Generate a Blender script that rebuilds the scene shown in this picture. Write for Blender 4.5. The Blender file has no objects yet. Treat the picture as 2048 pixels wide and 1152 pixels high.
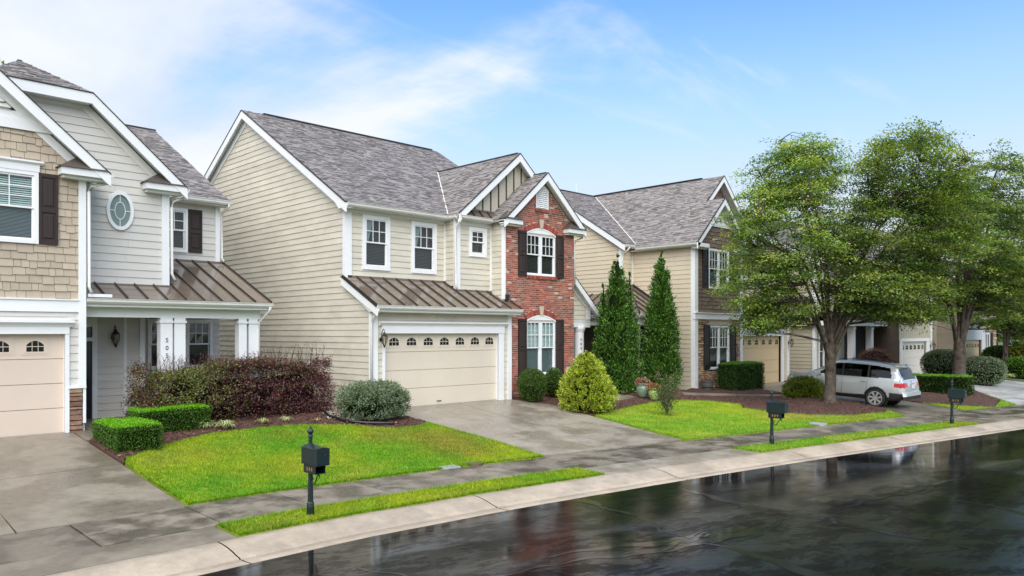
import bpy, bmesh, math, random
import numpy as np
from mathutils import Vector

R = random.Random(11)
rng = np.random.default_rng(11)
scene = bpy.context.scene
col = scene.collection
rad = math.radians

# ------------------------------------------------------------------ camera
cam = bpy.data.cameras.new('camera')
cam.sensor_width = 36.0
cam.lens = 36.0 * 1530 / 2048
cam.shift_y = 89 / 2048
cam.clip_end = 3000
cam_ob = bpy.data.objects.new('camera', cam)
cam_ob.location = (0, 0, 3.2)
cam_ob.rotation_euler = (rad(90), 0, rad(-44.8))
col.objects.link(cam_ob)
scene.camera = cam_ob

# ------------------------------------------------------------------ sky and sun
SUN_EL, SUN_AZ = 48.0, 222.0          # azimuth of the sun, counter-clockwise from +X
world = bpy.data.worlds.new('World')
scene.world = world
world.use_nodes = True
wn, wl = world.node_tree.nodes, world.node_tree.links
wn.clear()
def wnode(t, **k):
    n = wn.new(t)
    for a, b in k.items(): setattr(n, a, b)
    return n
def wmath(op, a, b=None, clamp=False):
    n = wnode('ShaderNodeMath', operation=op, use_clamp=clamp)
    for i, x in enumerate((a, b)):
        if x is None: continue
        if isinstance(x, (int, float)): n.inputs[i].default_value = x
        else: wl.new(x, n.inputs[i])
    return n.outputs[0]
w_out = wnode('ShaderNodeOutputWorld')
sky = wnode('ShaderNodeTexSky', sky_type='NISHITA', sun_disc=False)
sky.sun_elevation = rad(SUN_EL)
sky.sun_rotation = rad(90 - SUN_AZ)
sky.air_density = 1.0; sky.dust_density = 0.3; sky.ozone_density = 3.0
tc = wnode('ShaderNodeTexCoord')
sep = wnode('ShaderNodeSeparateXYZ'); wl.new(tc.outputs['Generated'], sep.inputs[0])
CL_S, CL_LOC, CL_OFF, CL_W = 1.1, (7.7, 8.5, 0), -.42, .34
# clouds lie on a flat layer: direction / height, so they stretch out towards the horizon
den = wmath('ADD', wmath('MAXIMUM', sep.outputs[2], 0.0), 0.20)
cx = wmath('DIVIDE', sep.outputs[0], den); cy = wmath('DIVIDE', sep.outputs[1], den)
comb = wnode('ShaderNodeCombineXYZ'); wl.new(cx, comb.inputs[0]); wl.new(cy, comb.inputs[1])
def cloud_noise(scale, detail, rough, dist, loc, rot, sc):
    n = wnode('ShaderNodeTexNoise'); n.inputs['Scale'].default_value = scale; n.inputs['Detail'].default_value = detail
    n.inputs['Roughness'].default_value = rough; n.inputs['Distortion'].default_value = dist
    m = wnode('ShaderNodeMapping'); m.inputs['Location'].default_value = loc; m.inputs['Rotation'].default_value = (0, 0, rad(rot)); m.inputs['Scale'].default_value = sc
    wl.new(comb.outputs[0], m.inputs[0]); wl.new(m.outputs[0], n.inputs['Vector']); return n.outputs['Fac']
def smooth(src, a, b, c=0., d=1.):
    n = wnode('ShaderNodeMapRange', interpolation_type='SMOOTHSTEP'); wl.new(src, n.inputs['Value'])
    for k, v in (('From Min', a), ('From Max', b), ('To Min', c), ('To Max', d)): n.inputs[k].default_value = v
    return n.outputs[0]
# broken cloud: dense to the north and west, thinning to high wisps in the east
bank = wmath('ADD', wmath('MULTIPLY', sep.outputs[0], -0.95), wmath('MULTIPLY', sep.outputs[1], 0.22))
n1 = cloud_noise(CL_S, 8, .55, .35, CL_LOC, 20, (1.0, .75, 1))
n2 = cloud_noise(2.2, 6, .6, 1.2, (7.3, 2.2, 0), 62, (.35, 1.4, 1))
dens = wmath('ADD', wmath('ADD', wmath('MULTIPLY', n1, 1.5), wmath('MULTIPLY', n2, .35)), wmath('ADD', bank, CL_OFF))
body = smooth(dens, 0.0, CL_W)
wisp = wmath('MULTIPLY', smooth(n2, .52, .80), .45)
hzf = wmath('MULTIPLY', smooth(sep.outputs[2], .42, .10), .94)
mask = wmath('MAXIMUM', wmath('MULTIPLY', body, .94), wisp)
hsv = wnode('ShaderNodeHueSaturation'); wl.new(sky.outputs[0], hsv.inputs['Color'])
hsv.inputs['Saturation'].default_value = 1.16; hsv.inputs['Value'].default_value = 1.0
shade = wnode('ShaderNodeMix', data_type='RGBA'); wl.new(smooth(n1, .35, .68), shade.inputs['Factor'])
shade.inputs[6].default_value = (2.75, 3.15, 3.75, 1); shade.inputs[7].default_value = (3.75, 3.85, 3.95, 1)
mix = wnode('ShaderNodeMix', data_type='RGBA'); wl.new(mask, mix.inputs['Factor'])
haze = wnode('ShaderNodeMix', data_type='RGBA'); wl.new(hzf, haze.inputs['Factor']); wl.new(hsv.outputs[0], haze.inputs[6]); haze.inputs[7].default_value = (2.55, 3.05, 3.6, 1)
low = wnode('ShaderNodeMix', data_type='RGBA'); wl.new(wmath('MULTIPLY', smooth(sep.outputs[2], .26, .10), .75), low.inputs['Factor']); wl.new(haze.outputs[2], low.inputs[6]); low.inputs[7].default_value = (3.15, 3.4, 3.65, 1)
wl.new(low.outputs[2], mix.inputs[6]); wl.new(shade.outputs[2], mix.inputs[7])
bg = wnode('ShaderNodeBackground'); bg.inputs['Strength'].default_value = 0.15
wl.new(mix.outputs[2], bg.inputs['Color']); wl.new(bg.outputs[0], w_out.inputs['Surface'])

sun = bpy.data.lights.new('sun', 'SUN')
sun.energy = 2.9; sun.angle = rad(75); sun.color = (1.0, 0.965, 0.92)
sun_ob = bpy.data.objects.new('sun', sun); col.objects.link(sun_ob)
sd = Vector((math.cos(rad(SUN_AZ)) * math.cos(rad(SUN_EL)), math.sin(rad(SUN_AZ)) * math.cos(rad(SUN_EL)), math.sin(rad(SUN_EL))))
sun_ob.rotation_euler = (-sd).to_track_quat('-Z', 'Y').to_euler()
sun_ob.location = sd * 60

vs = scene.view_settings
vs.view_transform = 'Standard'; vs.look = 'None'; vs.gamma = 1.0; vs.use_curve_mapping = False
vs.exposure = 0.80
scene.render.engine = 'CYCLES'
scene.cycles.use_denoising = True
scene.cycles.max_bounces = 6; scene.cycles.diffuse_bounces = 3; scene.cycles.glossy_bounces = 3
scene.cycles.transmission_bounces = 4; scene.cycles.transparent_max_bounces = 6
scene.cycles.caustics_reflective = False; scene.cycles.caustics_refractive = False

# ------------------------------------------------------------------ materials
def mat(name, base=(.5, .5, .5), rough=.5, var=0., scale=3., objrand=0., bump=0., bscale=40., attr=False,
        metallic=0., spec=.5, rvar=0., streak=None, coat=0., hue=0.):
    m = bpy.data.materials.new(name); m.use_nodes = True
    nt = m.node_tree; N, L = nt.nodes, nt.links
    b = N['Principled BSDF']
    b.inputs['Roughness'].default_value = rough; b.inputs['Metallic'].default_value = metallic
    b.inputs['Specular IOR Level'].default_value = spec
    if coat: b.inputs['Coat Weight'].default_value = coat; b.inputs['Coat Roughness'].default_value = .04
    geo = N.new('ShaderNodeNewGeometry')
    if attr:
        a = N.new('ShaderNodeAttribute'); a.attribute_name = 'col'; csrc = a.outputs['Color']
    else:
        c = N.new('ShaderNodeRGB'); c.outputs[0].default_value = (*base, 1); csrc = c.outputs[0]
    val = None
    def madd(x, y):
        if x is None: return y
        n = N.new('ShaderNodeMath'); n.operation = 'ADD'; L.new(x, n.inputs[0]); L.new(y, n.inputs[1]); return n.outputs[0]
    def mr(src, amp):
        n = N.new('ShaderNodeMapRange'); L.new(src, n.inputs['Value'])
        n.inputs['To Min'].default_value = -amp; n.inputs['To Max'].default_value = amp; return n.outputs[0]
    if var:
        n = N.new('ShaderNodeTexNoise'); n.inputs['Scale'].default_value = scale; n.inputs['Detail'].default_value = 5
        n.inputs['Roughness'].default_value = .6
        vec = geo.outputs['Position']
        if streak:
            mpn = N.new('ShaderNodeMapping'); mpn.inputs['Scale'].default_value = streak; L.new(vec, mpn.inputs[0]); vec = mpn.outputs[0]
        L.new(vec, n.inputs['Vector'])
        ns = N.new('ShaderNodeMapRange'); L.new(n.outputs['Fac'], ns.inputs['Value'])
        ns.inputs['From Min'].default_value = .25; ns.inputs['From Max'].default_value = .75
        val = mr(ns.outputs[0], var)
        if rvar:
            r_ = N.new('ShaderNodeMapRange'); L.new(ns.outputs[0], r_.inputs['Value'])
            r_.inputs['To Min'].default_value = max(.02, rough - rvar); r_.inputs['To Max'].default_value = rough + rvar
            L.new(r_.outputs[0], b.inputs['Roughness'])
    if objrand or hue:
        oi = N.new('ShaderNodeObjectInfo')
        if objrand: val = madd(val, mr(oi.outputs['Random'], objrand))
    if val is not None or hue:
        h = N.new('ShaderNodeHueSaturation'); L.new(csrc, h.inputs['Color'])
        if val is not None:
            o = N.new('ShaderNodeMath'); o.operation = 'ADD'; o.inputs[1].default_value = 1.0; L.new(val, o.inputs[0])
            L.new(o.outputs[0], h.inputs['Value'])
        if hue:
            hm = N.new('ShaderNodeMath'); hm.operation = 'MULTIPLY_ADD'; L.new(oi.outputs['Random'], hm.inputs[0])
            hm.inputs[1].default_value = hue * 2; hm.inputs[2].default_value = .5 - hue; L.new(hm.outputs[0], h.inputs['Hue'])
        csrc = h.outputs[0]
    L.new(csrc, b.inputs['Base Color'])
    if bump:
        n = N.new('ShaderNodeTexNoise'); n.inputs['Scale'].default_value = bscale; n.inputs['Detail'].default_value = 4
        L.new(geo.outputs['Position'], n.inputs['Vector'])
        bp = N.new('ShaderNodeBump'); bp.inputs['Strength'].default_value = bump; bp.inputs['Distance'].default_value = .02
        L.new(n.outputs['Fac'], bp.inputs['Height']); L.new(bp.outputs[0], b.inputs['Normal'])
    return m

def leaf_mat(name, trans=.3, rough=.4):
    m = bpy.data.materials.new(name); m.use_nodes = True
    N, L = m.node_tree.nodes, m.node_tree.links
    b = N['Principled BSDF']; out = N['Material Output']
    b.inputs['Roughness'].default_value = rough; b.inputs['Specular IOR Level'].default_value = .35
    a = N.new('ShaderNodeAttribute'); a.attribute_name = 'col'
    L.new(a.outputs['Color'], b.inputs['Base Color'])
    t = N.new('ShaderNodeBsdfTranslucent')
    mx = N.new('ShaderNodeMix'); mx.data_type = 'RGBA'; mx.blend_type = 'MULTIPLY'; mx.inputs['Factor'].default_value = 1
    L.new(a.outputs['Color'], mx.inputs[6]); mx.inputs[7].default_value = (1.5, 1.5, .6, 1)
    L.new(mx.outputs[2], t.inputs['Color'])
    ms = N.new('ShaderNodeMixShader'); ms.inputs[0].default_value = trans
    L.new(b.outputs[0], ms.inputs[1]); L.new(t.outputs[0], ms.inputs[2]); L.new(ms.outputs[0], out.inputs['Surface'])
    return m

def glass_mat(name, tint, rough=.03):
    m = bpy.data.materials.new(name); m.use_nodes = True
    N, L = m.node_tree.nodes, m.node_tree.links
    out = N['Material Output']; N.remove(N['Principled BSDF'])
    g = N.new('ShaderNodeBsdfGlossy'); g.inputs['Roughness'].default_value = rough
    t = N.new('ShaderNodeBsdfTransparent'); t.inputs[0].default_value = (*tint, 1)
    lw = N.new('ShaderNodeLayerWeight'); lw.inputs[0].default_value = .5
    p5 = N.new('ShaderNodeMath'); p5.operation = 'POWER'; L.new(lw.outputs['Facing'], p5.inputs[0]); p5.inputs[1].default_value = 5
    f = N.new('ShaderNodeMath'); f.operation = 'MULTIPLY_ADD'; L.new(p5.outputs[0], f.inputs[0]); f.inputs[1].default_value = .93; f.inputs[2].default_value = .07
    ms = N.new('ShaderNodeMixShader'); L.new(f.outputs[0], ms.inputs[0]); L.new(t.outputs[0], ms.inputs[1]); L.new(g.outputs[0], ms.inputs[2])
    L.new(ms.outputs[0], out.inputs['Surface'])
    return m

M = {}
M['trim'] = mat('white_trim_paint', (.79, .81, .83), .45, var=.04, scale=1.5)
M['trim2'] = mat('off_white_gutter_paint', (.70, .70, .67), .35, var=.08, scale=2.5)
M['siding1'] = mat('greige_lap_siding', (.60, .585, .55), .55, var=.06, scale=1.2, objrand=.035, streak=(1, 1, 3))
M['siding2'] = mat('cream_lap_siding', (.60, .565, .475), .55, var=.15, scale=.9, objrand=.04, streak=(1, 1, 3))
M['siding3'] = mat('tan_lap_siding', (.62, .54, .41), .55, var=.07, scale=1.0, objrand=.03)
M['siding4'] = mat('taupe_lap_siding', (.44, .40, .31), .55, var=.07, scale=1.0, objrand=.03)
M['shadewall'] = mat('shaded_porch_wall', (.085, .062, .048), .7, var=.15, scale=3)  # porch shade put into the wall colour as dark brown
M['siding5'] = mat('brown_lap_siding', (.42, .35, .28), .55, var=.07, scale=1.0, objrand=.03)
M['batten'] = mat('cream_batten_panel', (.48, .45, .36), .55, var=.05)
M['shake1'] = mat('khaki_shake', (.43, .36, .275), .6, var=.08, scale=6, objrand=.10)
M['shake3'] = mat('brown_shake', (.17, .12, .085), .65, var=.2, scale=8, objrand=.22)
M['inner'] = mat('wall_core', (.05, .05, .05), .9)
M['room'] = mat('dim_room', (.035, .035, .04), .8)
M['blind'] = mat('window_blind', (.66, .76, .72), .6)
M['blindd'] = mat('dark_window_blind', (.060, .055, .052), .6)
M['blindw'] = mat('pale_window_blind', (.70, .80, .77), .6)
M['blindg'] = mat('grey_window_screen', (.22, .26, .27), .6, var=.1)
M['curtain'] = mat('pale_curtain', (.26, .31, .31), .8)
M['glass'] = glass_mat('window_glass', (.80, .88, .88))
M['carglass'] = glass_mat('car_glass', (.10, .11, .12))
M['shutter'] = mat('dark_brown_shutter', (.040, .029, .027), .55, var=.12, scale=6, spec=.25)
M['shutterb'] = mat('black_shutter', (.018, .014, .013), .5, var=.12, scale=6)
M['gdoor1'] = mat('beige_garage_door', (.66, .555, .465), .45, var=.04, scale=.8)
M['gdoor2'] = mat('cream_garage_door', (.665, .595, .49), .45, var=.05, scale=.8)
M['gdoor3'] = mat('tan_garage_door', (.68, .52, .30), .45, var=.03)
M['gdoor4'] = mat('ivory_garage_door', (.70, .67, .60), .45, var=.03)
M['dark'] = mat('dark_pane', (.010, .010, .011), .08)
M['shingle'] = mat('roof_shingle', attr=True, rough=.62, var=.18, scale=30, bump=.25, bscale=120, spec=.45)
M['metalroof'] = mat('bronze_metal_roof', (.135, .103, .078), .16, var=.25, scale=1.2, spec=.7, coat=.4, rvar=.08)
M['seam'] = mat('bronze_seam', (.028, .022, .020), .4)
M['drip'] = mat('black_drip_edge', (.018, .017, .018), .5)
M['mortar'] = mat('pale_mortar', (.62, .50, .44), .85, var=.15, scale=8)
M['brick'] = mat('red_brick', attr=True, rough=.7, var=.25, scale=25, bump=.3, bscale=60)
M['brickw'] = mat('rowlock_brick', (.30, .070, .045), .7, var=.25, scale=12, objrand=.35, bump=.3, bscale=60)
M['stone1'] = mat('ledge_stone', (.26, .155, .105), .75, var=.4, scale=9, objrand=.4, bump=.8, bscale=30, hue=.02)
M['stone3'] = mat('tan_ledge_stone', (.40, .27, .18), .75, var=.35, scale=9, objrand=.4, bump=.8, bscale=30, hue=.025)
M['limestone'] = mat('limestone', (.52, .44, .34), .7, var=.12, scale=8)
M['entry'] = mat('navy_front_door', (.012, .016, .028), .3)
M['brass'] = mat('bronze_lantern', (.045, .033, .025), .35, metallic=.6)
M['lglass'] = glass_mat('lantern_glass', (.8, .78, .72))
M['iron'] = mat('dark_green_iron', (.006, .017, .018), .38, var=.3, scale=30, spec=.45)
M['ironb'] = mat('black_iron', (.010, .010, .012), .35)
M['gold'] = mat('gilt_number', (.62, .26, .10), .4, metallic=.2)
M['bark'] = mat('mottled_bark', (.085, .070, .055), .85, var=.75, scale=5, bump=1., bscale=18, spec=.3)
M['twig'] = mat('dark_twig', (.050, .040, .034), .85)
M['leaf'] = leaf_mat('leaf', .38)
M['leafw'] = leaf_mat('waxy_leaf', .2, .3)
M['grass'] = leaf_mat('grass_blade', .25, .5)
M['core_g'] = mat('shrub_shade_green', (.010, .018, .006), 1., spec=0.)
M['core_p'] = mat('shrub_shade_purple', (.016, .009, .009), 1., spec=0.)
M['mulch'] = mat('red_brown_mulch', (.080, .038, .028), .85, var=.5, scale=14, bump=1., bscale=40)
M['chip'] = mat('mulch_chip', attr=True, rough=.75)
M['soil'] = mat('lawn_thatch', (.20, .27, .02), .9, var=.3, scale=2)
M['ground'] = mat('rough_grass_ground', (.075, .10, .03), .95, var=.3, scale=.4)
M['rivulet'] = mat('running_water', (.016, .016, .017), .09, spec=1.)
M['pebble'] = mat('pebble', attr=True, rough=.6)
def concrete(name, base, stain, sscale, rough=.42, stain_amt=.6, obj=.06):
    m = bpy.data.materials.new(name); m.use_nodes = True
    N, L = m.node_tree.nodes, m.node_tree.links
    b = N['Principled BSDF']; geo = N.new('ShaderNodeNewGeometry'); P = geo.outputs['Position']
    def noise(s, d=5, rgh=.6):
        n = N.new('ShaderNodeTexNoise'); n.inputs['Scale'].default_value = s; n.inputs['Detail'].default_value = d
        n.inputs['Roughness'].default_value = rgh; L.new(P, n.inputs['Vector']); return n.outputs['Fac']
    def rng_(src, a, b_, c, d):
        n = N.new('ShaderNodeMapRange'); n.interpolation_type = 'SMOOTHSTEP'; L.new(src, n.inputs['Value'])
        n.inputs['From Min'].default_value = a; n.inputs['From Max'].default_value = b_
        n.inputs['To Min'].default_value = c; n.inputs['To Max'].default_value = d; return n.outputs[0]
    big = noise(sscale, 7, .62); fine = noise(70, 3); mid = noise(5, 5, .7)
    mx = N.new('ShaderNodeMix'); mx.data_type = 'RGBA'
    L.new(rng_(big, .40, .60, 0, stain_amt), mx.inputs['Factor'])
    mx.inputs[6].default_value = (*base, 1); mx.inputs[7].default_value = (*stain, 1)
    h = N.new('ShaderNodeHueSaturation'); L.new(mx.outputs[2], h.inputs['Color'])
    a1 = N.new('ShaderNodeMath'); L.new(rng_(fine, .2, .8, .84, 1.16), a1.inputs[0]); a1.operation = 'MULTIPLY'
    L.new(rng_(mid, .25, .75, .86, 1.12), a1.inputs[1])
    oi = N.new('ShaderNodeObjectInfo'); a2 = N.new('ShaderNodeMath'); a2.operation = 'MULTIPLY'
    o2 = N.new('ShaderNodeMapRange'); L.new(oi.outputs['Random'], o2.inputs['Value']); o2.inputs['To Min'].default_value = 1 - obj; o2.inputs['To Max'].default_value = 1 + obj
    L.new(a1.outputs[0], a2.inputs[0]); L.new(o2.outputs[0], a2.inputs[1]); L.new(a2.outputs[0], h.inputs['Value'])
    L.new(h.outputs[0], b.inputs['Base Color'])
    L.new(rng_(big, .35, .65, rough + .18, rough - .17), b.inputs['Roughness'])
    bp = N.new('ShaderNodeBump'); bp.inputs['Strength'].default_value = .25; bp.inputs['Distance'].default_value = .01
    L.new(fine, bp.inputs['Height']); L.new(bp.outputs[0], b.inputs['Normal'])
    return m
M['drive'] = concrete('wet_grey_concrete', (.225, .195, .152), (.10, .082, .060), .75, stain_amt=.65, obj=.10)
M['drive2'] = concrete('pale_wet_concrete', (.275, .245, .200), (.16, .136, .106), .9, stain_amt=.6, obj=.06)
M['walk'] = concrete('stained_concrete', (.205, .178, .140), (.055, .046, .035), 1.15, stain_amt=.85, obj=.20)
M['kerb'] = concrete('pale_kerb_concrete', (.405, .342, .270), (.29, .238, .180), .9, rough=.5, stain_amt=.5, obj=.04)
M['walk4'] = concrete('light_concrete', (.42, .42, .41), (.30, .30, .30), .6)

def asphalt(name):
    m = bpy.data.materials.new(name); m.use_nodes = True
    N, L = m.node_tree.nodes, m.node_tree.links
    b = N['Principled BSDF']; geo = N.new('ShaderNodeNewGeometry')
    mp_ = N.new('ShaderNodeMapping'); mp_.inputs['Rotation'].default_value = (0, 0, rad(12)); L.new(geo.outputs['Position'], mp_.inputs[0])
    def noise(s, d=4, rgh=.55, sc=None, dist=0.):
        v = mp_.outputs[0]
        if sc:
            q = N.new('ShaderNodeMapping'); q.inputs['Scale'].default_value = sc; L.new(v, q.inputs[0]); v = q.outputs[0]
        n = N.new('ShaderNodeTexNoise'); n.inputs['Scale'].default_value = s; n.inputs['Detail'].default_value = d
        n.inputs['Roughness'].default_value = rgh; n.inputs['Distortion'].default_value = dist; L.new(v, n.inputs['Vector']); return n.outputs['Fac']
    def rng_(src, a, b_, c, d):
        n = N.new('ShaderNodeMapRange'); n.interpolation_type = 'SMOOTHSTEP'; L.new(src, n.inputs['Value'])
        n.inputs['From Min'].default_value = a; n.inputs['From Max'].default_value = b_
        n.inputs['To Min'].default_value = c; n.inputs['To Max'].default_value = d; return n.outputs[0]
    def mul(x, y):
        n = N.new('ShaderNodeMath'); n.operation = 'MULTIPLY'; L.new(x, n.inputs[0])
        if isinstance(y, float): n.inputs[1].default_value = y
        else: L.new(y, n.inputs[1])
        return n.outputs[0]
    def add(x, y):
        n = N.new('ShaderNodeMath'); n.operation = 'ADD'; L.new(x, n.inputs[0]); L.new(y, n.inputs[1]); return n.outputs[0]
    flow = noise(.30, 3, .5, (.45, 1, 1), .6)           # where the running water is ruffled
    ruf = rng_(flow, .42, .60, .14, 1.)
    c = N.new('ShaderNodeMix'); c.data_type = 'RGBA'; L.new(noise(.8, 5), c.inputs['Factor'])
    c.inputs[6].default_value = (.005, .005, .0055, 1); c.inputs[7].default_value = (.011, .011, .0115, 1)
    L.new(c.outputs[2], b.inputs['Base Color'])
    b.inputs['IOR'].default_value = 1.36
    L.new(rng_(flow, .40, .66, .03, .07), b.inputs['Roughness'])
    film = noise(1.6, 12, .80, (.5, 1, 1), .2)
    # the road falls to the gutter: a closed film of water lies along it, broken patches farther out
    sp_ = N.new('ShaderNodeSeparateXYZ'); L.new(geo.outputs['Position'], sp_.inputs[0])
    bx = N.new('ShaderNodeMath'); bx.operation = 'SUBTRACT'; L.new(sp_.outputs[0], bx.inputs[0]); bx.inputs[1].default_value = 10.
    bm_ = N.new('ShaderNodeMath'); bm_.operation = 'MAXIMUM'; L.new(bx.outputs[0], bm_.inputs[0]); bm_.inputs[1].default_value = 0.
    by = N.new('ShaderNodeMath'); by.operation = 'MULTIPLY_ADD'; L.new(bm_.outputs[0], by.inputs[0]); by.inputs[1].default_value = .2; L.new(sp_.outputs[1], by.inputs[2])
    edge = rng_(add(by.outputs[0], mul(film, 2.2)), 7.6, 9.6, 0., 1.)
    L.new(add(rng_(film, .47, .545, .06, 1.0), mul(edge, .10)), b.inputs['Specular IOR Level'])
    calm = rng_(edge, 0., 1., 1., .30); ruf = mul(ruf, calm)
    grit = noise(24, 6, .75); rip = noise(3.2, 9, .72, (.5, 1.0, 1), .15); wav = noise(1.6, 3, .5, (.6, 1, 1), .6)
    hgt = add(add(mul(mul(rip, ruf), .013 * 1.0), mul(wav, .0022 * 1.0)), mul(mul(grit, ruf), .0032 * 1.0))
    bp = N.new('ShaderNodeBump'); bp.inputs['Strength'].default_value = 1.0; bp.inputs['Distance'].default_value = 1.0
    L.new(hgt, bp.inputs['Height']); L.new(bp.outputs[0], b.inputs['Normal'])
    return m
M['asphalt'] = asphalt('wet_asphalt')

# ------------------------------------------------------------------ mesh helpers
ORG = {}
def setp(o, label=None, cat=None, group=None, kind=None):
    if label: o['label'] = label
    if cat: o['category'] = cat
    if group: o['group'] = group
    if kind: o['kind'] = kind
    return o
def empty(name, loc, label, cat, group=None):
    o = bpy.data.objects.new(name, None); o.location = loc; o.empty_display_size = .3
    col.objects.link(o); ORG[o.name] = tuple(loc)
    return setp(o, label, cat, group)
def org(o): return ORG[o.name] if o else (0, 0, 0)

class FY:                                   # wall facing the street (-Y): s = X
    def __init__(s, y): s.y = y
    def p(s, a, z, d=0): return (a, s.y - d, z)
class FX:                                   # wall facing -X: s = Y
    def __init__(s, x): s.x = x
    def p(s, a, z, d=0): return (s.x - d, a, z)
class FR:                                   # wall facing +X: s = Y
    def __init__(s, x): s.x = x
    def p(s, a, z, d=0): return (s.x + d, a, z)

class MB:
    def __init__(s): s.v = []; s.f = []; s.c = []; s.m = []
    def add(s, pts, faces, c=None, m=0):
        k = len(s.v); s.v += [tuple(p) for p in pts]
        for f in faces: s.f.append([k + i for i in f]); s.c.append(c); s.m.append(m)
        return s
    def poly(s, pts, c=None, m=0): return s.add(pts, [list(range(len(pts)))], c, m)
    def loft(s, a, b, c=None, m=0, caps=True):
        n = len(a); fs = [[i, (i + 1) % n, n + (i + 1) % n, n + i] for i in range(n)]
        if caps: fs += [list(range(n))[::-1], list(range(n, 2 * n))]
        return s.add(list(a) + list(b), fs, c, m)
    def ext(s, fr, poly, d0, d1, c=None, m=0):
        return s.loft([fr.p(a, z, d0) for a, z in poly], [fr.p(a, z, d1) for a, z in poly], c, m)
    def rect(s, fr, s0, s1, z0, z1, d0, d1, c=None, m=0):
        return s.ext(fr, [(s0, z0), (s1, z0), (s1, z1), (s0, z1)], d0, d1, c, m)
    def box(s, x0, x1, y0, y1, z0, z1, c=None, m=0):
        return s.loft([(x0, y0, z0), (x1, y0, z0), (x1, y1, z0), (x0, y1, z0)], [(x0, y0, z1), (x1, y0, z1), (x1, y1, z1), (x0, y1, z1)], c, m)
    def sweep(s, fr, prof, s0, s1, c=None, m=0):      # profile in (d, z) pushed along the wall
        return s.loft([fr.p(s0, z, d) for d, z in prof], [fr.p(s1, z, d) for d, z in prof], c, m)
    def tube(s, pts, rs, n=8, c=None, m=0, caps=True):
        pts = [Vector(p) for p in pts]
        if isinstance(rs, (int, float)): rs = [rs] * len(pts)
        rings = []
        for i, p in enumerate(pts):
            t = (pts[min(i + 1, len(pts) - 1)] - pts[max(i - 1, 0)])
            t = t.normalized() if t.length > 1e-9 else Vector((0, 0, 1))
            a = t.cross(Vector((0, 0, 1)) if abs(t.z) < .95 else Vector((1, 0, 0))).normalized(); b = t.cross(a)
            rings.append([p + a * (rs[i] * math.cos(2 * math.pi * k / n)) + b * (rs[i] * math.sin(2 * math.pi * k / n)) for k in range(n)])
        k0 = len(s.v)
        for r_ in rings: s.v += [tuple(q) for q in r_]
        for i in range(len(rings) - 1):
            for k in range(n):
                s.f.append([k0 + i * n + k, k0 + i * n + (k + 1) % n, k0 + (i + 1) * n + (k + 1) % n, k0 + (i + 1) * n + k]); s.c.append(c); s.m.append(m)
        if caps:
            s.f.append([k0 + k for k in range(n)][::-1]); s.c.append(c); s.m.append(m)
            e = k0 + (len(rings) - 1) * n; s.f.append([e + k for k in range(n)]); s.c.append(c); s.m.append(m)
        return s
    def lathe(s, x, y, prof, n=12, c=None, m=0):
        return s.tube_prof([(x, y, z) for r_, z in prof], [r_ for r_, z in prof], n, c, m)
    def tube_prof(s, ctr, rs, n, c, m):
        k0 = len(s.v)
        for (x, y, z), r_ in zip(ctr, rs):
            for k in range(n):
                a = 2 * math.pi * (k + .5) / n; s.v.append((x + r_ * math.cos(a), y + r_ * math.sin(a), z))
        for i in range(len(rs) - 1):
            for k in range(n):
                s.f.append([k0 + i * n + k, k0 + i * n + (k + 1) % n, k0 + (i + 1) * n + (k + 1) % n, k0 + (i + 1) * n + k]); s.c.append(c); s.m.append(m)
        s.f.append([k0 + k for k in range(n)][::-1]); s.c.append(c); s.m.append(m)
        e = k0 + (len(rs) - 1) * n; s.f.append([e + k for k in range(n)]); s.c.append(c); s.m.append(m)
        return s
    def build(s, name, mats, parent=None, smooth=False, origin=None, fix=True, label=None, cat=None, group=None, kind=None):
        o0 = origin if origin is not None else org(parent)
        me = bpy.data.meshes.new(name)
        me.from_pydata([(x - o0[0], y - o0[1], z - o0[2]) for x, y, z in s.v], [], s.f)
        for mm in (mats if isinstance(mats, (list, tuple)) else [mats]): me.materials.append(mm)
        if any(s.m): me.polygons.foreach_set('material_index', s.m)
        if any(c is not None for c in s.c):
            at = me.attributes.new('col', 'FLOAT_COLOR', 'FACE')
            at.data.foreach_set('color', np.array([(*(c or (.5, .5, .5)), 1.) for c in s.c], dtype=np.float32).ravel())
        if fix:
            bm = bmesh.new(); bm.from_mesh(me); bmesh.ops.recalc_face_normals(bm, faces=bm.faces); bm.to_mesh(me); bm.free()
        if smooth: me.polygons.foreach_set('use_smooth', [True] * len(me.polygons))
        me.update()
        ob = bpy.data.objects.new(name, me); col.objects.link(ob)
        if parent: ob.parent = parent; ORG[ob.name] = o0
        else: ob.location = o0; ORG[ob.name] = tuple(o0)
        return setp(ob, label, cat, group, kind)

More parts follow.
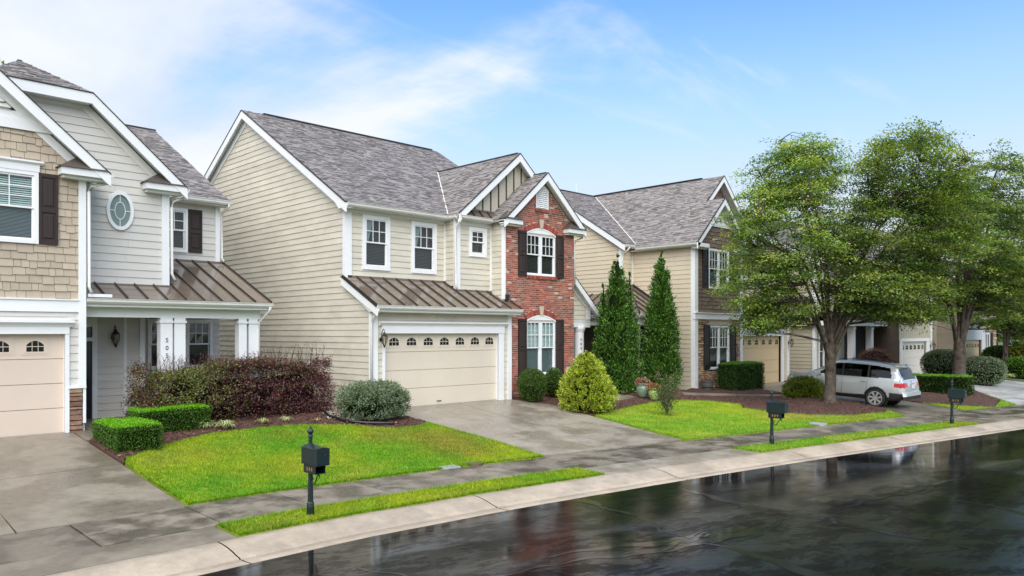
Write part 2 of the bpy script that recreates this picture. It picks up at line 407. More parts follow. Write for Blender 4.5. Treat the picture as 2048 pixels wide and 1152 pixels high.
def np_mesh(name, V, F, mats, parent=None, colors=None, smooth=False, origin=None, **k):
    """V (n,3) array, F (m,4) or (m,3) int array"""
    o0 = np.array(origin if origin is not None else org(parent), dtype=np.float64)
    me = bpy.data.meshes.new(name)
    F = np.ascontiguousarray(F, dtype=np.int32); nf, w = F.shape
    me.vertices.add(len(V)); me.vertices.foreach_set('co', np.ascontiguousarray(V - o0, dtype=np.float32).ravel())
    me.loops.add(nf * w); me.loops.foreach_set('vertex_index', F.ravel())
    me.polygons.add(nf); me.polygons.foreach_set('loop_start', np.arange(0, nf * w, w, dtype=np.int32))
    me.polygons.foreach_set('loop_total', np.full(nf, w, dtype=np.int32))
    me.update(calc_edges=True)
    for mm in (mats if isinstance(mats, (list, tuple)) else [mats]): me.materials.append(mm)
    if colors is not None:
        at = me.attributes.new('col', 'FLOAT_COLOR', 'FACE')
        at.data.foreach_set('color', np.c_[colors, np.ones(nf)].astype(np.float32).ravel())
    if smooth: me.polygons.foreach_set('use_smooth', [True] * nf)
    ob = bpy.data.objects.new(name, me); col.objects.link(ob)
    if parent: ob.parent = parent; ORG[ob.name] = tuple(o0)
    else: ob.location = tuple(o0); ORG[ob.name] = tuple(o0)
    return setp(ob, **k)

def text_mb(txt, size, fr_pt, ux, uz, depth_v, spacing=None, stack=False):
    """flat letters as geometry; fr_pt: origin (centre), ux/uz: unit vectors of the lettering"""
    mb = MB(); O, ux, uz, dv = Vector(fr_pt), Vector(ux), Vector(uz), Vector(depth_v)
    for i, ch in enumerate(txt):
        cu = bpy.data.curves.new('t', 'FONT'); cu.body = ch; cu.size = size; cu.align_x = 'CENTER'; cu.resolution_u = 3; cu.offset = size * .012
        ob = bpy.data.objects.new('t', cu); col.objects.link(ob)
        me = bpy.data.meshes.new_from_object(ob)
        sp = spacing or size * .62
        off = uz * (-(i - (len(txt) - 1) / 2) * sp) if stack else ux * ((i - (len(txt) - 1) / 2) * sp)
        pts = [O + off + ux * v.co.x + uz * (v.co.y - size * .35) + dv for v in me.vertices]
        mb.add(pts, [list(p.vertices) for p in me.polygons])
        bpy.data.objects.remove(ob); bpy.data.curves.remove(cu); bpy.data.meshes.remove(me)
    return mb

def span(poly, z):
    xs = []
    n = len(poly)
    for i in range(n):
        (a, za), (b, zb) = poly[i], poly[(i + 1) % n]
        if (za - z) * (zb - z) <= 0 and za != zb: xs.append(a + (b - a) * (z - za) / (zb - za))
    return (min(xs), max(xs)) if len(xs) > 1 else None

def strips(poly, holes, exp, z0=None, ztop=None, jit=None):
    """courses of a wall: quads (l0, r0, l1, r1, za, zb) with the openings left out"""
    zb0 = min(z for _, z in poly) if z0 is None else z0; zt = max(z for _, z in poly) if ztop is None else ztop
    k = 0; out = []
    while zb0 + k * exp < zt - .02:
        za = zb0 + k * exp; zb = min(za + exp, zt); k += 1
        A, B = span(poly, za + 1e-3), span(poly, zb - 1e-3)
        if A is None: continue
        if B is None: B = ((A[0] + A[1]) / 2,) * 2
        ivs = [(A[0], A[1], B[0], B[1])]
        for h0, h1, hz0, hz1 in holes:
            if min(zb, hz1) - max(za, hz0) > .5 * (zb - za):
                nv = []
                for l0, r0, l1, r1 in ivs:
                    if h1 <= min(l0, l1) or h0 >= max(r0, r1): nv.append((l0, r0, l1, r1)); continue
                    if h0 > min(l0, l1) + .01: nv.append((min(l0, h0), h0, min(l1, h0), h0))
                    if h1 < max(r0, r1) - .01: nv.append((h1, max(r0, h1), h1, max(r1, h1)))
                ivs = nv
        for iv in ivs:
            if iv[1] - iv[0] > .012 or iv[3] - iv[2] > .012: out.append((*iv, za, zb))
    return out

def lap(parent, fr, poly, holes, m, exp=.205, z0=None):
    cut = []
    for l0, r0, l1, r1, za, zb in strips(poly, holes, exp, z0):      # butt joints every board length
        x = min(l0, l1) + R.uniform(.9, 3.66)
        a0, a1 = l0, l1
        while x < min(r0, r1) - .5:
            if x > max(a0, a1) + .3: cut.append((a0, x - .0015, a1, x - .0015, za, zb)); a0 = a1 = x + .0015
            x += 3.66
        cut.append((a0, r0, a1, r1, za, zb))
    for l0, r0, l1, r1, za, zb in cut:
        t = .023 + R.uniform(-.001, .001)
        prof0 = [fr.p(l0, za, -.03), fr.p(l0, za, t), fr.p(l1, zb + .004, .004), fr.p(l1, zb + .004, -.03)]
        prof1 = [fr.p(r0, za, -.03), fr.p(r0, za, t), fr.p(r1, zb + .004, .004), fr.p(r1, zb + .004, -.03)]
        MB().loft(prof0, prof1).build('siding_board', m, parent, fix=True)

def shakes(parent, fr, poly, holes, m, exp=.184, wmin=.13, wmax=.34, stag=.022):
    for l0, r0, l1, r1, za, zb in strips(poly, holes, exp):
        x = min(l0, l1) - R.uniform(0, .2); r_ = max(r0, r1)
        while x < r_ - .005:
            w = R.uniform(wmin, wmax); a, b = x + .004, x + w - .004; x += w
            lo = za - R.choice([0, 0, stag, -stag * .5]); t = .026 + R.uniform(-.004, .005)
            a0, b0 = max(a, l0), min(b, r0); a1, b1 = max(a, l1), min(b, r1)
            if b0 - a0 < .012 and b1 - a1 < .012: continue
            if b0 < a0: a0 = b0 = (a1 + b1) / 2
            if b1 < a1: a1 = b1 = min(max((a0 + b0) / 2, l1), r1)
            MB().loft([fr.p(a0, lo, -.02), fr.p(a0, lo, t), fr.p(a1, zb + .01, .004), fr.p(a1, zb + .01, -.02)],
                      [fr.p(b0, lo, -.02), fr.p(b0, lo, t), fr.p(b1, zb + .01, .004), fr.p(b1, zb + .01, -.02)]).build('shake', m, parent)

def stones(parent, fr, s0, s1, z0, z1, m, holes=(), hmin=.06, hmax=.13, wmin=.14, wmax=.42):
    z = z0
    while z < z1 - .02:
        h = min(R.uniform(hmin, hmax), z1 - z)
        x = s0
        while x < s1 - .01:
            w = R.uniform(wmin, wmax); w = min(w, s1 - x)
            if s1 - x - w < wmin * .6: w = s1 - x
            a, b, lo, hi = x + .006, x + w - .006, z + .005, z + h - .005; x += w
            if any(min(b, h1) - max(a, h0) > 0 and min(hi, k1) - max(lo, k0) > 0 for h0, h1, k0, k1 in holes):
                segs = []
                for h0, h1, k0, k1 in holes:
                    if min(hi, k1) - max(lo, k0) > 0:
                        if a < h0 < b: segs.append((a, h0))
                        if a < h1 < b: segs.append((h1, b))
            else: segs = [(a, b)]
            for a, b in segs:
                if b - a < .02: continue
                t = R.uniform(.015, .06); e = min(.012, (b - a) * .2)
                J = lambda v: v + R.uniform(-.006, .006)
                MB().loft([fr.p(a, lo, -.03), fr.p(b, lo, -.03), fr.p(b, hi, -.03), fr.p(a, hi, -.03)],
                          [fr.p(J(a + e), J(lo + .008), t), fr.p(J(b - e), J(lo + .008), t + R.uniform(-.01, .01)), fr.p(J(b - e), J(hi - .008), t), fr.p(J(a + e), J(hi - .008), t)]).build('stone', m, parent)
        z += h

# ---- roof plane: eave point, along-eave unit vector, up-slope unit vector; polygon in (along, up) metres
SH = [(.225, .205, .20), (.195, .18, .18), (.165, .155, .16), (.245, .225, .22), (.205, .19, .195), (.14, .127, .127), (.22, .195, .18), (.235, .22, .22)]
def shingle_plane(parent, e0, along, up, poly, dark=1., deckname='roof_deck'):
    e0, along, up = Vector(e0), Vector(along).normalized(), Vector(up).normalized()
    nrm = along.cross(up)
    if nrm.z < 0: nrm = -nrm
    P = lambda a, b, h=0: e0 + along * a + up * b + nrm * h
    MB().loft([P(a, b, -.09) for a, b in poly], [P(a, b, -.008) for a, b in poly]).build(deckname, M['trim2'], parent)
    mb = MB(); ex = .145
    vmin, vmax = min(b for _, b in poly), max(b for _, b in poly)
    k = 0
    while vmin + k * ex < vmax - .01:
        va = vmin + k * ex; vb = min(va + ex + .03, vmax); k += 1
        A = span(poly, va + 1e-3); B = span(poly, min(va + ex, vmax) - 1e-3)
        if A is None: continue
        if B is None: B = ((A[0] + A[1]) / 2,) * 2
        x = min(A[0], B[0]) - R.uniform(0, .3); xr = max(A[1], B[1])
        while x < xr:
            w = R.choice([.11, .16, .2, .26, .33]); a, b = x, x + w; x += w
            a0, b0, a1, b1 = max(a, A[0]), min(b, A[1]), max(a, B[0]), min(b, B[1])
            if b0 - a0 < .01 and b1 - a1 < .01: continue
            if b0 < a0: a0 = b0 = min(max(a0, A[0]), A[1])
            if b1 < a1: a1 = b1 = min(max(a1, B[0]), B[1])
            h = R.choice([.006, .020, .030]); c = R.choice(SH); q = R.uniform(.85, 1.12) * dark
            c = tuple(i * q for i in c)
            pts = [P(a0, va, h), P(b0, va, h), P(b1, vb, .004), P(a1, vb, .004), P(a0, va, -.008), P(b0, va, -.008), P(b1, vb, -.008), P(a1, vb, -.008)]
            mb.add(pts, [[0, 1, 2, 3], [0, 4, 5, 1], [0, 3, 7, 4], [1, 5, 6, 2]], c)
    mb.build('shingles', M['shingle'], parent, fix=False, kind='stuff')
    return P

def metal_plane(parent, e0, along, up, length_of, a0, a1, pitch=.5):
    """standing seam roof: every pan and every seam a piece; length_of(a) = (low, high) extent up the slope"""
    e0, along, up = Vector(e0), Vector(along).normalized(), Vector(up).normalized()
    nrm = along.cross(up)
    if nrm.z < 0: nrm = -nrm
    P = lambda a, b, h=0: e0 + along * a + up * b + nrm * h
    n = max(1, round((a1 - a0) / pitch)); st = (a1 - a0) / n
    for i in range(n):
        a, b = a0 + i * st, a0 + (i + 1) * st
        la, lb = length_of(a + .001), length_of(b - .001)
        if la[1] - la[0] < .02 and lb[1] - lb[0] < .02: continue
        q = R.uniform(-.0015, .0015)
        MB().loft([P(a, la[0], -.05), P(b, lb[0], -.05), P(b, lb[1], -.05), P(a, la[1], -.05)],
                  [P(a, la[0], q), P(b, lb[0], -q), P(b, lb[1], q), P(a, la[1], 0)]).build('roof_pan', M['metalroof'], parent)
    for i in range(n + 1):
        a = a0 + i * st; l_ = length_of(min(max(a, a0 + .002), a1 - .002))
        if l_[1] - l_[0] < .05: continue
        w = .014
        MB().loft([P(a - w, l_[0] - .01, 0), P(a + w, l_[0] - .01, 0), P(a + w, l_[0] - .01, .045), P(a - w, l_[0] - .01, .045)],
                  [P(a - w, l_[1], 0), P(a + w, l_[1], 0), P(a + w, l_[1], .045), P(a - w, l_[1], .045)]).build('roof_seam', M['seam'], parent)

GUT = [(0, 0), (.06, 0), (.10, .05), (.105, .115), (.125, .12), (.125, .132), (.09, .132), (.085, .10), (.07, .05), (.02, .02), (0, .02)]
def gutter(parent, fr, s0, s1, z, d=0.):
    MB().sweep(fr, [(d + a, z + b) for a, b in GUT], s0, s1).build('gutter', M['trim2'], parent)
def downspout(parent, pts, m=None):
    MB().tube(pts, .042, 6).build('downspout', m or M['trim2'], parent, smooth=True)

def rake(parent, fr, p0, p1, h, d0, d1, m=None, name='rake_board', black=True):
    """sloping fascia under a roof edge, in a wall frame; p0/p1 are the top ends"""
    mb = MB(); mb.ext(fr, [p0, p1, (p1[0], p1[1] - h), (p0[0], p0[1] - h)], d0, d1)
    mb.build(name, m or M['trim'], parent)
    if black:
        MB().ext(fr, [(p0[0], p0[1] + .028), (p1[0], p1[1] + .028), (p1[0], p1[1] + .002), (p0[0], p0[1] + .002)], d0 - .03, d1 + .022).build('drip_edge', M['drip'], parent)

def slats(fr, s0, s1, z0, z1, d, pitch=.05):
    mb = MB(); z = z0
    while z < z1 - .01:
        mb.poly([fr.p(s0, z, d), fr.p(s1, z, d), fr.p(s1, z + pitch * .72, d - .028), fr.p(s0, z + pitch * .72, d - .028)]); z += pitch
    return mb

def sash(win, fr, a, b, lo, hi, grid, w=.045, d=.0):
    mb = MB()
    mb.rect(fr, a, a + w, lo, hi, d - .03, d + .012); mb.rect(fr, b - w, b, lo, hi, d - .03, d + .012)
    mb.rect(fr, a + w, b - w, lo, lo + w, d - .03, d + .012); mb.rect(fr, a + w, b - w, hi - w, hi, d - .03, d + .012)
    mb.build('sash', M['trim'], win)
    a, b, lo, hi = a + w, b - w, lo + w, hi - w
    nx, ny = grid; t = .011
    for i in range(1, nx):
        x = a + (b - a) * i / nx; MB().rect(fr, x - t, x + t, lo, hi, d - .018, d + .006).build('muntin', M['trim'], win)
    for j in range(1, ny):
        z = lo + (hi - lo) * j / ny
        for i in range(nx):
            xa = a + (b - a) * i / nx + (t if i else 0); xb = a + (b - a) * (i + 1) / nx - (t if i < nx - 1 else 0)
            MB().rect(fr, xa, xb, z - t, z + t, d - .018, d + .006).build('muntin', M['trim'], win)
    for i in range(nx):
        for j in range(ny):
            xa, xb = a + (b - a) * i / nx, a + (b - a) * (i + 1) / nx; za, zb = lo + (hi - lo) * j / ny, lo + (hi - lo) * (j + 1) / ny
            q = R.uniform(-.002, .002)
            MB().poly([fr.p(xa, za, d - .012 + q), fr.p(xb, za, d - .012 - q), fr.p(xb, zb, d - .012 + q * .5), fr.p(xa, zb, d - .012)]).build('pane', M['glass'], win, fix=False)

def window(parent, fr, s0, s1, z0, z1, n=1, grid=(3, 2), cas=.10, up='blindd', low='blindd', mull=.07, proud=.05, low_grid=(1, 1), casing_bottom=None):
    """double-hung window; the four numbers are the outer edges of the casing. Returns the opening for the wall."""
    cb = cas if casing_bottom is None else casing_bottom
    mb = MB()
    mb.rect(fr, s0, s0 + cas, z0, z1, -.02, proud); mb.rect(fr, s1 - cas, s1, z0, z1, -.02, proud)
    mb.rect(fr, s0 + cas, s1 - cas, z1 - cas, z1, -.02, proud); mb.rect(fr, s0 + cas, s1 - cas, z0, z0 + cb, -.02, proud + .012)
    a, b = s0 + cas, s1 - cas; lo, hi = z0 + cb, z1 - cas
    wd = (b - a - (n - 1) * mull) / n
    for i in range(1, n): mb.rect(fr, a + i * wd + (i - 1) * mull, a + i * (wd + mull), lo, hi, -.04, proud - .01)
    win = mb.build('window', M['trim'], parent)
    mid = (lo + hi) / 2
    for i in range(n):
        x0 = a + i * (wd + mull); x1 = x0 + wd
        sash(win, fr, x0, x1, mid - .02, hi, grid, d=.012); sash(win, fr, x0, x1, lo, mid + .02, low_grid, d=-.016)
        for kind, zz0, zz1 in ((low, lo, mid), (up, mid, hi)):
            if kind in ('blindd', 'blind', 'blindw'):
                slats(fr, x0, x1, zz0, zz1, -.045).build('blind', M[kind], win, fix=False)
            elif kind == 'blindg': slats(fr, x0, x1, zz0, zz1, -.045, .032).build('blind', M['blindg'], win, fix=False)
            elif kind == 'curtain':
                slats(fr, x0, x1, zz0, zz1, -.09).build('blind', M['blindd'], win, fix=False)
                sgn = R.choice([0, 1]); wq = (x1 - x0) * .42
                e = [fr.p(x0, zz0, -.05), fr.p(x0 + wq * .4, zz0, -.05), fr.p(x0 + wq, zz1, -.05), fr.p(x0, zz1, -.05)]
                MB().poly(e).build('curtain', M['curtain'], win, fix=False)
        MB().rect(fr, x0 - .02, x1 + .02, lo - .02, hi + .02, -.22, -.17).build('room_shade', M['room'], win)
    return (a - .03, b + .03, lo - .03, hi + .03)

def shutter(parent, fr, s0, s1, z0, z1, m='shutter'):
    mb = MB(); w = .055; mid = z0 + (z1 - z0) * .48
    mb.rect(fr, s0, s0 + w, z0, z1, .0, .068); mb.rect(fr, s1 - w, s1, z0, z1, .0, .068)
    for za, zb in ((z0, z0 + .09), (mid - .05, mid + .05), (z1 - .09, z1)): mb.rect(fr, s0 + w, s1 - w, za, zb, .0, .066)
    mb.rect(fr, s0 + .01, s1 - .01, z0 + .01, z1 - .01, 0, .044)
    sh = mb.build('shutter', M[m], parent)
    for za, zb in ((z0 + .13, mid - .09), (mid + .09, z1 - .13)):
        x0, x1 = s0 + w + .03, s1 - w - .03
        MB().loft([fr.p(x0, za, .04), fr.p(x1, za, .04), fr.p(x1, zb, .04), fr.p(x0, zb, .04)],
                  [fr.p(x0 + .025, za + .03, .061), fr.p(x1 - .025, za + .03, .061), fr.p(x1 - .025, zb - .03, .061), fr.p(x0 + .025, zb - .03, .061)]).build('panel', M[m], sh)

def garage_door(parent, fr, s0, s1, z0, z1, m, nwin, wz=(2.77, 3.03), ww=.40, first=None, pitch=None):
    h = (z1 - z0) / 4; d = -.12
    root = MB().rect(fr, s0 - .02, s1 + .02, z0 - .03, z1 + .02, d - .06, d - .035).build('garage_door', M['gdoor4'] if m == 'gdoor4' else M[m], parent)
    for k in range(4):
        MB().loft([fr.p(s0, z0 + k * h + .004, d - .03), fr.p(s1, z0 + k * h + .004, d - .03), fr.p(s1, z0 + (k + 1) * h - .004, d - .03), fr.p(s0, z0 + (k + 1) * h - .004, d - .03)],
                  [fr.p(s0, z0 + k * h + .009, d), fr.p(s1, z0 + k * h + .009, d), fr.p(s1, z0 + (k + 1) * h - .006, d), fr.p(s0, z0 + (k + 1) * h - .006, d)]).build('door_section', M[m], root)
    MB().rect(fr, s0, s1, z0 - .03, z0 + .004, d - .03, d - .004).build('bottom_seal', M['gdoor4'], root)
    pitch = pitch or (s1 - s0) / nwin; first = first if first is not None else s0 + pitch / 2
    for i in range(nwin):
        c = first + i * pitch
        if c + ww / 2 > s1 - .03: break
        mb = MB(); za, zb = wz
        mb.rect(fr, c - ww / 2 - .1, c + ww / 2 + .1, za - .085, zb + .075, d - .01, d + .008)
        mb.rect(fr, c - ww / 2 - .04, c + ww / 2 + .04, za - .04, zb + .035, d - .01, d + .016)
        zm = za + (zb - za) * .47; t = .013
        def top(x): return zb - (zb - zm) * .78 * ((x - c) / (ww / 2)) ** 2
        for j in range(3):
            xa, xb = c - ww / 2 + ww * j / 3 + t * .6, c - ww / 2 + ww * (j + 1) / 3 - t * .6
            mb.rect(fr, xa, xb, za, zm - t * .7, d + .008, d + .0185, m=1)
            xs = [xa + (xb - xa) * q / 4 for q in range(5)]
            mb.ext(fr, [(xa, zm + t * .7), (xb, zm + t * .7)] + [(x, max(top(x), zm + t * .8)) for x in xs[::-1]], d + .008, d + .0185, m=1)
        mb.build('door_window', [M[m], M['dark']], root)
    return root

def lantern(parent, x, y, z, s=1.):
    """wall carriage lamp; its back plate is against the wall at y"""
    c = (x, y - .17 * s)
    mb = MB()
    mb.tube([(x, y, z + .0), (x, y - .03, z)], .06 * s, 10)
    mb.tube([(x, y - .02, z), (x, y - .06 * s, z + .22 * s), (x, y - .12 * s, z + .30 * s), (x, y - .17 * s, z + .26 * s), (x, y - .17 * s, z + .20 * s)], .011 * s, 6)
    mb.lathe(c[0], c[1], [(.012 * s, z + .22 * s), (.03 * s, z + .19 * s), (.05 * s, z + .15 * s), (.095 * s, z + .10 * s), (.10 * s, z + .085 * s), (.02, z + .08 * s)], 8)
    for k in range(6):
        a = 2 * math.pi * (k + .5) / 6
        mb.tube([(c[0] + .092 * s * math.cos(a), c[1] + .092 * s * math.sin(a), z + .09 * s), (c[0] + .075 * s * math.cos(a), c[1] + .075 * s * math.sin(a), z - .08 * s), (c[0] + .03 * s * math.cos(a), c[1] + .03 * s * math.sin(a), z - .17 * s)], .007 * s, 4)
    mb.lathe(c[0], c[1], [(.035 * s, z - .16 * s), (.03 * s, z - .19 * s), (.008, z - .24 * s)], 8)
    o = mb.build('wall_lantern', M['brass'], parent)
    MB().lathe(c[0], c[1], [(.085 * s, z + .085 * s), (.068 * s, z - .07 * s), (.03 * s, z - .16 * s)], 6).build('lamp_glass', M['lglass'], o)
    MB().lathe(c[0], c[1], [(.012, z - .1 * s), (.012, z - .0 * s), (.02, z + .02), (.004, z + .06)], 6).build('candle_bulb', M['gdoor4'], o)

def eave_return(parent, fr, s0, s1, z, d0, d1, roof=True, hgt=.17):
    """boxed cornice return at the foot of a gable, with its little shingled cap"""
    MB().rect(fr, s0, s1, z, z + hgt, d0, d1).rect(fr, s0 + .06, s1 - .02, z - .07, z, d0, d1 - .12).build('eave_return', M['trim'], parent)
    if roof:
        t = z + hgt
        MB().loft([fr.p(s0 - .06, t + .002, d1 + .05), fr.p(s1, t + .002, d1 + .05), fr.p(s1, t + .002, d0), fr.p(s0 - .06, t + .002, d0)],
                  [fr.p((s0 + s1) / 2 - .06, t + .36, d0 + .05), fr.p((s0 + s1) / 2 + .06, t + .36, d0 + .05), fr.p((s0 + s1) / 2 + .06, t + .36, d0), fr.p((s0 + s1) / 2 - .06, t + .36, d0)],
                  c=(.075, .058, .050)).build('return_roof', M['shingle'], parent)
# ------------------------------------------------------------------ lie of the land
CXs = [-80, -10, 4, 7, 10.3, 12.3, 15.4, 20.1, 31, 45, 70, 120, 200]
CYs = [10.4, 10.4, 10.4, 10.42, 10.12, 9.83, 9.35, 8.46, 6.25, 3.1, -3.2, -17, -42]
def yc(x): return np.interp(x, CXs, CYs)                      # edge of the asphalt
def yh(x): return np.interp(x, [5, 8, 13, 22, 30, 34, 45, 60, 90], [21.05, 21.0, 20.2, 20.3, 18.6, 18.7, 18.0, 16.8, 14])
def fl(x): return np.interp(x, [28, 34, 60], [.74, .6, .55])
def g(x, y):
    x = np.asarray(x, float); y = np.asarray(y, float)
    s = y - yc(x); ys = yc(x) + 3.6
    t = np.clip((y - ys) / (yh(x) - ys), 0, 1)
    up = .05 + (fl(x) - .05) * (.55 * t + .45 * t * t)
    lo = np.interp(s, [0, .3, 1.08, 1.95, 3.6], [-.1, -.1, 0, .02, .05])
    mound = .22 * np.exp(-((x - 31.0) ** 2 / 2.2 + (y - 12.9) ** 2 / 2.6)) + .12 * np.exp(-((x - 46.5) ** 2 / 3 + (y - 12.2) ** 2 / 3))
    return np.where(s > 3.6, up, lo) + np.where(s > 3.9, mound, 0)
def G(x, y): return float(g(x, y))

def drape(name, poly, dz, m, parent=None, step=.5, skirt=.12, fn=None, **k):
    bm = bmesh.new()
    vs_ = [bm.verts.new((x, y, 0)) for x, y in poly]; f_ = bm.faces.new(vs_); f_.normal_update()
    if f_.normal.z < 0: f_.normal_flip()
    bmesh.ops.triangulate(bm, faces=bm.faces[:])
    xs = [p[0] for p in poly]; ys = [p[1] for p in poly]
    for ax, (lo, hi) in ((0, (min(xs), max(xs))), (1, (min(ys), max(ys)))):
        q = math.ceil(lo / step) * step
        while q < hi:
            co = [0, 0, 0]; co[ax] = q; no = [0, 0, 0]; no[ax] = 1
            bmesh.ops.bisect_plane(bm, geom=bm.verts[:] + bm.edges[:] + bm.faces[:], plane_co=co, plane_no=no, dist=1e-4)
            q += step
    for v in bm.verts:
        v.co.z = G(v.co.x, v.co.y) + dz + (fn(v.co.x, v.co.y) if fn else 0)
    bmesh.ops.recalc_face_normals(bm, faces=bm.faces)
    if bm.faces[0].normal.z < 0: bmesh.ops.reverse_faces(bm, faces=bm.faces)
    if skirt:
        be = [e for e in bm.edges if e.is_boundary]
        ex = bmesh.ops.extrude_edge_only(bm, edges=be)
        for v in [q for q in ex['geom'] if isinstance(q, bmesh.types.BMVert)]: v.co.z -= skirt
    o0 = org(parent) if parent else (0, 0, 0)
    for v in bm.verts: v.co -= Vector(o0)
    me = bpy.data.meshes.new(name); bm.to_mesh(me); bm.free(); me.materials.append(m)
    ob = bpy.data.objects.new(name, me); col.objects.link(ob)
    if parent: ob.parent = parent; ORG[ob.name] = o0
    else: ORG[ob.name] = (0, 0, 0)
    return setp(ob, **k)

# base terrain: one sheet to the horizon, under everything
gx = np.unique(np.r_[np.linspace(-1200, -40, 14), np.arange(-40, 110, 1.0), np.linspace(110, 1500, 16)])
gy = np.unique(np.r_[np.linspace(-900, -30, 10), np.arange(-30, 70, .6), np.linspace(70, 1500, 16)])
GX, GY = np.meshgrid(gx, gy, indexing='ij')
s_ = GY - yc(GX)
GZ = np.where(s_ < 1.2, -.45, g(GX, GY) - .10)
GZ = np.where(s_ < -11.5, -.06, GZ)
nx_, ny_ = len(gx), len(gy)
idx = np.arange(nx_ * ny_).reshape(nx_, ny_)
np_mesh('ground', np.c_[GX.ravel(), GY.ravel(), GZ.ravel()], np.stack([idx[:-1, :-1], idx[1:, :-1], idx[1:, 1:], idx[:-1, 1:]], -1).reshape(-1, 4), M['ground'], smooth=True, kind='structure')

# road: a gently crowned sheet
rx = np.r_[np.linspace(-80, -4, 30), np.arange(-3, 60, .5), np.linspace(60, 200, 40)]
rt_ = np.linspace(0, 10.6, 28)
RX, RT = np.meshgrid(rx, rt_, indexing='ij')
RY = yc(RX) + .02 - RT
RZ = -.104 + .05 * np.sin(np.pi * RT / 10.6)
idx = np.arange(RX.size).reshape(RX.shape)
np_mesh('road', np.c_[RX.ravel(), RY.ravel(), RZ.ravel()], np.stack([idx[:-1, :-1], idx[:-1, 1:], idx[1:, 1:], idx[1:, :-1]], -1).reshape(-1, 4), M['asphalt'], smooth=True, kind='structure')

def curve_strip(x0, x1, o0, o1, step=.5):
    xs = list(np.arange(x0, x1, step)) + [x1]
    return [(x, float(yc(x)) + o0) for x in xs] + [(x, float(yc(x)) + o1) for x in reversed(xs)]

def snoise(x, y, f, seed):
    q = np.random.default_rng(seed); v = np.zeros_like(x)
    for i in range(7):
        a = q.uniform(0, 6.28); k = f * q.uniform(.5, 1.9); v += np.sin((x * math.cos(a) + y * math.sin(a)) * k + q.uniform(0, 6.28)) / 7
    return v
# rivulets of rain water running along the seams of the asphalt
def roadz(x, y): return -.104 + .05 * math.sin(math.pi * min(max((float(yc(x)) + .02 - y) / 10.6, 0), 1))
def crack(pts, w=.15, h=.010):
    """a rivulet along a seam: a narrow choppy strip of running water"""
    P = [Vector((x, y, 0)) for x, y in pts]; fine = []
    for a, b in zip(P, P[1:]):
        n = max(2, int((b - a).length / .05)); fine += [a.lerp(b, i / n) for i in range(n)]
    fine.append(P[-1]); n = len(fine); m_ = 15; ph = R.uniform(0, 9)
    ii, jj = np.meshgrid(np.arange(n), np.arange(m_), indexing='ij')
    chop = snoise(ii * .55 + ph, jj * 1.5, 1., 61) + .8 * snoise(ii * 1.1 + ph, jj * 2.2, 1., 67)
    win = np.sin(np.pi * jj / (m_ - 1)) ** 1.5 * (.12 + .88 * np.clip(.15 + 1.8 * snoise(ii * .09 + ph, jj * 0., 1., 63), 0, 1))
    win *= np.clip(np.minimum(ii, n - 1 - ii) / 12., 0, 1)
    H = np.clip(chop, -.3, 1) * win * h
    V = []
    for i, p in enumerate(fine):
        t = (fine[min(i + 1, n - 1)] - fine[max(i - 1, 0)]).normalized(); nn = Vector((-t.y, t.x, 0))
        p = p + nn * (.06 * math.sin(i * .13 + ph) + .035 * math.sin(i * .37 + ph * 2))
        ww = w * (.55 + .45 * math.sin(i * .05 + ph))
        for j in range(m_):
            q = p + nn * ((j / (m_ - 1) * 2 - 1) * ww); V.append((q.x, q.y, roadz(q.x, q.y) + .0035 + max(H[i, j], -.0025)))
    k = np.arange(n * m_).reshape(n, m_)
    return np.array(V), np.stack([k[:-1, :-1], k[:-1, 1:], k[1:, 1:], k[1:, :-1]], -1).reshape(-1, 4)
for pts in ([(6.9, 7.55), (7.9, 7.2), (9.04, 6.84), (10.73, 6.26), (12.77, 6.08), (13.9, 5.84), (16.64, 5.51), (20.86, 4.82), (22.34, 4.51), (30, 2.6)],
            [(13.93, 9.59), (13.65, 8.34), (13.39, 7.2), (13.15, 6.26), (13.28, 5.58), (13.11, 4.88), (13.0, 3.2)],
            [(11.6, 9.78), (11.5, 9.2), (11.2, 8.1), (10.56, 7.15), (10.54, 6.37), (10.43, 5.61), (10.27, 5.21), (10.0, 3.6)],
            [(17.0, 5.4), (16.78, 4.97), (16.5, 4.12), (16.26, 3.28), (16.0, 1.5)],
            [(6.04, 9.11), (6.2, 8.43), (6.1, 7.4)], [(8.2, 7.6), (10.2, 6.75), (11.8, 6.3)]):
    V, F = crack(pts)
    np_mesh('rivulet', V, F, M['rivulet'], smooth=True, kind='structure')

